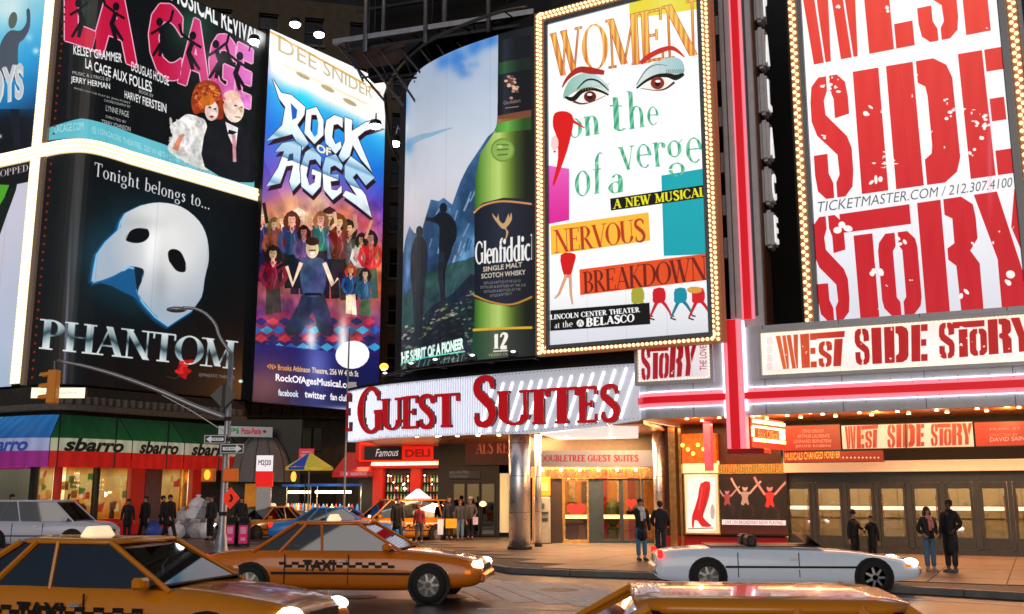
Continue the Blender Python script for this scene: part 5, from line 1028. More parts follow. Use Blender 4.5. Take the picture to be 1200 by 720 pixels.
for ch, q in (('E', lq(405, 414, 463, 461, 506, 505)), ('G', lq(422, 451, 456, 453, 509, 507)), ('U', lq(450, 474, 468, 466, 505, 503)), ('E', lq(473, 493, 465.5, 464, 503, 502)), ('S', lq(493, 512, 464, 463, 502, 501.5)), ('T', lq(510, 541, 463, 461, 501.5, 501)),
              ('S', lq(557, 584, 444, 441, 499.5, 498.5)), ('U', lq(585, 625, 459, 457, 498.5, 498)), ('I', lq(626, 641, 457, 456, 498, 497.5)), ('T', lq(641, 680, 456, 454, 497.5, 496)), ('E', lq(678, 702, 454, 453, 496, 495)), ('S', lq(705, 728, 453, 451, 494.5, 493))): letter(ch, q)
# hotel building mass behind the boards
FG = Frame((0, 38.4), (1, -.04))
hb = thing('hotel_building', 'dark hotel block above the curved red lettered sign', 'building')
MB().slab([(-4.9, 42.5), (-4.6, 39), (-3.6, 37), (-1.9, 35.4), (0, 34), (1.4, 33), (6.2, 31.2), (9.5, 45), (-4.9, 50)], 5.0, 19.5).build('upper_wall', DK, hb)
cop = mat('copper_soffit', '')
MB().slab([sgp(l, -.31) for l in np.linspace(0, SGX.len, 14)] + [(7, 40), (-6, 46)], 3.95, 4.05).build('soffit', cop, hb)
mb = MB()
for i in range(11):
    for j in range(3): mb.cyl((-3.6 + i * .78, 36.6 + j * .8 - i * .25, 3.92), (-3.6 + i * .78, 36.6 + j * .8 - i * .25, 3.96), .07, n=8)
mb.build('downlight', mat('downlight', ''), hb, kind='stuff')
for i in range(5): light('POINT', 'soffit_bulb', (-2.6 + i * 1.5, 36.6 - .45 * i, 3.7), 48, (1, .55, .25), .06, parent=hb)
for i in range(2): light('AREA', 'soffit_lamp', (.6 + 2.9 * i, 36.2 - .6 * i, 3.88), 260, (1, .56, .24), 2.4, 1.6, parent=hb)
light('AREA', 'corner_soffit_lamp', (-3.4, 38.6, 3.88), 180, (1, .5, .25), 2.4, 1.6, parent=hb)
# sloping underside between sign and entrance, its light painted in as emission
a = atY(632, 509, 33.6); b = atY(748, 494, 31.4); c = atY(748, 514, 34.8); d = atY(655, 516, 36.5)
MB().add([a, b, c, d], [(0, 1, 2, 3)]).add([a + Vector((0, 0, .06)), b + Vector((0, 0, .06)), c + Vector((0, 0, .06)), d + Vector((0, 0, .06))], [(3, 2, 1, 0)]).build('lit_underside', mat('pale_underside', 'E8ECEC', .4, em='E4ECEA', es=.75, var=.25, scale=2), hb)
chrome = mat('chrome', (.85, .85, .88), .3, .9, var=.06, scale=9, bump=.08, bscale=3)
def column(px, py, r, label, ztop_, seams=True):
    p = atZ(px, py, 0); q = thing('chrome_column', label, 'column', T(p.x, p.y))
    MB().lathe((0, 0, 0), [(r, .12), (r, ztop_)], 24).build('shaft', chrome, q, smooth=True); MB().lathe((0, 0, 0), [(r * 1.14, 0), (r * 1.14, .1), (r * 1.04, .13)], 24).build('base_ring', steel, q)
    mb = MB()
    for z in (1.2, 2.4, 3.5): mb.lathe((0, 0, 0), [(r * 1.012, z), (r * 1.012, z + .015)], 24)
    mb.build('seam', mat('joint_grey', ''), q); return q
column(609, 644, .36, 'thick round chrome column standing left of the hotel entrance', 3.95); column(774, 642, .19, 'slim chrome column standing right of the hotel entrance', 3.95); column(631, 641, .12, 'thin copper toned column just right of the thick chrome one', 3.95)
# entrance
en = thing('hotel_entrance', 'warmly lit hotel entrance with gold framed glass doors under a grey lettered beam', 'entrance', FG.M)
X = lambda px, y=0: FG.X(px, y, 590); Z = lambda py, y=0, px=690: FG.Z(px, py, y)
gold = mat('gold_metal', (.72, .42, .16), .25, .95, var=.2, bump=.03); dkb = mat('dark_brown', (.035, .018, .012), .35)
yb_ = -2.2
def beam(A):
    A.fill(lambda X_, Y: mix('5C5452', 'A8A09C', (X_ - 612) / 60)); A.text('DOUBLETREE', [(633, 533.5), (686, 533.5), (686, 541), (633, 541)], lambda X_, Y: mix('7C2028', 'A81C28', (X_ - 640) / 30), 'serif', Tk=.24, tk=.1, sf=.08); A.text('GUEST SUITES', [(689, 533.5), (748, 533.5), (748, 541), (689, 541)], 'A82430', 'serif', Tk=.24, tk=.1, sf=.08)
x0_, x1_, za, zb_ = X(612, yb_), X(773, yb_), Z(547, yb_), Z(528, yb_)
A = flat_art(FG, x0_, x1_, za, zb_, yb_, 420, beam, 'A0A0A0'); quadpanel('lettered_face', artmat('beam_print', A.image('beam_print'), .55, .5), en, x0_, x1_, za, zb_, yb_)
MB().box(x0_, x1_, yb_ + .004, yb_ + .5, za, zb_).build('beam', grey, en, bevel=.01)
MB().box(X(618, -1.2), X(772, -1.2), -1.2, -1.0, Z(530, -1.2), 3.95).build('fascia_above', mat('taupe', '7A6A5C', .5), en)
MB().box(X(622), X(780), .0, .12, Z(560), 3.95).build('transom_wall', gold, en)
zt_ = Z(561)
def gframe(a, b, z0_, z1_, th=.07, m=gold, nm='door_frame', par=en, y=0):
    return MB().box(a, a + th, y - .05, y + .06, z0_, z1_).box(b - th, b, y - .05, y + .06, z0_, z1_).box(a + th, b - th, y - .05, y + .06, z1_ - th, z1_).box(a + th, b - th, y - .05, y + .06, z0_, z0_ + th * 1.6).build(nm, m, par, bevel=.008)
eg = glassmat('entrance_glass', 'D8C8B0', .2)
MB().box(X(644), X(659), -.02, .1, 0, zt_).build('wall_panel', dkb, en)
for a, b, red in ((660, 690, 1), (705, 728, 0), (728, 751, 2), (752, 776, 0)):
    f = gframe(X(a), X(b), 0.02, zt_ - .01, m=gold if red == 1 else dfr); MB().box(X(a) + .07, X(b) - .07, -.006, .006, .12, zt_ - .09).build('pane', eg, f)
    MB().box(X(a) + .07, X(b) - .07, -.06, -.03, Z(608), Z(603.5)).build('push_bar', mat('cream_bar', 'F0D8A8', .4, em='F0D0A0', es=.45), f)
    if red:
        cx = (X(a) + X(b)) / 2; s_ = .34 if red == 1 else .2; zz_ = Z(598) if red == 1 else Z(590)
        pts = [(cx + s_ * 16 * math.sin(t) ** 3 / 16, zz_ + s_ * (13 * math.cos(t) - 5 * math.cos(2 * t) - 2 * math.cos(3 * t) - math.cos(4 * t)) / 16) for t in np.linspace(0, 2 * math.pi, 22)[:-1]]
        MB().prism(pts, -.03, -.012).build('red_heart', mat('red_decal', 'D01818', em='E01C18', es=.6, var=0), f)
MB().box(X(690), X(705), -.04, .1, 0, zt_).build('wall_panel', dfr, en)
MB().box(X(622), X(780), 2.6, 2.7, 0, 3).build('inner_wall', mat('amber_wall', 'C88840', .5, em='D08838', es=.1, var=.3, scale=1.2), en)
MB().box(X(610), X(790), -.3, 2.6, -.01, .012).build('inner_floor', mat('polished_floor', (.4, .28, .16), .2), en)
mb = MB()
for i in range(7): mb.ball((X(636 + i * 22, -1.9), -1.9, Z(551, -1.9)), .055, 8, 5)
mb.build('lamp', mat('entrance_bulb', 'FFE8B8', em='FFE0A0', es=14, var=0, samp='NONE'), en, kind='stuff')
mb = MB()
for i in range(14): x = X(640) + i * .3; mb.box(x, x + .2, -.25, -.05, zt_ + .02, zt_ + .34)
mb.build('gold_valance', mat('copper_glow', (.55, .26, .12), .22, .9, var=.5, em='C86830', es=.22), en, kind='stuff')
MB().box(X(662), X(692), 1.7, 2.3, 0, 1.05).build('reception_desk', mat('dark_wood', (.10, .03, .015), .3), en)
MB().box(X(706), X(716), 2.45, 2.6, 0, 3).box(X(742), X(750), 2.45, 2.6, 0, 3).build('red_pilaster', mat('deep_red', (.30, .02, .015), .4), en, kind='stuff')
for k, px in enumerate((668, 684, 728)): MB().box(X(px), X(px + 8), 2.52, 2.6, 1.5, 2.3).build('picture', mat('picture_%d' % k, [(.5, .4, .25), (.08, .05, .04), (.6, .5, .4)][k], .4, var=.7, scale=5), en)
MB().lathe((X(722), 2.1, 0), [(.2, 0), (.25, .5), (.1, .55), (.35, .9), (.3, 1.3), (.05, 1.6)], 10).build('potted_plant', mat('lobby_leaf', (.05, .10, .03), .6, var=.6, scale=12, bump=.6, bscale=20), en)
light('AREA', 'lobby_lamp', (X(700), 1.2, 2.9), 260, (1, .72, .42), 3.2, 1.6, parent=en); light('AREA', 'entrance_lamp', (X(692), -1.2, 3.1), 420, (1, .68, .36), 4.2, 1.0, parent=en)
# cash machine
am = thing('cash_machine', 'grey cash machine under an orange lit panel left of the gold doors', 'cash machine', FG.M)
a, b = X(624.5, -.5), X(645, -.5)
MB().box(a, b, -.5, 0, .02, Z(583, -.5)).build('cabinet', mat('atm_grey', 'A09890', .4, .2), am, bevel=.03)
MB().box(a, b, -.42, 0, Z(581, -.5), Z(559, -.5)).build('lit_panel', mat('atm_orange', 'F07018', em='F07820', es=1.1, var=.1), am, bevel=.01)
MB().box(a + .12, b - .1, -.44, -.42, Z(575, -.5), Z(566, -.5)).build('panel_label', mat('atm_yellow', 'FFC850', em='FFC860', es=1.3, var=0), am)
MB().box(a + .1, b - .22, -.53, -.5, Z(596, -.5), Z(590, -.5)).build('screen', mat('atm_screen', '203038', .1, em='506878', es=.5), am)
MB().box(a + .08, b - .08, -.56, -.5, Z(602, -.5), Z(600, -.5)).box(a + .1, b - .1, -.52, -.5, Z(611, -.5), Z(607, -.5)).build('keypad', dfr, am)
wf = thing('floor_sign', 'yellow folding wet floor sign inside the gold framed door', 'floor sign', FG.M @ T(X(682), .5))
MB().hexa([(-.15, -.12, 0), (.15, -.12, 0), (.15, -.08, 0), (-.15, -.08, 0)], [(-.1, -.02, .62), (.1, -.02, .62), (.1, 0, .62), (-.1, 0, .62)]).hexa([(-.15, .1, 0), (.15, .1, 0), (.15, .14, 0), (-.15, .14, 0)], [(-.1, .004, .62), (.1, .004, .62), (.1, .02, .62), (-.1, .02, .62)]).build('board', mat('safety_yellow', 'E8B020', .5), wf)
# ---- dark shop left of the thick column
FD = Frame((0, 43.7), (1, -.04)); FGo, Xo, Zo = FG, X, Z
FG = FD; X = lambda px, y=0: FD.X(px, y, 590); Z = lambda py, y=0, px=560: FD.Z(px, py, y)
ds = thing('dark_storefront', 'dark storefront with a red lettered board and a tall glowing cream pillar', 'storefront', FG.M)
MB().box(X(512), X(584), .3, .6, 0, 3.95).build('wall', mat('black_gloss', (.010, .009, .009), .45), ds)
for a, b in ((530, 545), (546, 562), (563, 580)):
    f = gframe(X(a), X(b), .05, Z(566), .05, dfr, 'door_frame', ds, .2); MB().box(X(a) + .05, X(b) - .05, .19, .2, .13, Z(566) - .05).build('pane', glassmat('dark_glass', '6A6460', .5), f)
MB().lathe((X(591), .1, 0), [(.2, .2), (.2, Z(555))], 16).build('lit_pillar', mat('cream_glow', 'F0D098', em='F0C888', es=.8, var=.1), ds, smooth=True)
MB().box(X(597), X(603), -.1, .5, 0, 3.95).build('side_wall', dkb, ds)
MB().lathe((X(566), -.1, Z(594)), [(.02, 0), (.13, .05), (.15, .12), (.1, .2), (.02, .24)], 12).build('wall_lamp', mat('warm_shade', 'FFD898', em='FFD088', es=3, var=0), ds)
def redb(A): A.fill(lambda X_, Y: mix('58100C', '2C0806', (Y - 512) / 30)); A.text('ALS RED', [(558, 517), (603, 516), (603, 531), (558, 532)], 'A84828', 'serif', Tk=.2)
def mkflat(fr, par, nm, pa, pb, ya, yb2, y, fn, tw, es, bg='000000', back=None, th=.06):
    m0 = (pa + pb) / 2; x0_, x1_ = fr.X(pa, y, 560), fr.X(pb, y, 560); za, zb_ = fr.Z(m0, ya, y), fr.Z(m0, yb2, y); A = flat_art(fr, x0_, x1_, za, zb_, y, tw, fn, bg)
    quadpanel(nm, artmat(nm + '_print', A.image(nm), es, .3), par, x0_, x1_, za, zb_, y); MB().box(x0_, x1_, y + .003, y + th, za, zb_).build(nm + '_back', back or black, par)
mkflat(FG, ds, 'red_board', 545, 603, 545, 513, 0, redb, 260, .9)
mkflat(FG, ds, 'small_board', 525, 562, 561, 552, .1, lambda A: (A.fill(lambda X_, Y: mix('181818', '201818', X_ * 0)), A.text('48 W. 47th STREET', q4(527, 556, 550, 555, 3.4), '807C78'), A.text('SUITES ENTRANCE', q4(527, 560, 548, 560, 3.0), '706C68')), 160, .8)
FG, X, Z = FGo, Xo, Zo
# ---- restaurant with neon sign
FR = Frame((-5.2, 45.5), (1, -.12))
rs = thing('neon_restaurant', 'red fronted restaurant with a neon edged black sign over lit bottle shelves', 'restaurant', FR.M)
x2 = lambda px, y=0: FR.X(px, y, 560); z2_ = lambda py, y=0: FR.Z(470, py, y)
MB().box(x2(418), x2(530), .4, .6, 0, 4.4).build('back_wall', mat('black_gloss', ''), rs)
red = mat('restaurant_red', 'B01C10', .4, em='C02010', es=.35)
for px in (443.5, 487.5): MB().box(x2(px - 6), x2(px + 6), -.1, .4, 0, z2_(546)).build('post', red, rs, bevel=.02)
MB().box(x2(418), x2(526), -.3, .4, z2_(549), z2_(516)).build('sign_box', red, rs)
MB().box(x2(418), x2(526), -.05, .4, z2_(508), z2_(514)).build('cornice', mat('amber_glow', ''), rs)
neon = mat('red_neon', 'FF2010', em='FF2808', es=2.6, var=0)
za, zb_ = z2_(541, -.35), z2_(520, -.35); a, b = x2(421, -.35), x2(521, -.35)
MB().tube([(b, -.35, za), (a, -.35, za), (a, -.35, zb_), (b, -.35, zb_)], .045).build('neon_tube', neon, rs)
mkflat(FR, rs, 'neon_sign', 426, 516, 539, 523, -.32, lambda A: (A.fill(lambda X_, Y: mix('100808', '180808', X_ * 0)), A.poly([(471, 523), (508, 523), (508, 539), (471, 539)], 'E01C10'), A.text('Famous', q4(440, 535.5, 467, 534.5, 9), 'F0E0E0', shear=.3), A.text('DELI', q4(475, 536, 504, 535.5, 9), '801008', bold=.03)), 300, 1.0)
MB().tube([(a + .1, -.42, z2_(544, -.42)), (b - .1, -.42, z2_(543, -.42))], .075).build('white_tube', mat('yellow_tube', ''), rs)
MB().hexa([(x2(517), -.5, z2_(537)), (x2(526), -.5, z2_(534)), (x2(526), -.4, z2_(534)), (x2(517), -.4, z2_(537))], [(x2(517), -.5, z2_(526)), (x2(526), -.5, z2_(531)), (x2(526), -.4, z2_(531)), (x2(517), -.4, z2_(526))]).build('arrow_sign', whn, rs)
for k, (pa, pb) in enumerate(((451, 481), (494, 522))):
    for z in (1.5, 1.9, 2.3): MB().box(x2(pa), x2(pb), .1, .35, z, z + .03).build('shelf', dkb, rs)
    for j in range(3):
        for i in range(7): c_ = [(.5, .25, .05), (.1, .3, .1), (.5, .4, .3), (.35, .05, .03)][(i + j) % 4]; MB().lathe((x2(pa + 2.5) + i * (x2(pb) - x2(pa)) / 7.6, .22, 1.53 + j * .4), [(.04, 0), (.04, .16), (.015, .22), (.015, .3)], 6).build('bottle', mat('bottle_%d' % ((i + j) % 4), c_, .15, em=c_, es=.7, var=0), rs)
mb = MB()
for i in range(22): mb.ball((x2(450 + rng.rand() * 72), .05, z2_(555 + 18 * rng.rand())), .03, 6, 4)
mb.build('small_lamp', mat('entrance_bulb', ''), rs, kind='stuff')
light('AREA', 'sign_lamp', (x2(470), -.9, z2_(548)), 50, (1, .45, .2), 3.6, .6, parent=rs)
ra_ = thing('red_awning', 'red awning with a white lettered edge left of the neon restaurant', 'awning', FR.M)
MB().hexa([(x2(398), -1.2, z2_(560)), (x2(438), -1.2, z2_(560)), (x2(438), .2, z2_(552)), (x2(398), .2, z2_(552))], [(x2(398), -1.1, z2_(554)), (x2(438), -1.1, z2_(554)), (x2(438), .2, z2_(530)), (x2(405), .2, z2_(530))]).build('canopy', red, ra_)
mkflat(FR, ra_, 'valance', 398, 438, 558.5, 552.5, -1.22, lambda A: (A.fill(lambda X_, Y: mix('D04048', 'B02028', (X_ - 398) / 40)), A.ell(405, 555.5, 2.4, 2.4, 'F8C0D0'), A.text('MOONSTRUCK', q4(411, 557.5, 430, 557, 3.4), 'FFE8E8')), 200, .7)
# ---- floodlights under the curved board
fl = thing('floodlight_rail', 'black rail of small floodlights along the foot of the curved billboard', 'light rail')
gp_ = subpath(GL, 466, 640); Np = norms(gp_); mb = MB(); mb.tube([(p[0] + n_[0] * .7, p[1] + n_[1] * .7, zs1 + .28) for p, n_ in zip(gp_, Np)], .05, 6)
for p, n_ in list(zip(gp_, Np))[::6]: mb.tube([(p[0], p[1], zs1 + .28), (p[0] + n_[0] * .7, p[1] + n_[1] * .7, zs1 + .28)], .03, 6)
mb.build('rail', black, fl)
for px in (468, 497, 524, 566, 612):
    q = subpath(GL, px - 4, px); p = q[-1]; n_ = norms(q)[-1]; c_ = (p[0] + n_[0] * .62, p[1] + n_[1] * .62, zs1 + .4)
    h = MB().box(c_[0] - .16, c_[0] + .16, c_[1] - .1, c_[1] + .1, c_[2] - .08, c_[2] + .1).build('lamp_head', steel, fl, bevel=.03); MB().ball((c_[0], c_[1] - .06, c_[2] + .1), (.09, .07, .05), 8, 5).build('lens', mat('flood_lens', 'F0F0F8', em='F0F4FF', es=2.2, var=0), h)
# ------------------------------------------------------------ left corner building, awnings, stone building, steelwork
def offpath(path, o): N = norms(path); return [(p[0] + n[0] * o, p[1] + n[1] * o) for p, n in zip(path, N)]
wb = thing('corner_building', 'dark corner building carrying the wraparound billboards above a striped awning', 'building')
wp = offpath(W4(-75, 299), -.4)
MB().band(wp, -3, -.02, 4.9, 24.8).build('upper_wall', DK, wb); MB().band(offpath(W4(-75, 292), -.2), -.4, .32, 5.35, 5.6).build('ledge', mat('weathered_stone', '6E6862', .8, var=.3, bump=.3, bscale=30), wb)
MB().band(offpath(W4(-75, 292), -.2), -.4, .12, 5.62, zb - .1).build('upper_frieze', mat('sooty_stone', '3A3634', .85, var=.35, bump=.3, bscale=20), wb)
mb = MB()
gpath = offpath(W4(70, 290), -.2); G_ = PanelXF(gpath, 0, 1)
for i in range(26):
    l = G_.len * (i + .5) / 26; x = np.interp(l, G_.L, G_.p[:, 0]); y = np.interp(l, G_.L, G_.p[:, 1]); mb.box(x - .12, x + .22, y - .3, y + .1, 5.62, 5.95)
mb.build('corbel', mat('weathered_stone', ''), wb, kind='stuff')
# awning, one cloth bay at a time
AWm = {}
def awn(path, nm, zt, zw, zr, zb2, out, cols, text, tcol, txq):
    n = len(path); P0 = offpath(path, .15); P1 = offpath(path, out); P2 = offpath(path, out + .02); xf = PanelXF(P1, 0, 1); L = xf.L / xf.len
    A = Art(260, 150, cols[0]); A.PX, A.PY = A.U, A.V   # u along, v: 0 foot .. 1 top
    A.fill(lambda U, V: np.where((V < .24)[..., None], C3(cols[2]), np.where((V < .50)[..., None], C3(cols[1]), mix(cols[0], cols[3], (V - .5) * 2))) * (1 + .05 * np.sin(U * 40))[..., None])
    A.text(text, [(txq[0] + .03, .51), (txq[1] - .03, .51), (txq[1] - .03, .235), (txq[0] + .03, .235)], tcol, bold=.035, shear=.25); A.grain(.02)
    m = artmat(nm, A.image(nm), .42, .6, .6); mb = MB()
    zs_ = [(P1, zb2, 0), (P1, zr, .24), (P1, zw, .5), (P0, zt, 1)]
    for i in range(n - 1):
        for (pa, za, va), (pb, zb3, vb) in zip(zs_[:-1], zs_[1:]):
            mb.add([(pa[i][0], pa[i][1], za), (pa[i + 1][0], pa[i + 1][1], za), (pb[i + 1][0], pb[i + 1][1], zb3), (pb[i][0], pb[i][1], zb3)], [(0, 1, 2, 3)], [[(L[i], va), (L[i + 1], va), (L[i + 1], vb), (L[i], vb)]])
    return mb.build('cloth_bay', m, aw)
aw = thing('striped_awning', 'long green, white and red restaurant awning with black italic lettering', 'awning')
OUT = 1.3; wq = offpath(W4(-75, 292), -.1); wo = offpath(wq, OUT)
zaf = zat(wo, 100, 548); zar = zat(wo, 100, 529); zaw = zat(wo, 100, 514); zat_ = zat(offpath(wq, .15), 110, 488)
K_ = lambda a, b: subpath(wq, a, b, 520.)
for a, b, cols, tc, tx in ((-60, 6, ('1C6CA8', 'B8C0E0', 'B02878', '30A0C8'), '30408C', (.1, .9)), (7, 68, ('2060A8', 'A8B0DC', '9C2888', '2C80C8'), '304CA8', (.1, .8)), (69, 135, ('0A4C1E', 'C8C8A8', 'D01810', '06381C'), '101010', (.12, .92)), (136, 196, ('0A5020', 'C4C4A8', 'D01810', '06341A'), '101010', (.1, .92)), (197, 257, ('084018', 'C0BCA0', 'C81810', '052C16'), '101010', (.1, .9))):  # first two bays: blue light on the stripes painted into their colours
    awn(K_(a, b), 'awning_%d' % int(a + 100), zat_, zaw, zar, zaf, OUT, cols, 'sbarro', tc, tx)
mb = MB()
for px in (68.5, 135.5, 196.5, 257.5):
    for (pa, za), (pb, zb3) in (((wo, zaf), (wo, zaw)), ((wo, zaw), (offpath(wq, .15), zat_))):
        a = subpath(pa, px, px + 3, 520.)[0]; b = subpath(pb, px, px + 3, 520.)[0]; mb.tube([(a[0], a[1], za), (b[0], b[1], zb3)], .03, 5)
mb.build('seam_rib', steel, aw, kind='stuff')
# lit shop under the awning
sh = thing('pizza_shop', 'brightly lit restaurant front with red pillars under the striped awning', 'shopfront')
rp = mat('shop_red', 'A81810', .45, em='B81C10', es=.3)
si = offpath(wq, -1.6)
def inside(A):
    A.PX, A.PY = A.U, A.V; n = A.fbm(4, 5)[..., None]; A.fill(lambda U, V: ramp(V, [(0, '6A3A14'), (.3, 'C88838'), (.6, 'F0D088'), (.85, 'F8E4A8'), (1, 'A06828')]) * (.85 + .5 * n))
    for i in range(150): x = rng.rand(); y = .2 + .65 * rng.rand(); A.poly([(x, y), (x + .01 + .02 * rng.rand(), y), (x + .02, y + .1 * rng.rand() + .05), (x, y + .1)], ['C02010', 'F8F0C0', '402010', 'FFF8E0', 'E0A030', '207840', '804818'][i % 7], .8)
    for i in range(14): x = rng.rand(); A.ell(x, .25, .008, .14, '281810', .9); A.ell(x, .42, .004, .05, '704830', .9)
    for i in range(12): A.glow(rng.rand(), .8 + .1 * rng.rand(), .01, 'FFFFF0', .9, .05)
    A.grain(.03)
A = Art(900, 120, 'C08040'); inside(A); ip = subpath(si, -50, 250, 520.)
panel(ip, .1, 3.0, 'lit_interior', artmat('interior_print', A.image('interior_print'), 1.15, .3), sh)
MB().band(subpath(wq, -70, 257, 520.), -1.9, -.1, 3.02, 3.2).build('ceiling', mat('shop_ceiling', 'D8B880', .6, em='E0B878', es=.5), sh); MB().band(subpath(wq, -70, 257, 520.), -1.9, 0, -.01, .06).build('shop_floor', mat('shop_floor', (.2, .1, .05), .4), sh)
MB().band(subpath(wq, -70, 257, 520.), -.15, .1, .06, .75).build('sill_wall', rp, sh); MB().band(subpath(wq, -70, 257, 520.), -.15, .08, 2.95, 3.3).build('head_wall', rp, sh)
for a, b, m in ((64, 73, rp), (38, 42, dfr), (112, 115, dfr), (152, 168, rp), (169, 188, mat('grey_pink_wall', '8A6468', .6)), (214, 218, gold), (224, 234, rp), (234, 257, mat('sooty_stone', ''))): MB().band(subpath(wq, a, b, 560.), -.2, .14, .06, 3.3).build('pillar', m, sh)
for a, b in ((-40, 36), (44, 62), (77, 111), (116, 150), (188, 213)): MB().band(subpath(wq, a, b, 560.), -.03, -.01, .76, 2.94).build('pane', eg, sh)
# grey half-dome canopy beside the awning, with lanterns
P_d = atY(303, 600, 48.8); dm = thing('dome_canopy', 'grey half dome canopy over a doorway right of the striped awning', 'canopy', T(P_d.x, 48.8))
mb = MB(); R0 = 1.5; z_d = EYE + (580 - 566) / 1193 * 48.8; hd = 2.35; nu, nv = 12, 7
vs = []
for j in range(nv + 1):
    a = math.pi / 2 * j / nv
    for i in range(nu + 1): b_ = math.pi + math.pi * i / nu; vs.append((R0 * math.cos(a) * math.cos(b_), R0 * math.cos(a) * math.sin(b_) * .8, z_d + hd * math.sin(a)))
MB().add(vs, [(j * (nu + 1) + i, j * (nu + 1) + i + 1, (j + 1) * (nu + 1) + i + 1, (j + 1) * (nu + 1) + i) for j in range(nv) for i in range(nu)]).build('canvas', mat('grey_canvas', '74706E', .7, var=.2, em='74706E', es=.06), dm, smooth=True)
mb = MB()
for i in range(0, nu + 1, 2): mb.tube([Vector(vs[j * (nu + 1) + i]) * 1.004 for j in range(nv + 1)], .015, 4)
mb.build('seam_rib', steel, dm)
MB().box(-1.6, 1.9, .05, .4, 0, z_d + 3.0).build('door_wall', mat('black_gloss', ''), dm)
MB().box(-.7, .5, -.0, .04, .1, 2.3).build('door_glow', mat('amber_dim', 'A86820', em='B87020', es=.6, var=.6, scale=2), dm)
for px, c_ in ((247, 0), (344, 0)):
    q = atY(px, 559, 47.6); l = thing('wall_lantern', ('amber glowing lantern at the left of the grey dome canopy' if px < 300 else 'amber glowing lantern at the right of the grey dome canopy'), 'lantern', T(q.x, 47.6, q.z))
    MB().ball((0, 0, 0), (.13, .13, .26), 10, 7).build('globe', mat('lantern_globe', 'FFB860', em='FF9830', es=2.2, var=0), l, smooth=True); MB().cyl((0, 0, .24), (0, 0, .34), .1, .03).cyl((0, 0, -.34), (0, 0, -.22), .02, .08).box(-.02, .02, 0, .9, .3, .34).build('bracket', black, l)
# white sign strip by the pole
FS0 = Frame((-13.2, 47.4), (.9, .35)); ss = thing('white_sign_strip', 'white strip sign with green and red lettering behind the lamp post', 'sign', FS0.M)
mkflat(FS0, ss, 'strip', 253, 317, 512, 500, 0, lambda A: (A.fill(lambda X_, Y: mix('B8B4B0', '9C9894', (X_ - 253) / 60)), A.text('Pi', q4(268, 509, 280, 508.5, 7), '208850', bold=.03), A.text('Pizza-Pasta', q4(283, 509, 306, 509, 7), 'C02038', bold=.03), A.ell(310, 506, 2, 1.6, '303030')), 300, .55, th=.2)
# ---- stone building at the back
FS = Frame((-11.5, 61), (.97, .22))
stone = mat('tan_stone', (.075, .055, .036), .8, var=.3, scale=2, bump=.35, bscale=12); stone_d = mat('grey_stone', (.13, .11, .10), .85, var=.35, scale=2, bump=.4, bscale=10); wdk = mat('dark_window', (.006, .007, .009), .12)
st = thing('stone_building', 'old tan stone building with dark sash windows between two big billboards', 'building', FS.M)
x3 = lambda px, py=400: FS.X(px, 0, py); z3 = lambda py: FS.Z(455, py, 0)
sa_, sb_ = x3(205), x3(560); sp = 3.0; zf = z3(465); nst = 9; sth = (z3(239) - z3(293)) ; w0_ = x3(453.5); ww = 1.25
cols_ = [w0_ + i * 2.9 for i in range(-6, 3)]
for k in range(nst):
    zb4 = z3(325) + (k - 3) * sth; zw1 = zb4 + sth * .62
    MB().box(sa_, sb_, .0, .8, zw1, zb4 + sth).build('wall_band', stone, st)
    xs = [sa_] + [v for c_ in cols_ for v in (c_, c_ + ww)] + [sb_]
    for i in range(0, len(xs), 2): MB().box(xs[i], xs[i + 1], .0, .8, zb4, zw1).build('pier', stone, st)
    for c_ in cols_[2:]:
        wv = MB().box(c_, c_ + ww, .35, .4, zb4, zw1).build('window', wdk, st); MB().box(c_, c_ + .06, .22, .35, zb4, zw1).box(c_ + ww - .06, c_ + ww, .22, .35, zb4, zw1).box(c_ + .06, c_ + ww - .06, .25, .34, (zb4 + zw1) / 2 - .03, (zb4 + zw1) / 2 + .03).box(c_ + .06, c_ + ww - .06, .22, .35, zw1 - .06, zw1).build('frame', stone_d, wv)
        MB().box(c_ - .08, c_ + ww + .08, -.14, .1, zb4 - .18, zb4 - .02).build('sill', stone_d, wv)
    zlow = zb4 if k == 0 else zlow
MB().box(sa_, sb_, -.25, .8, z3(492), z3(478)).build('cornice', stone_d, st)
MB().box(sa_, sb_, .0, .8, z3(478), zlow).build('frieze', stone_d, st)
mb = MB()
for i in range(24): x = x3(290) + i * .62; mb.box(x, x + .3, -.45, 0, z3(489), z3(477))
mb.build('bracket', stone, st, kind='stuff')
MB().box(sa_, x3(343), 0, .8, 0, z3(492)).box(x3(381), sb_, 0, .8, 0, z3(492)).box(x3(343), x3(381), 0, .8, z3(502), z3(492)).box(x3(343), x3(381), 0, .8, 0, z3(531)).build('lower_wall', stone_d, st)
bwv = MB().box(x3(343), x3(381), .3, .4, z3(531), z3(502)).build('window', wdk, st); MB().box(x3(343), x3(381), .15, .3, z3(531.8), z3(529)).box(x3(369), x3(371.5), .15, .3, z3(530), z3(502)).box(x3(352), x3(353.5), .15, .3, z3(530), z3(502)).build('frame', black, bwv)
MB().box(x3(345), x3(400), -.05, .02, 0, z3(556)).build('dark_shopfront', mat('black_gloss', ''), st)
ol = thing('sodium_lamp', 'orange sodium lamp glowing on the stone wall between the billboards', 'lamp', T(*atY(450, 430, 50.5)))
MB().ball((0, 0, 0), (.22, .22, .18), 12, 8).build('globe', mat('sodium_globe', 'FFC860', em='FF9020', es=6, var=0), ol, smooth=True); MB().tube([(0, .1, 0), (0, 5, .6), (0, 9.4, .7)], .04).build('arm', steel, ol); light('POINT', 'glow', (0, .0, -.35), 420, (1, .36, .08), .15, parent=ol)
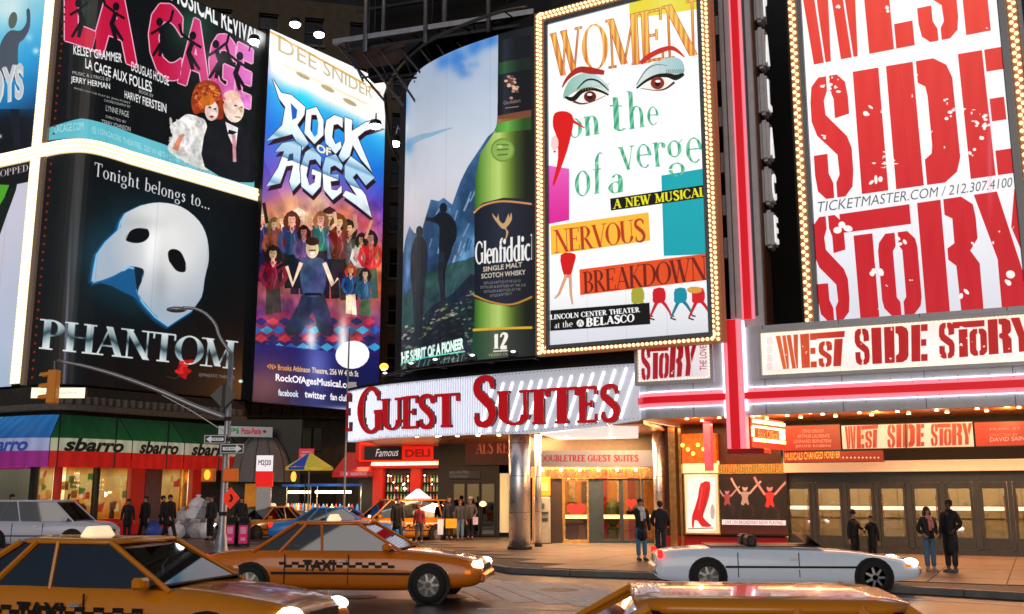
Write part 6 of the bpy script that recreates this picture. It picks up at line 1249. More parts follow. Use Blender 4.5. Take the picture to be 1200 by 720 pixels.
# ---- floodlights of the chrome-lettered board
def flood(px, py, Y, label, base, energy=0, aim=None, r=.32):
    p = atY(px, py, Y); q = thing('floodlight', label, 'floodlight', T(*p), 'floodlights round the tall billboard')
    MB().lathe((0, 0, 0), [(.05, .3), (r * .8, .2), (r, -.02), (r * .96, -.06)], 14).build('housing', steel, q, smooth=True); MB().ball((0, 0, -.07), (r * .9, r * .9, .2), 14, 8).build('lens', mat('flood_white', 'FFFFFF', em='F6FAFF', es=14, var=0), q, smooth=True)
    b_ = Vector(base) - p; MB().tube([(0, 0, .28), tuple(b_ * .5 + Vector((0, 0, .5))), tuple(b_)], .035).build('arm', steel, q)
    if energy: 
        l = light('SPOT', 'beam', (0, 0, -.15), energy, (1, .93, .8), .1, spot=R(110), parent=q, blend=.8); d_ = (Vector(aim) - p); l.rotation_euler = d_.to_track_quat('-Z', 'Y').to_euler()
    return q
rt = lambda px, py, o: (lambda p, n: Vector((p[0] + n[0] * o, p[1] + n[1] * o, zat(RK, px, py))))(subpath(RK, px, px + 3, py)[0], norms(RK)[0])
flood(346, 27, 49.6, 'left of two white floodlights above the tall chrome lettered billboard', rt(346, 45, 0), 900, rt(352, 110, 0)); flood(374, 39, 51.2, 'right of two white floodlights above the tall chrome lettered billboard', rt(374, 60, 0), 900, rt(378, 120, 0))
flood(440, 146, 51.5, 'white floodlight touching the right edge of the tall billboard', rt(441, 140, 0), 500, rt(430, 160, 0), .36); flood(463.5, 166, 44, 'white floodlight against the left edge of the curved billboard', Vector((-4.6, 39.4, zat(GL, 470, 160))), 300, Vector((-4.3, 38.3, 10)), .26)
fc = flood(298, 47, 47.6, 'white floodlight at the top right corner of the magenta lettered billboard', subpath(WEST, 292, 295, 60.)[0] + (zat(WEST, 292, 60),), 0, None, .3)
tb = thing('white_pole', 'short bright leaning tube above the right end of the chrome lettered board', 'tube lamp'); MB().tube([atY(431, 100, 50), atY(434, 84, 50), atY(439.5, 69, 50)], .09, 8).build('tube', whn, tb)
# ---- black steel gantry over the curved billboard
gz = 18.9; ga = atZ(391, 50, gz); gb = atZ(668, 8, gz); gd = (gb - ga).normalized(); gn = Vector((gd.y, -gd.x, 0)); gl = (gb - ga).length
Mg = Matrix(((gd.x, -gn.x, 0, ga.x), (gd.y, -gn.y, 0, ga.y), (0, 0, 1, ga.z), (0, 0, 0, 1)))
gt = thing('steel_gantry', 'black steel gantry with grey posts and rail over the curved billboard', 'gantry', Mg)
pg = mat('grey_pipe', (.34, .35, .40), .4, .6); gi = FG
MB().box(0, gl, -.09, .09, -.1, .1).build('front_beam', pg, gt); MB().box(0, gl, 1.7, 1.9, -.3, .0).build('rear_beam', steel, gt); MB().box(.5, gl, .1, 1.7, -.42, -.3).build('deck', steel, gt)
def gx(px, py=30): d = ray(px, py); n_ = Vector((-gn.x, -gn.y, 0)); t_ = (ga - CAM).dot(n_) / d.dot(n_); return (CAM + d * t_ - ga).dot(gd)
for px, r, y, top in ((408, .05, 1.8, 4), (415, .05, 1.8, 4), (430, .085, -.12, 6), (444, .085, .4, 6), (485, .06, 1.8, 6), (500, .085, -.12, 6), (515, .11, .5, 6), (573.5, .085, -.12, 6), (585, .06, 1.0, 6), (649, .085, -.12, 6), (657, .06, .6, 6)):
    MB().cyl((gx(px), y, -.6 if y < 0 else -.2), (gx(px), y, top), r, n=8).build('post', pg if r > .07 else steel, gt, smooth=True)
mb = MB()
for i in range(9): x = i * gl / 9; mb.tube([(x, 0, -.05), (x + .9, 1.8, -.3)], .035, 5).tube([(x + .5, 0, -.1), (x + .5, 1.6, -1.0)], .04, 5)
for i in range(7): x = .2 + i * .75; mb.tube([(x, .2 + i * .05, -.2), (x + 1.3, 1.6, -2.0 - .25 * (i % 3))], .05, 5).tube([(x + .3, 1.5, -.9 - i * .15), (x + 2.0, 1.2, -1.0 - i * .17)], .045, 5)
mb.build('brace', mat('mid_steel', (.10, .105, .12), .45, .6), gt, kind='stuff')
for z in (2.1, 4.3): MB().box(0, gl, 1.75, 1.85, z, z + .12).build('rear_rail', steel, gt)
MB().box(.3, gl + 3, 2.4, 3, -.5, 7).build('dark_screen', mat('screen_black', (.005, .005, .006), .9), gt)  # added black sheet that hides the sky behind the gantry
rg = thing('pipe_ring', 'thin curved pipe ring sweeping round the top of the curved billboard', 'pipe')
rz = 18.4; rpts = [atZ(px, py, rz) for px, py in ((618, 8), (590, 13), (560, 23), (530, 35), (500, 50), (478, 68), (460, 90), (451, 112))]; rpts = [Vector(p) for p in catmull(rpts, 3)]
rpts += [rpts[-1] + Vector((.05, .5, -.9)), rpts[-1] + Vector((.25, .9, -2.0)), rpts[-1] + Vector((.6, 1.2, -2.6))]; MB().tube(rpts, .065, 8).build('pipe', mat('bronze_pipe', (.16, .14, .11), .4, .6), rg, smooth=True)
mb = MB()
for i in (3, 8, 13, 18): p = rpts[i]; mb.tube([p, p + Vector((.4, 1.2, .3))], .03, 5)
mb.build('stay', steel, rg)
# brown brick facade seen above the tall billboard
bf = thing('brown_building', 'dim brown building rising behind the floodlights at the top left', 'building', T(-18, 66, 0, R(12)))
MB().box(-16, 24, 0, 3, 0, 60).build('wall', mat('brown_brick', (.018, .014, .012), .85, var=.35, scale=4, bump=.3), bf)
for i in range(7):
    for k in range(9): MB().box(-6 + i * 2.9, -4.7 + i * 2.9, -.03, 0.1, 23 + k * 3.3, 25 + k * 3.3).build('window', wdk, bf)
# ------------------------------------------------------------ road, kerbs and pavements
G = lambda px, py, z=0: atZ(px, py, z)
def asphalt():
    m = mat('wet_asphalt', (.022, .022, .026), .33, 0, var=.5, scale=1.3, bump=.35, bscale=45, spec=.6); return m
gr = MB(); gr.add([(-140, -30, -.14), (140, -30, -.14), (140, 160, -.14), (-140, 160, -.14)], [(0, 1, 2, 3)]); road = struct(gr.build('road', asphalt()))
conc = mat('pavement_slab', (.155, .12, .10), .42, 0, var=.25, scale=1.2, bump=.2, bscale=30); kerbm = mat('kerb_stone', (.20, .185, .175), .5, var=.3, scale=3, bump=.2)
def inpoly(x, y, P):
    r = False; n = len(P)
    for i in range(n):
        (x0, y0), (x1, y1) = P[i], P[(i + 1) % n]
        if (y0 > y) != (y1 > y) and x < (x1 - x0) * (y - y0) / (y1 - y0) + x0: r = not r
    return r
def pavement(name, P, kerb, ang, s=1.5, cap=290):
    base = struct(MB().slab(P, -.14, -.02).build(name, mat('slab_joint', (.07, .062, .055), .7)))
    me = MB().box(-s / 2 + .012, s / 2 - .012, -s / 2 + .012, s / 2 - .012, -.0205, 0).mesh('slab', conc); c_, s_ = math.cos(ang), math.sin(ang)
    cells = []
    for i in range(-60, 60):
        for j in range(-60, 60):
            x = (i * c_ - j * s_) * s; y = (i * s_ + j * c_) * s
            if all(inpoly(x + dx * s * .47, y + dy * s * .47, P) for dx, dy in ((-1, -1), (1, -1), (1, 1), (-1, 1), (0, 0))): cells.append((math.hypot(x, y), x, y))
    cells.sort()
    for k, (d, x, y) in enumerate(cells[:cap]):
        o = bpy.data.objects.new('slab', me); sc.collection.objects.link(o); o.parent = base; o.matrix_local = T(x, y, .002 * math.sin(k * 1.7), ang)
    if len(cells) > cap:
        mb = MB()
        for d, x, y in cells[cap:]:
            h = s / 2 - .012; mb.add([(x + (a * c_ - b * s_) * h, y + (a * s_ + b * c_) * h, z) for z in (-.0205, 0) for a, b in ((-1, -1), (1, -1), (1, 1), (-1, 1))], [(4, 5, 6, 7), (0, 1, 5, 4), (1, 2, 6, 5), (2, 3, 7, 6), (3, 0, 4, 7)])
        mb.build('far_slabs', conc, base, kind='stuff')
    kb = MB()
    for a, b in zip(kerb[:-1], kerb[1:]):
        a = Vector(a); b = Vector(b); d = (b - a); L = d.length; d.normalize(); n = Vector((d.y, -d.x)); k = max(1, int(L / 1.8))
        for i in range(k):
            p = a + d * (L * i / k + .008); q = a + d * (L * (i + 1) / k - .008); vs = [p, q, q + n * .16, p + n * .16]
            m_ = MB().slab([(v.x, v.y) for v in vs], -.139, .004); o = m_.build('kerb', kerbm, base, bevel=.012)
    return base
pt = lambda px, py: tuple(G(px, py))[:2]
kr = [pt(x, y) for x, y in ((440, 618), (455, 629), (500, 643), (560, 655), (600, 665), (760, 671), (960, 681), (1300, 700))]
kr = smoothpath(kr, 2)
east = kr + [(40, 12), (60, 40), (20, 62), (-4, 62)]
pavement('east_pavement', east, kr, FT.d.to_2d().angle_signed(Vector((1, 0))) if False else math.atan2(FT.d.y, FT.d.x))
kl = [pt(x, y) for x, y in ((-160, 640), (0, 643), (150, 647), (250, 655), (292, 654), (322, 640), (338, 624))]; kl = smoothpath(kl, 3)
pavement('west_pavement', kl + [(-12.0, 56), (-20, 80), (-60, 80), (-60, 32)], kl, math.atan2(dA.y, dA.x), 1.5, 200)
# painted crossing bars and lane lines
pm = mat('road_paint', (.72, .70, .66), .55, var=.3, scale=5)
mk = struct(MB().add([(0, 0, 0), (.001, 0, 0), (0, .001, 0)], [(0, 1, 2)]).build('road_markings', pm)); mb = MB()
def bar(a, b, w_, z=-.135):
    a = Vector(a); b = Vector(b); d = (b - a).normalized(); n = Vector((-d.y, d.x)) * w_ / 2; return MB().slab([tuple(a + n), tuple(b + n), tuple(b - n), tuple(a - n)], z - .004, z + .002)
for i in range(9):
    a = pt(470 + i * 26, 668 + i * 1.2); b = pt(500 + i * 38, 690 + i * 2.2); bar(a, b, .42).build('crossing_bar', pm, mk)
for a, b in (((350, 664), (760, 690)), ((560, 704), (1250, 716)), ((980, 689), (1300, 706))): bar(pt(*a), pt(*b), .12, -.1345).build('lane_line', pm, mk)
for px, py, r in ((655, 692, .34), (1010, 700, .3), (420, 700, .3)):
    p = G(px, py, -.14); mh = MB().lathe((p.x, p.y, -.1395), [(r * 1.2, 0), (r * 1.2, .008), (r, .009)], 24).build('manhole_cover', mat('cast_iron', (.05, .05, .05), .45, .7, bump=.5, bscale=30), road)
# ------------------------------------------------------------ lamp post with mast arm, signals and signs
PB = G(259, 648, 0); Mp = T(PB.x, PB.y); py_ = PB.y
def lp(px, py, dy=0): q = atY(px, py, py_ + dy); return (q.x - PB.x, dy, q.z)
gal = mat('galvanised_pole', (.42, .43, .47), .38, .6, var=.15, bump=.05)
lpz = lp(259, 415)[2]
pole = thing('lamp_post', 'tall grey street lamp post with a curved lamp arm and a long signal mast arm', 'lamp post', Mp)
MB().lathe((0, 0, 0), [(.26, 0), (.26, .05), (.2, .12), (.17, .5), (.12, .6), (.11, 3), (.085, lpz)], 14).build('shaft', gal, pole, smooth=True)
ap = [Vector(p) for p in catmull([(0, 0, lpz), lp(258, 396), lp(252, 380), lp(241, 368), lp(228, 362), lp(214, 361)], 4)]; MB().tube(ap, .055, 8).build('lamp_arm', gal, pole, smooth=True)
hd_ = lp(207, 363); MB().ball(hd_, (.34, .17, .1), 14, 8).build('lamp_head', gal, pole, smooth=True)
mz = [(0, 0, lp(259, 491)[2]), lp(232, 478), lp(200, 464), lp(165, 450), lp(130, 438), lp(98, 429), lp(67, 423)]; mz = [Vector(p) for p in catmull(mz, 3)]; MB().tube(mz, [.1 - .055 * i / (len(mz) - 1) for i in range(len(mz))], 8).build('mast_arm', gal, pole, smooth=True)
MB().tube([(0, -.02, lp(259, 508)[2]), Vector(lp(225, 482)), Vector(lp(190, 463))], .018, 5).build('stay_rod', gal, pole)
mb = MB()
for z in (lp(259, 491)[2], lp(259, 470)[2], lp(259, 515)[2], lp(259, 525)[2], 1.2): mb.lathe((0, 0, z - .06), [(.135, 0), (.135, .12)], 12)
mb.build('clamp_ring', steel, pole, kind='stuff')
yel = mat('signal_yellow', 'E89018', .42, em='D87C10', es=.12, var=.12)
def signal(name, label, c, n=3, s=1.0):
    q = thing(name, label, 'traffic light', Mp @ T(*c))
    MB().box(-.12 * s, .18 * s, -.16 * s, .16 * s, -.36 * n * s, 0).build('housing', yel, q, bevel=.03)
    for i in range(n):
        z = -.18 * s - .36 * s * i; pts = []
        mb = MB(); k = 8
        vs = []
        for j in range(k + 1):
            a = math.pi * j / k; 
            for xx, r in ((-.12 * s, .14 * s), (-.40 * s, .13 * s)): vs.append((xx, r * math.cos(a), z + r * math.sin(a) - (0 if xx > -.2 * s else .03)))
        mb.add(vs, [(2 * j, 2 * j + 2, 2 * j + 3, 2 * j + 1) for j in range(k)]); mb.build('visor', yel, q)
        MB().cyl((-.125 * s, 0, z), (-.14 * s, 0, z), .12 * s, n=12).build('lens', mat('lens_%d' % i, ('401008', '403008', '083018')[i % 3], .2, var=0), q)
    MB().tube([(.02, 0, 0), (.0, 0, .3)], .025, 6).build('hanger', gal, q); return q
signal('traffic_light', 'yellow three lens traffic light hanging at the end of the mast arm', lp(63, 434, -.2))
ls = thing('lit_street_sign', 'small white lit street name sign behind the hanging traffic light', 'street sign', Mp @ T(*lp(68.5, 467, .2)))
def stx(A): A.PX, A.PY = A.U, A.V; A.fill(lambda U, V: mix('FFF8E0', 'F8ECC8', np.abs(V - .5) * 2)); A.text('West Broadway', [(.14, .72), (.86, .72), (.86, .3), (.14, .3)], 'B8A888', bold=0)
A = Art(220, 44, 'FFF8E0'); stx(A); wv = lp(100, 460, .2)[0] - lp(37, 460, .2)[0]; hv = .34
quadpanel('lettered_face', artmat('street_print', A.image('street_print'), 1.2, .3), ls, -wv / 2, wv / 2, 0, hv, -.06); MB().box(-wv / 2 - .02, wv / 2 + .02, -.055, .06, -.02, hv + .02).build('case', steel, ls, bevel=.015); MB().tube([(0, 0, hv), (-.1, -.1, hv + .6)], .02).build('hanger', steel, ls)
def plate(name, label, px, py, w_, h_, dy, fn, rot=0, es=.3, back=None, cat='road sign'):
    q = thing(name, label, cat, Mp @ T(*lp(px, py, dy), rot)); A = Art(120, max(24, int(120 * h_ / w_)), '000000'); A.PX, A.PY = A.U, A.V; fn(A)
    quadpanel('face', artmat(name + str(px), A.image(name + str(px)), es, .8, .4), q, -w_ / 2, w_ / 2, -h_ / 2, h_ / 2, -.012); MB().box(-w_ / 2, w_ / 2, -.01, .01, -h_ / 2, h_ / 2).build('plate', back or gal, q); MB().box(-.04, .04, .01, max(.1, -dy - .05), -.05, .05).build('clamp', steel, q); return q
def arrow(A, s):
    A.a[:] = C3('14161C'); A.poly([(.03, .08), (.97, .08), (.97, .92), (.03, .92)], 'D8DCE0', outline=None); A.poly([(.06, .14), (.94, .14), (.94, .86), (.06, .86)], '14161C')
    P = [(.1, .5), (.34, .88), (.34, .66), (.88, .66), (.88, .34), (.34, .34), (.34, .12)]; A.poly([(x if s < 0 else 1 - x, y) for x, y in P], 'E0E4E8'); A.text('ONE WAY', [(.38, .6), (.8, .6), (.8, .42), (.38, .42)] if s < 0 else [(.2, .6), (.62, .6), (.62, .42), (.2, .42)], '20242C')
plate('one_way_sign', 'black and white arrow sign on the lamp post pointing left', 252, 515, .72, .3, -.2, lambda A: arrow(A, -1)); plate('one_way_sign', 'black and white arrow sign on the lamp post pointing right', 272, 526, .78, .34, -.2, lambda A: arrow(A, 1))
q = thing('diamond_sign', 'bare grey back of a diamond road sign high on the lamp post', 'road sign', Mp @ T(*lp(262, 464, -.2))); MB().prism([(0, -.42), (.42, 0), (0, .42), (-.42, 0)], -.01, .01).build('plate', mat('dull_grey', (.12, .125, .13), .5, .4), q); MB().box(-.05, .05, -.03, -.011, -.38, .38).build('rib', steel, q)
q = thing('orange_sign', 'orange red diamond warning sign on the right of the lamp post', 'road sign', Mp @ T(*lp(270, 584, -.1))); MB().prism([(0, -.34), (.3, 0), (0, .34), (-.3, 0)], -.01, .01).build('plate', mat('orange_red', 'E83010', .5, em='E02C0C', es=.6, var=.05), q); MB().prism([(-.06, -.12), (.04, -.12), (.1, 0), (.04, .12), (-.04, .12), (.02, 0)], -.018, -.011).build('mark', mat('sign_black', '181010'), q)
for px, w_, lab, gl_ in ((244, .42, 'amber pedestrian signal left of the lamp post', 1), (270, .46, 'orange pedestrian signal box right of the lamp post', 0)):
    q = thing('pedestrian_signal', lab, 'pedestrian signal', Mp @ T(*lp(px, 565, -.1))); MB().box(-w_ / 2, w_ / 2, -.12, .12, 0, .42).build('housing', yel, q, bevel=.03); MB().box(-w_ / 2 + .05, w_ / 2 - .05, -.14, -.121, .05, .36).build('hood', mat('orange_box', 'D86010', .5, em='C85010', es=.5), q)
    if gl_: MB().ball((0, -.15, .22), (.1, .03, .16), 10, 6).build('hand_light', mat('hand_amber', 'FFA030', em='FF9828', es=2.2, var=0), q)
# newspaper boxes
for i, (px, d_) in enumerate(((271, 'left'), (285.5, 'right'))):
    p = G(px, 641); q = thing('newspaper_box', 'black and magenta newspaper box right of the lamp post, %s of the two' % d_, 'newspaper box', T(p.x, p.y, 0, R(-4 + 8 * i)), 'newspaper boxes')
    MB().box(-.19, .19, -.18, .18, .04, .86).build('body', black, q, bevel=.02); MB().hexa([(-.19, -.18, .861), (.19, -.18, .861), (.19, .18, .861), (-.19, .18, .861)], [(-.17, .0, 1.0), (.17, .0, 1.0), (.17, .18, 1.02), (-.17, .18, 1.02)]).build('hood', black, q)
    MB().box(-.15, .15, -.2, -.181, .12, .74).build('magenta_front', mat('magenta', 'C81868', .4, em='C01460', es=.4, var=.2), q); MB().box(-.1, .1, -.21, -.2, .45, .68).build('window', mat('pale_window', 'D890B0', .3, em='D080A0', es=.3), q); MB().box(-.08, .08, -.21, -.2, .22, .32).build('lettering', mat('pale_window', ''), q)
    for sx in (-.15, .15):
        for sy in (-.14, .14): MB().box(sx - .02, sx + .02, sy - .02, sy + .02, 0, .04).build('foot', steel, q)
# info pillar
IP = G(307, 630); ip = thing('info_pillar', 'slim grey street pillar topped by a red band and white number panel', 'street pillar', T(IP.x, IP.y)); iz = lambda py: atY(307, py, IP.y).z
MB().box(-.31, .31, -.08, .08, 0, iz(571)).build('slab', mat('pillar_grey', 'A8A6A6', .5, .2, em='A09EA0', es=.18), ip, bevel=.012); MB().box(-.36, .36, -.1, .1, iz(570.5), iz(553)).build('red_band', mat('band_red', 'D81414', em='E01818', es=.75, var=0), ip, bevel=.01)
A = Art(120, 100, 'E8E0E0'); A.PX, A.PY = A.U, A.V; A.a[:] = C3('F0E8E8'); A.text('M2|20', [(.12, .72), (.88, .72), (.88, .28), (.12, .28)], '404048', bold=.02)
quadpanel('number_panel', artmat('pillar_print', A.image('pillar_print'), .95, .3), ip, -.36, .36, iz(552.5), iz(534), -.104); MB().box(-.36, .36, -.1, .1, iz(552.5), iz(533.5)).build('panel_case', grey, ip)
# slim pole by the hotel sign
p = G(402, 634); tp = thing('thin_pole', 'thin dark pole standing in front of the tall chrome lettered billboard', 'pole', T(p.x, p.y)); MB().cyl((0, 0, 0), (0, 0, atY(402, 385, p.y).z), .05, .03, 8).build('shaft', gal, tp); MB().box(-.02, .35, -.03, .0, atY(402, 448, p.y).z - .6, atY(402, 448, p.y).z + .0).build('back_of_sign', gal, tp)
# hot dog cart with umbrella, and second cart
uy = 44.5; up = atY(362, 560, uy)
um = thing('cart_umbrella', 'blue and yellow market umbrella over a street food cart', 'umbrella', T(up.x, uy)); uz0, uz1 = atY(362, 548, uy).z, atY(362, 530, uy).z
pn = [mat('umb_yellow', 'C8B838', .6, em='C0B040', es=.35), mat('umb_blue', '2848A8', .6, em='2040A0', es=.35)]
for i in range(8):
    a0, a1 = 2 * math.pi * i / 8, 2 * math.pi * (i + 1) / 8; mb = MB(); r_ = 1.05
    mb.add([(0, 0, uz1), (r_ * math.cos(a0), r_ * math.sin(a0), uz0), (r_ * math.cos((a0 + a1) / 2) * .95, r_ * math.sin((a0 + a1) / 2) * .95, uz0 + .03), (r_ * math.cos(a1), r_ * math.sin(a1), uz0), (r_ * math.cos(a1), r_ * math.sin(a1), uz0 - .12), (r_ * math.cos(a0), r_ * math.sin(a0), uz0 - .12)], [(0, 1, 2), (0, 2, 3), (1, 5, 4, 3)]); mb.build('panel', pn[1 if i == 5 else 0], um)
MB().cyl((0, 0, 0), (0, 0, uz1), .03).build('pole', gal, um)
rsg = thing('red_cart_sign', 'small red lettered sign above the blue and yellow umbrella', 'sign', T(*atY(359, 538, 46))); MB().box(-.34, .34, -.03, .03, 0, .46).build('board', mat('rsg', 'C82838', .5, em='C83040', es=.6, var=.3, scale=12), rsg); MB().cyl((0, 0, -2.8), (0, 0, 0), .03).build('post', steel, rsg); MB().box(-.26, .26, -.045, -.031, .12, .2).box(-.22, .22, -.045, -.031, .28, .34).build('lettering', mat('pale_window', ''), rsg)
def cart(x, y, w_, label, seed):
    rr = random.Random(seed); q = thing('food_cart', label, 'food cart', T(x, y)); MB().box(-w_ / 2, w_ / 2, -.45, .45, .35, 1.05).build('body', mat('cart_steel', (.55, .55, .58), .3, .8, var=.2), q, bevel=.03); MB().box(-w_ / 2, w_ / 2, -.5, .5, 1.05, 1.1).build('counter', chrome, q)
    for sx in (-w_ / 2 + .3, w_ / 2 - .3): MB().cyl((sx, -.48, .24), (sx, -.4, .24), .24, n=16).build('wheel', black, q)
    MB().box(-w_ / 2, w_ / 2, -.4, .5, 2.15, 2.25).build('roof', mat('cart_blue', '2060B0', .5, em='1850A0', es=.3), q)
    for sx in (-w_ / 2 + .05, w_ / 2 - .05): MB().cyl((sx, .4, 1.1), (sx, .4, 2.15), .02).build('post', chrome, q)
    for i in range(12): c_ = [(.7, .3, .05), (.8, .7, .5), (.5, .08, .04), (.1, .3, .7)][i % 4]; MB().lathe((-w_ / 2 + .15 + i * (w_ - .3) / 11, -.2 + .3 * rr.random(), 1.1), [(.05, 0), (.06, .12 + .1 * rr.random()), (.02, .3)], 7).build('jar', mat('jar_%d' % (i % 4), c_, .3, em=c_, es=.6, var=0), q)
    MB().box(-w_ / 3, w_ / 3, -.3, -.25, 1.85, 1.95).build('strip_light', mat('entrance_bulb', ''), q); light('POINT', 'cart_light', (0, -.5, 1.8), 30, (1, .75, .45), .1, parent=q); return q
c1 = atY(392, 570, 44); cart(c1.x, 44, 2.3, 'street food cart with blue roof and jars, nearest the neon restaurant', 1); c2 = atY(352, 575, 46.5); cart(c2.x, 46.5, 1.5, 'small street food cart under the blue and yellow umbrella', 2)
# rubbish bags piled at the kerb
def bag(x, y, s, z, m, label, seed, grp=None):
    r_ = random.Random(seed); mb = MB().ball((0, 0, .32), (.4, .36, .34), 14, 9); vs = []
    for v in mb.v:
        v = Vector(v); k = 1 + .09 * math.sin(math.atan2(v.y, v.x) * 7 + seed) * (.3 + v.z) + .10 * math.sin(v.x * 13 + seed) * math.cos(v.z * 11 + seed) + .05 * r_.random()
        vs.append((v.x * k, v.y * k, max(0, v.z * (1 + .05 * r_.random()) if v.z > .1 else v.z * .6)))
    mb.v = vs; q = thing('rubbish_bag', label, 'rubbish bag', T(x, y, z, seed, s), grp); mb.build('body', m, q, smooth=False); MB().lathe((0, 0, .6), [(.05, 0), (.04, .06), (.13, .16), (.1, .2)], 7).build('knot', m, q)
wbag = mat('white_bag', 'D8D4D8', .3, var=.2, scale=10, bump=.5, bscale=14, em='C8C4CC', es=.12)
BL = ['at the left foot of the heap by the lamp post', 'second from the left at the foot of the heap', 'in the middle of the foot of the heap', 'second from the right at the foot of the heap', 'at the right foot of the heap, nearest the lamp post', 'leftmost in the upper row of the heap', 'second from left in the upper row of the heap', 'third from left in the upper row of the heap', 'rightmost in the upper row of the heap', 'left of the two on top of the heap', 'right of the two on top of the heap']
wbags = [wbag, mat('grey_bag', '9A969E', .25, var=.3, scale=9, bump=.6, bscale=14), mat('clear_bag', 'BCB4B4', .2, var=.5, scale=6, bump=.6, bscale=12, em='A8A0A0', es=.08)]
spots = [(207, 631, 1.0, 0), (219, 630.5, 1.15, 0), (231, 631, 1.1, 0), (243, 631, 1.15, 0), (254, 632, .95, 0), (212, 629.5, 1.05, .5), (225, 629.5, 1.15, .55), (237, 629.5, 1.1, .55), (248, 630, 1.0, .5), (230, 629, 1.05, 1.05), (241, 629, .95, 1.0)]
for i, (px, py, s, z) in enumerate(spots): p = G(px, py); bag(p.x, p.y, s * .88, z, wbags[i % 3], ['white', 'dull grey', 'pale see-through'][i % 3] + ' rubbish bag ' + BL[i], i + 1, 'white rubbish bags heaped on the pavement')
p = G(180, 632); bag(p.x, p.y, .95, 0, mat('blue_bag', '3850A0', .4, em='3048A0', es=.1, var=.3, scale=8), 'blue and white bag standing among the dark walkers left of the heap', 40)
# ------------------------------------------------------------ vehicles
glassd = glassmat('car_window', '6C7478', .55, .02); tyrem = mat('tyre', (.018, .018, .018), .75, bump=.2); rimm = mat('wheel_rim', (.45, .45, .47), .28, .9, var=.1)
tyref = MB().lathe((0, 0, 0), [(.2, -.1), (.3, -.11), (.325, -.07), (.325, .07), (.3, .11), (.2, .1)], 24).mesh('tyre', tyrem, True); 
_r = MB().lathe((0, 0, 0), [(.03, .085), (.2, .07), (.205, .1), (.19, .1)], 20)
for i in range(7): a = 2 * math.pi * i / 7; _r.hexa([(.05 * math.cos(a) - .03 * math.sin(a), .05 * math.sin(a) + .03 * math.cos(a), .088), (.05 * math.cos(a) + .03 * math.sin(a), .05 * math.sin(a) - .03 * math.cos(a), .088), (.19 * math.cos(a) + .02 * math.sin(a), .19 * math.sin(a) - .02 * math.cos(a), .09), (.19 * math.cos(a) - .02 * math.sin(a), .19 * math.sin(a) + .02 * math.cos(a), .09)], [(.05 * math.cos(a) - .03 * math.sin(a), .05 * math.sin(a) + .03 * math.cos(a), .112), (.05 * math.cos(a) + .03 * math.sin(a), .05 * math.sin(a) - .03 * math.cos(a), .112), (.19 * math.cos(a) + .02 * math.sin(a), .19 * math.sin(a) - .02 * math.cos(a), .104), (.19 * math.cos(a) - .02 * math.sin(a), .19 * math.sin(a) + .02 * math.cos(a), .104)])
rimf = _r.mesh('rim', rimm)
def paint(nm, c, es=0): return mat(nm, c, .22, .0, var=.04, coat=.8, em=c if es else None, es=es)
def loft(mb, secs, close=True):
    n = len(secs[0]); vs = [v for s in secs for v in s]; fs = [(i * n + k, i * n + (k + 1) % n, (i + 1) * n + (k + 1) % n, (i + 1) * n + k) for i in range(len(secs) - 1) for k in range(n)]
    if close: fs += [tuple(range(n - 1, -1, -1)), tuple(range((len(secs) - 1) * n, len(secs) * n))]
    return mb.add(vs, fs)
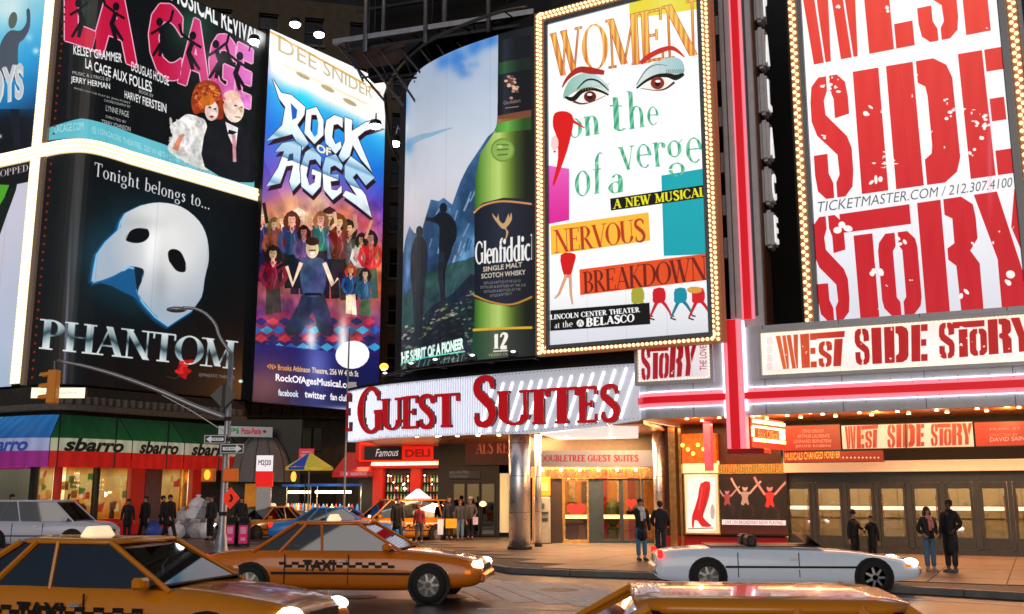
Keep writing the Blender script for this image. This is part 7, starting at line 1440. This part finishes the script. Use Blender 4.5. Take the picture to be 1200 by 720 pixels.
def car(name, label, cat, M, col, kind='sedan', taxi=False, lit=True, group=None, rlight=True, ad=False):
    q = thing(name, label, cat, M, group); pm_ = paint(*col); L = {'sedan': 5.3, 'suv': 4.7, 'open': 5.2}[kind]; W = .93; h2 = L / 2
    bel = {'sedan': .92, 'suv': 1.02, 'open': .86}[kind]; top = {'sedan': 1.44, 'suv': 1.74, 'open': 0}[kind]
    if kind == 'sedan': prof = [(-h2, .42, .62, .80), (-h2 + .12, .3, .82, .90), (-h2 + .9, .24, bel, .96), (-h2 + 1.5, .22, bel + .02, .98), (0, .22, bel, 1), (h2 - 1.75, .22, bel, .99), (h2 - .9, .24, bel - .06, .96), (h2 - .18, .3, .74, .90), (h2, .42, .62, .80)]
    elif kind == 'suv': prof = [(-h2, .45, .95, .86), (-h2 + .12, .32, bel, .94), (-h2 + .8, .26, bel + .02, .98), (0, .25, bel, 1), (h2 - 1.3, .26, bel, .99), (h2 - .3, .32, .96, .93), (h2, .45, .8, .84)]
    else: prof = [(-h2, .36, .6, .8), (-h2 + .12, .26, .78, .9), (-h2 + 1.0, .2, .86, .97), (-.6, .2, .84, 1), (.6, .2, .82, 1), (h2 - 1.2, .2, .78, .97), (h2 - .15, .28, .62, .86), (h2, .36, .52, .76)]
    P2 = catmull([np.array(p) for p in prof], 4); secs = []
    for x, zl, zh, wf in P2:
        w_ = W * wf; zs_ = zl + (zh - zl) * .78
        secs.append([(x, -w_ * .92, zl), (x, -w_ * .995, zl + .12), (x, -w_, (zl + zh) / 2), (x, -w_ * .975, zs_), (x, -w_ * .88, zh - .012), (x, -w_ * .6, zh + .015), (x, 0, zh + .03), (x, w_ * .6, zh + .015), (x, w_ * .88, zh - .012), (x, w_ * .975, zs_), (x, w_, (zl + zh) / 2), (x, w_ * .995, zl + .12), (x, w_ * .92, zl)])
    loft(MB(), secs).build('body', pm_, q, smooth=True)
    wx = (h2 - .95, -h2 + 1.0); wr = {'sedan': .33, 'suv': .36, 'open': .33}[kind]
    for x in wx:
        for s in (-1, 1):
            MB().cyl((x, s * (W - .06), wr), (x, s * (W + .012), wr), wr + .055, n=20).build('wheel_arch', black, q)
            wh_ = bpy.data.objects.new('wheel', MB().cyl((0, 0, -.09), (0, 0, .05), .19, n=16).mesh('hub', black)); sc.collection.objects.link(wh_); wh_.parent = q; wh_.matrix_local = T(x, s * (W - .06), wr) @ Matrix.Rotation(R(-90 * s), 4, 'X') @ Matrix.Scale(wr / .325, 4)
            for me in (tyref, rimf): o = bpy.data.objects.new('tyre' if me is tyref else 'rim', me); sc.collection.objects.link(o); o.parent = wh_
    if top:
        xb0, xt0, xt1, xb1 = (-h2 + 1.0, -h2 + 1.75, h2 - 2.35, h2 - 1.45) if kind == 'sedan' else (-h2 + .12, -h2 + .5, h2 - 1.75, h2 - .95)
        wb_, wt = W * .88, W * .68
        if kind == 'suv': wt = W * .76
        B = [(xb0, bel - .02), (xb1, bel - .02)]; tp_ = top - .05
        def ring(x0, x1, w_, z): return [(x0, -w_, z), (x1, -w_, z), (x1, w_, z), (x0, w_, z)]
        MB().hexa(ring(xb0, xb1, wb_, bel - .02), ring(xt0, xt1, wt, tp_)).build('window', glassd, q, bevel=.02)
        MB().slab([(xb0 + .15, -wb_ + .04), (xb1 - .05, -wb_ + .04), (xb1 - .05, wb_ - .04), (xb0 + .15, wb_ - .04)], bel + .03, bel + .045).build('parcel_deck', black, q)
        for sx_ in (xb0 + .85, xb0 + 1.75):
            for sy_ in (-.36, .36): MB().box(sx_, sx_ + .13, sy_ - .22, sy_ + .22, bel + .045, bel + .17).box(sx_ + .01, sx_ + .1, sy_ - .12, sy_ + .12, bel + .18, bel + .34).build('seat_back', mat('seat_leather', (.05, .045, .04), .5), q, bevel=.02)
        MB().lathe((xb1 - .55, .36, bel + .06), [(.16, 0), (.17, .02), (.16, .04)], 12).build('steering_wheel', black, q)
        loft(MB(), [[(x, y, z) for y, z in ((-wt * f, tp_ - .01), (-wt * f * .97, tp_ + .035), (-wt * f * .6, top), (0, top + .012), (wt * f * .6, top), (wt * f * .97, tp_ + .035), (wt * f, tp_ - .01))] for x, f in ((xt0 - .05, .9), (xt0 + .1, 1.02), ((xt0 + xt1) / 2, 1.03), (xt1 - .1, 1.02), (xt1 + .05, .9))]).build('roof', pm_, q, smooth=True)
        for s in (-1, 1):
            for (xa, xb_), w1 in (((xb0, xt0), .038), ((xb1, xt1), .03), (((xb0 + xb1) / 2 - .1, (xt0 + xt1) / 2 - .1), .026), (((xb0 + .55 * (xb1 - xb0) * .33), (xt0 + (xt1 - xt0) * .18)), .036)):
                MB().tube([(xa, s * (wb_ + .004), bel - .03), (xb_, s * (wt + .01), tp_ + .01)], w1, 6).build('pillar', pm_, q)
            MB().box(xb1 - .35, xb1 - .2, s * W * .95, s * (W * .95 + .17), bel, bel + .13).build('mirror', pm_, q, bevel=.03)
    else:
        MB().slab([(-1.5, -.7), (.75, -.7), (.75, .7), (-1.5, .7)], .9, .915).build('cockpit', black, q)
        for s in (-.36, .36):
            MB().box(-.75, -.55, s - .24, s + .24, .88, 1.12).build('seat_back', mat('seat_leather', (.05, .045, .04), .5), q, bevel=.05)
        MB().hexa([(.78, -.66, .86), (.8, -.66, .86), (.8, .66, .86), (.78, .66, .86)], [(.42, -.58, 1.14), (.44, -.58, 1.14), (.44, .58, 1.14), (.42, .58, 1.14)]).build('windscreen', glassmat('screen_glass', 'C8D4D8', .4), q)
    # trim
    for s in (-1, 1):
        for x in ((.2, -1.0) if kind != 'suv' else (.35, -.75)): MB().box(x - .008, x + .008, s * (W - .012), s * (W + .002), .32, bel - .06).build('door_gap', black, q); 
        MB().box(.02, .16, s * (W - .01), s * (W + .018), bel - .2, bel - .165).build('door_handle', chrome, q); MB().box(-1.25, 1.35, s * (W - .02), s * (W + .012), .5, .54).build('side_strip', black, q)
        hz = .66 if kind == 'sedan' else (.78 if kind == 'suv' else .6)
        MB().ball((h2 - .13, s * W * .66, hz), (.14, .2, .085), 12, 7).build('headlight', mat('headlamp', 'FFFFFF', em='FFF0DC', es=16, var=0) if lit else glassd, q, smooth=True)
        MB().box(-h2 + .02, -h2 + .12, s * W * .82 - .12, s * W * .82 + .04, .68, .84).build('tail_light', mat('tail_lamp', 'C01010', em='FF1810', es=3.5, var=0), q, bevel=.02)
        MB().box(h2 - .3, h2 - .2, s * W * .9 - .02, s * W * .9 + .02, .52, .58).build('indicator', mat('amber_lens', 'E87810', em='F08018', es=.8, var=0), q)
    bz = .36 if kind != 'suv' else .42
    MB().box(h2 - .12, h2 + .05, -W * .78, W * .78, bz, bz + .17).build('front_bumper', pm_ if kind != 'open' else chrome, q, bevel=.04); MB().box(-h2 - .05, -h2 + .12, -W * .78, W * .78, bz, bz + .18).build('rear_bumper', pm_ if kind != 'open' else chrome, q, bevel=.04)
    MB().box(h2 - .08, h2 + .012, -W * .42, W * .42, bz + .2, bz + .31).build('grille', black, q); MB().box(-h2 - .02, -h2 + .02, -.26, .26, bz + .22, bz + .36).build('number_plate', mat('plate_cream', 'D8D0A8', .5), q)
    if taxi:
        z = top + .012; xm = -.35 if kind == 'sedan' else -.4
        if rlight: MB().hexa([(xm - .1, -.22, z - .01), (xm + .1, -.22, z - .01), (xm + .1, .22, z - .01), (xm - .1, .22, z - .01)], [(xm - .04, -.18, z + .11), (xm + .04, -.18, z + .11), (xm + .04, .18, z + .11), (xm - .04, .18, z + .11)]).build('roof_light', mat('taxi_light', 'FFF4D8', em='FFE8B8', es=.8, var=0), q, bevel=.015)
        for s in (-1, 1):
            f = Matrix.Translation((-.35, s * (W + .004), .56)) @ Matrix.Rotation(0 if s < 0 else math.pi, 4, 'Z'); tmesh('taxi_lettering', 'TAXI', .2, .006, mat('taxi_black', '101010', .4), q, f, .02)
            mb = MB()
            for i in range(18):
                for j in range(2):
                    if (i + j) % 2: mb.box(-1.1 + i * .12, -.98 + i * .12, s * (W - .01), s * (W + .006), .62 + j * .05, .67 + j * .05)
            mb.build('checker_strip', mat('taxi_black', ''), q, kind='stuff')
        if ad:
            MB().prism([(xm - .95, z + .02), (xm + .15, z + .02), (xm - .4, z + .42)], -.16, .16).build('roof_advert', mat('advert_white', 'F0F0F4', em='F4F4FF', es=1.0, var=.15, scale=5), q, bevel=.02)
    return q
TX = ('taxi_yellow', 'FF9A0C'); TX2 = ('taxi_yellow_deep', 'FA8608')
def at_g(px, py, rz): p = G(px, py, -.14); return T(p.x, p.y, -.14, R(rz))
car('taxi', 'nearest orange yellow taxi at the lower left with both headlights glowing', 'taxi', T(-4.7, 12.4, -.14, R(-14)), TX, 'sedan', True)
car('taxi', 'orange taxi crossing below the billboards, headlights on, left of the thick chrome column', 'taxi', T(-3.1, 19.8, -.14, R(-6)), TX2, 'sedan', True)
car('taxi', 'orange taxi at the left edge behind the nearest one', 'taxi', T(-10.9, 18.6, -.14, R(-4)), TX2, 'sedan', True)
car('taxi', 'taxi roof filling the bottom right of the street, closest to the camera', 'taxi', T(1.0, 5.6, -.14, R(176)), TX, 'sedan', True, rlight=False)
car('silver_convertible', 'long silver open top car passing in front of the glass theatre doors', 'convertible', T(5.55, 21.4, -.14, R(-3)), ('silver_paint', 'C4CAD4', .28), 'open')
car('white_car', 'white car at the left kerb in front of the pizza restaurant', 'car', T(-16.6, 36.5, -.14, R(-3)), ('white_paint', 'C8C8D8', .1), 'suv', lit=False)
car('blue_car', 'bright blue car waiting between the side street carts and the taxi with a roof advert', 'car', T(-6.9, 41.0, -.14, R(-5)), ('bright_blue_paint', '2878C8', .12), 'sedan')
car('taxi', 'yellow taxi with a white roof advert turning beside the neon restaurant', 'taxi', T(-4.6, 41.6, -.14, R(205)), ('taxi_yellow_pale', 'D88820'), 'suv', True, ad=True)
car('taxi', 'yellow taxi in the side street left of the bright blue car', 'taxi', T(-10.6, 44.0, -.14, R(245)), ('taxi_yellow_pale', 'D88820'), 'sedan', True)
# ------------------------------------------------------------ people
def skin(name, chain, m, parent, sub=1):     # chain: {key:(pos,radius)}, edges list
    nodes, edges, root = chain; keys = list(nodes); ix = {k: i for i, k in enumerate(keys)}
    me = bpy.data.meshes.new(name); me.from_pydata([nodes[k][0] for k in keys], [(ix[a], ix[b]) for a, b in edges], [])
    o = bpy.data.objects.new(name, me); sc.collection.objects.link(o); md = o.modifiers.new('s', 'SKIN'); md.use_smooth_shade = True
    for i, k in enumerate(keys):
        r = nodes[k][1]; sv = me.skin_vertices[0].data[i]; sv.radius = r if isinstance(r, tuple) else (r, r); sv.use_root = (k == root)
    s = o.modifiers.new('u', 'SUBSURF'); s.levels = sub; s.render_levels = sub
    dg = bpy.context.evaluated_depsgraph_get(); dg.update(); nm = bpy.data.meshes.new_from_object(o.evaluated_get(dg)); bpy.data.objects.remove(o)
    nm.materials.clear(); nm.materials.append(m); nm.name = name; nm.polygons.foreach_set('use_smooth', [True] * len(nm.polygons)); q = bpy.data.objects.new(name, nm); sc.collection.objects.link(q); q.parent = parent; return q
SKN = [mat('skin_light', (.55, .32, .24), .5), mat('skin_mid', (.42, .22, .14), .5), mat('skin_dark', (.14, .07, .045), .5)]
def person(label, px, py, h, face, top, bottom, hair, coat='jacket', long_=.52, pose=None, tone=0, skirt=None, hat=None, shoes=(.02, .02, .02), base=None, longhair=False, scarf=None):
    """face: turn in degrees, 0 looks at the camera, positive turns to its left"""
    p = base if base is not None else G(px, py); q = thing('person', label, 'person', T(p.x, p.y, p.z, R(face), h / 1.75)); P = dict(la=(.0, .0), ra=(.0, .0), lh=None, rh=None, ll=0, rl=0); P.update(pose or {})
    tm = mat('cloth_%s' % str(top), top, .75, var=.25, bump=.15); bm_ = mat('cloth_%s' % str(bottom), bottom, .8, var=.25, bump=.15); hm = mat('hair_%s' % str(hair), hair, .6, var=.3, bump=.4, bscale=120); sk = SKN[tone]
    # forward is -y. left/right arms swing targets
    def arm(s, hand):
        sh = Vector((s * .17, 0, 1.42)); hd = Vector(hand) if hand else Vector((s * .27, -.04, .80)); mid = (sh + hd) / 2; dd = (hd - sh).length; bend = math.sqrt(max(0.002, .29 ** 2 - (dd / 2) ** 2)); el = mid + Vector((s * .35, .6, -.25)).normalized() * bend; return sh, el, hd
    fl = {s: (Vector((s * .095, -.03 + P['ll' if s < 0 else 'rl'], .07)), Vector((s * .095, -.02 + P['ll' if s < 0 else 'rl'] * .45, .49))) for s in (-1, 1)}
    N = {'pel': ((0, 0, .95), (.14, .1)), 'waist': ((0, 0, 1.08), (.125, .09)), 'chest': ((0, .01, 1.3), (.16, .105)), 'neck0': ((0, .01, 1.46), (.07, .065)), 'neck': ((0, 0, 1.52), .052), 'h0': ((0, -.015, 1.6), (.066, .075)), 'h1': ((0, -.01, 1.67), (.076, .088)), 'top': ((0, 0, 1.735), (.06, .07))}
    E = [('pel', 'waist'), ('waist', 'chest'), ('chest', 'neck0'), ('neck0', 'neck'), ('neck', 'h0'), ('h0', 'h1'), ('h1', 'top')]
    hands = []
    for s, k in ((-1, 'l'), (1, 'r')):
        sh, el, hd = arm(s, P['%sh' % k]); N[k + 's'] = (tuple(sh), .062); N[k + 'e'] = (tuple(el), .043); N[k + 'w'] = (tuple(hd), .028); d_ = (hd - el).normalized(); pm_ = hd + d_ * .07; N[k + 'p'] = (tuple(pm_), (.036, .02)); E += [('chest', k + 's'), (k + 's', k + 'e'), (k + 'e', k + 'w'), (k + 'w', k + 'p')]; hands.append((hd, el, pm_, d_, s))
        ft, kn = fl[s]; N[k + 't'] = ((s * .09, 0, .88), .09); N[k + 'k'] = (tuple(kn), .06); N[k + 'a'] = (tuple(ft), .042); N[k + 'f'] = ((ft.x, ft.y - .1, .045), (.045, .035)); N[k + 'o'] = ((ft.x, ft.y - .17, .035), (.042, .025)); E += [('pel', k + 't'), (k + 't', k + 'k'), (k + 'k', k + 'a'), (k + 'a', k + 'f'), (k + 'f', k + 'o')]
    b = skin('body', (N, E, 'pel'), sk, q, 1)
    mb = MB()
    for hd, el, pm_, d_, s in hands:      # four fingers and a thumb, slightly curled
        ax = d_.cross(Vector((0, 1, 0))); ax = ax.normalized() if ax.length > .1 else Vector((1, 0, 0)); cu = d_.cross(ax)
        for i, ln in enumerate((.06, .075, .08, .066)): b0 = pm_ + ax * ((i - 1.5) * .018); mb.tube([b0, b0 + d_ * ln * .55 + cu * .004, b0 + d_ * ln * .95 + cu * .025], [.0095, .008, .006], 5)
        mb.tube([pm_ - d_ * .05 + ax * .03 * s, pm_ + ax * .055 * s, pm_ + d_ * .03 + ax * .055 * s], [.011, .009, .007], 5)
    mb.build('fingers', sk, q, smooth=True)
    MB().ball((0, -.098, 1.625), (.014, .026, .022), 6, 5).build('nose', sk, b); MB().ball((0, -.088, 1.583), (.026, .012, .008), 8, 4).build('mouth', mat('lips', (.3, .08, .07), .5), b)
    for s in (-1, 1): MB().ball((s * .03, -.087, 1.655), (.013, .009, .008), 7, 5).build('eye', mat('eye_dark', (.02, .015, .012), .2), b); MB().ball((s * .08, -.005, 1.635), (.012, .022, .03), 6, 5).build('ear', sk, b)
    # trousers, shoes
    NT = {'p': ((0, 0, .97), (.15, .112))}; ET = []
    for s, k in ((-1, 'l'), (1, 'r')):
        ft, kn = fl[s]; NT[k + 't'] = ((s * .095, 0, .86), .105); NT[k + 'k'] = (tuple(kn), .08); NT[k + 'a'] = ((ft.x, ft.y + .01, .12), .07); ET += [('p', k + 't'), (k + 't', k + 'k'), (k + 'k', k + 'a')]
        MB().hexa([(ft.x - .05, ft.y - .21, .0), (ft.x + .05, ft.y - .21, .0), (ft.x + .05, ft.y + .07, .0), (ft.x - .05, ft.y + .07, .0)], [(ft.x - .035, ft.y - .17, .07), (ft.x + .035, ft.y - .17, .07), (ft.x + .045, ft.y + .06, .12), (ft.x - .045, ft.y + .06, .12)]).build('shoe', mat('shoe_%s' % str(shoes), shoes, .5), q, bevel=.02, seg=2)
    skin('trousers', (NT, ET, 'p'), bm_, q, 1)
    # coat: torso and sleeves
    zb = {'jacket': .86, 'coat': .52, 'long': .36}[coat]
    NC = {'neck': ((0, .01, 1.475), (.085, .08)), 'chest': ((0, .01, 1.33), (.195, .135)), 'waist': ((0, 0, 1.1), (.17, .125)), 'hip': ((0, 0, .95), (.19, .14)), 'hem': ((0, 0, zb), (.2 if coat == 'jacket' else .22, .15 if coat == 'jacket' else .18))}
    EC = [('neck', 'chest'), ('chest', 'waist'), ('waist', 'hip'), ('hip', 'hem')]
    for hd, el, pm_, d_, s in hands: k = 'l' if s < 0 else 'r'; NC[k + 's'] = ((s * .18, 0, 1.41), .082); NC[k + 'e'] = (tuple(el), .066); NC[k + 'w'] = (tuple(hd + (el - hd) * .08), .05); EC += [('chest', k + 's'), (k + 's', k + 'e'), (k + 'e', k + 'w')]
    c = skin('coat', (NC, EC, 'chest'), tm, q, 1); MB().lathe((0, .005, 1.45), [(.1, 0), (.092, .06), (.075, .065)], 12).build('collar', tm, c)
    MB().box(-.006, .006, -.165, -.13, zb + .04, 1.36).build('front_seam', black, c)
    if scarf: MB().lathe((0, -.005, 1.42), [(.1, 0), (.115, .05), (.09, .1)], 12).tube([(-.02, -.12, 1.45), (-.03, -.165, 1.3), (-.02, -.17, 1.12)], [.04, .045, .04], 8).tube([(.05, -.12, 1.45), (.05, -.165, 1.33), (.06, -.17, 1.18)], [.035, .04, .035], 8).build('scarf', mat('cloth_%s' % str(scarf), scarf, .8, var=.5, scale=20, em=scarf, es=.15), q, smooth=True)
    # hair
    hb_ = MB().ball((0, .018, 1.685), (.094, .105, .085), 14, 9)
    if longhair: hb_.ball((0, .06, 1.58), (.1, .07, .16), 12, 8).ball((-.075, -.005, 1.58), (.03, .06, .13), 8, 6).ball((.075, -.005, 1.58), (.03, .06, .13), 8, 6)
    else: hb_.ball((0, .045, 1.64), (.085, .07, .08), 10, 7)
    hb_.build('hair', hm, q, smooth=True)
    if hat: MB().lathe((0, .01, 1.69), [(.1, 0), (.104, .04), (.09, .1), (.04, .135), (.01, .14)], 14).build('hat', mat('hat_%s' % str(hat), hat, .8, var=.2), q, smooth=True)
    return q
BK = (.012, .012, .014); JE = (.10, .20, .34); DKB = (.02, .025, .04)
def hold(par_p, name, label, cat, loc, mk): q = thing(name, label, cat, loc); mk(q); return q
person('woman in a dark jacket, pink scarf and pale jeans facing the street by the doors', 1091, 670, 1.50, 8, (.02, .02, .022), JE, (.02, .01, .008), 'jacket', tone=0, scarf=(.55, .16, .15), longhair=True, shoes=(.3, .3, .3), pose=dict(lh=(-.2, -.14, 1.0), rh=(.22, -.12, .98)))
person('tall man in a long black coat turned towards the woman with the pink scarf', 1117, 671, 1.68, -58, (.012, .012, .014), (.03, .03, .035), (.008, .008, .008), 'long', tone=2, shoes=(.12, .12, .12), pose=dict(lh=(-.2, -.1, .9), rh=(.2, -.16, 1.0)))
person('hatted person in black bending behind the silver convertible', 1003, 662, 1.36, 30, BK, BK, (.02, .012, .01), 'coat', hat=(.015, .013, .015), pose=dict(rh=(.05, -.4, 1.15)))
person('shorter dark haired person in black facing the hatted one', 1024, 662, 1.26, -50, BK, BK, (.012, .01, .008), 'coat', tone=1, pose=dict(lh=(-.1, -.42, 1.1)))
person('man in a black overcoat raising his right hand in front of the revolving door', 752, 657, 1.68, 12, BK, (.09, .22, .42), (.015, .01, .008), 'coat', tone=0, scarf=(.5, .5, .52), pose=dict(lh=(-.38, -.24, 1.42), rh=(.25, -.06, .8)))
person('man in a dark jacket seen from behind beside the slim chrome column', 775, 656, 1.62, 165, (.018, .02, .026), (.03, .04, .07), (.03, .02, .015), 'jacket', pose=dict(lh=(-.2, -.18, 1.0), rh=(.2, -.18, 1.0)))
person('tallest of three shoppers, dark coat, left of the cream pillar', 526, 633, 1.74, 20, DKB, BK, (.02, .015, .01), 'coat', pose=dict(lh=(-.28, -.08, .82)))
person('middle shopper in a grey jacket with jeans beside the tallest one', 539, 633.5, 1.6, 10, (.05, .055, .07), JE, (.12, .03, .02), 'jacket', tone=1)
person('right hand shopper in a patterned grey coat and pale hat', 551, 632.5, 1.66, -10, (.10, .095, .11), BK, (.02, .015, .01), 'jacket', hat=(.45, .42, .45), pose=dict(rh=(.24, -.2, 1.0)))
person('person in black walking in front of the taxi with the roof advert', 465, 637, 1.68, 40, BK, DKB, (.08, .02, .015), 'coat', pose=dict(ll=.2, rl=-.2))
person('person in a red jacket right of the taxi with the roof advert', 491, 637, 1.45, -20, (.38, .03, .05), (.06, .06, .08), (.25, .06, .12), 'jacket', pose=dict(ll=-.1, rl=.1))
person('walker in black mid stride between the rubbish heap and the lamp post', 197, 634, 1.78, 60, BK, BK, (.015, .012, .01), 'coat', pose=dict(ll=.28, rl=-.28, lh=(-.2, -.25, .88)))
person('dark walker behind the blue and white bag', 168, 632, 1.72, -30, BK, BK, (.015, .012, .01), 'coat', pose=dict(ll=-.15, rl=.15))
person('leftmost dark walker of the group by the blue and white bag', 148, 633, 1.62, 25, (.02, .02, .03), DKB, (.015, .012, .01), 'coat', tone=1)
person('dark walker directly left of the white rubbish heap', 189, 630, 1.74, 100, (.016, .016, .02), BK, (.02, .012, .01), 'jacket', pose=dict(ll=.2, rl=-.2))
person('dark figure at the left edge in front of the pizza restaurant', 10, 634, 1.8, 70, BK, BK, (.02, .015, .01), 'coat')
person('dark figure standing behind the newspaper boxes', 281, 633, 1.7, 0, (.014, .014, .016), BK, (.02, .015, .01), 'coat')
person('dark figure under the dome canopy left of the lamp post', 246, 633, 1.75, -30, (.03, .026, .03), BK, (.02, .015, .01), 'jacket')
def shopping_bag(label, px, py, col, w_=.3, h_=.42, z=.3):
    p = G(px, py); q = thing('shopping_bag', label, 'bag', T(p.x, p.y, z)); m = mat('bag_%s' % col, col, .5, em=col, es=.25, var=.1)
    MB().hexa([(-w_ / 2, -.07, 0), (w_ / 2, -.07, 0), (w_ / 2, .07, 0), (-w_ / 2, .07, 0)], [(-w_ / 2 - .01, -.05, h_), (w_ / 2 + .01, -.05, h_), (w_ / 2 + .01, .05, h_), (-w_ / 2 - .01, .05, h_)]).build('bag_body', m, q, bevel=.008); MB().tube([(-w_ * .3, 0, h_), (-w_ * .2, 0, h_ + .12), (w_ * .2, 0, h_ + .12), (w_ * .3, 0, h_)], .01, 5).build('handles', black, q)
shopping_bag('white carrier bag in the hand of the tallest shopper', 516, 633.5, 'E0E0E8', .22, .6, .22); shopping_bag('yellow carrier bag held between the two left shoppers', 528.5, 634.5, 'E8A010', .42, .36, .5); shopping_bag('pale bag hanging by the patterned coat shopper', 557, 633, 'C0A8B0', .2, .3, .6)
# ------------------------------------------------------------ put each thing's origin at its own base
def recenter():
    bpy.context.view_layer.update()
    seen = {}
    for o in sc.objects:
        if o.type == 'MESH': seen.setdefault(o.data.name, []).append(o)
    for o in list(sc.objects):
        if o.parent or o.type not in ('EMPTY', 'MESH') or 'keep' in o: continue
        if o.type == 'EMPTY':
            inv = o.matrix_world.inverted(); pts = [inv @ (c.matrix_world @ Vector(b)) for c in o.children_recursive if c.type == 'MESH' for b in c.bound_box]
            if not pts: continue
            d = Vector(((min(p.x for p in pts) + max(p.x for p in pts)) / 2, (min(p.y for p in pts) + max(p.y for p in pts)) / 2, min(p.z for p in pts)))
            for c in o.children: c.matrix_parent_inverse = Matrix.Identity(4); c.matrix_basis = Matrix.Translation(-d) @ c.matrix_basis
            o.matrix_world = o.matrix_world @ Matrix.Translation(d)
        elif len(seen[o.data.name]) == 1 and not o.children and len(o.data.vertices):
            pts = [Vector(b) for b in o.bound_box]; d = Vector(((pts[0].x + pts[6].x) / 2, (pts[0].y + pts[6].y) / 2, min(p.z for p in pts)))
            o.data.transform(Matrix.Translation(-d)); o.matrix_world = o.matrix_world @ Matrix.Translation(d)
recenter()
for o in sc.objects:
    if 'keep' in o: del o['keep']
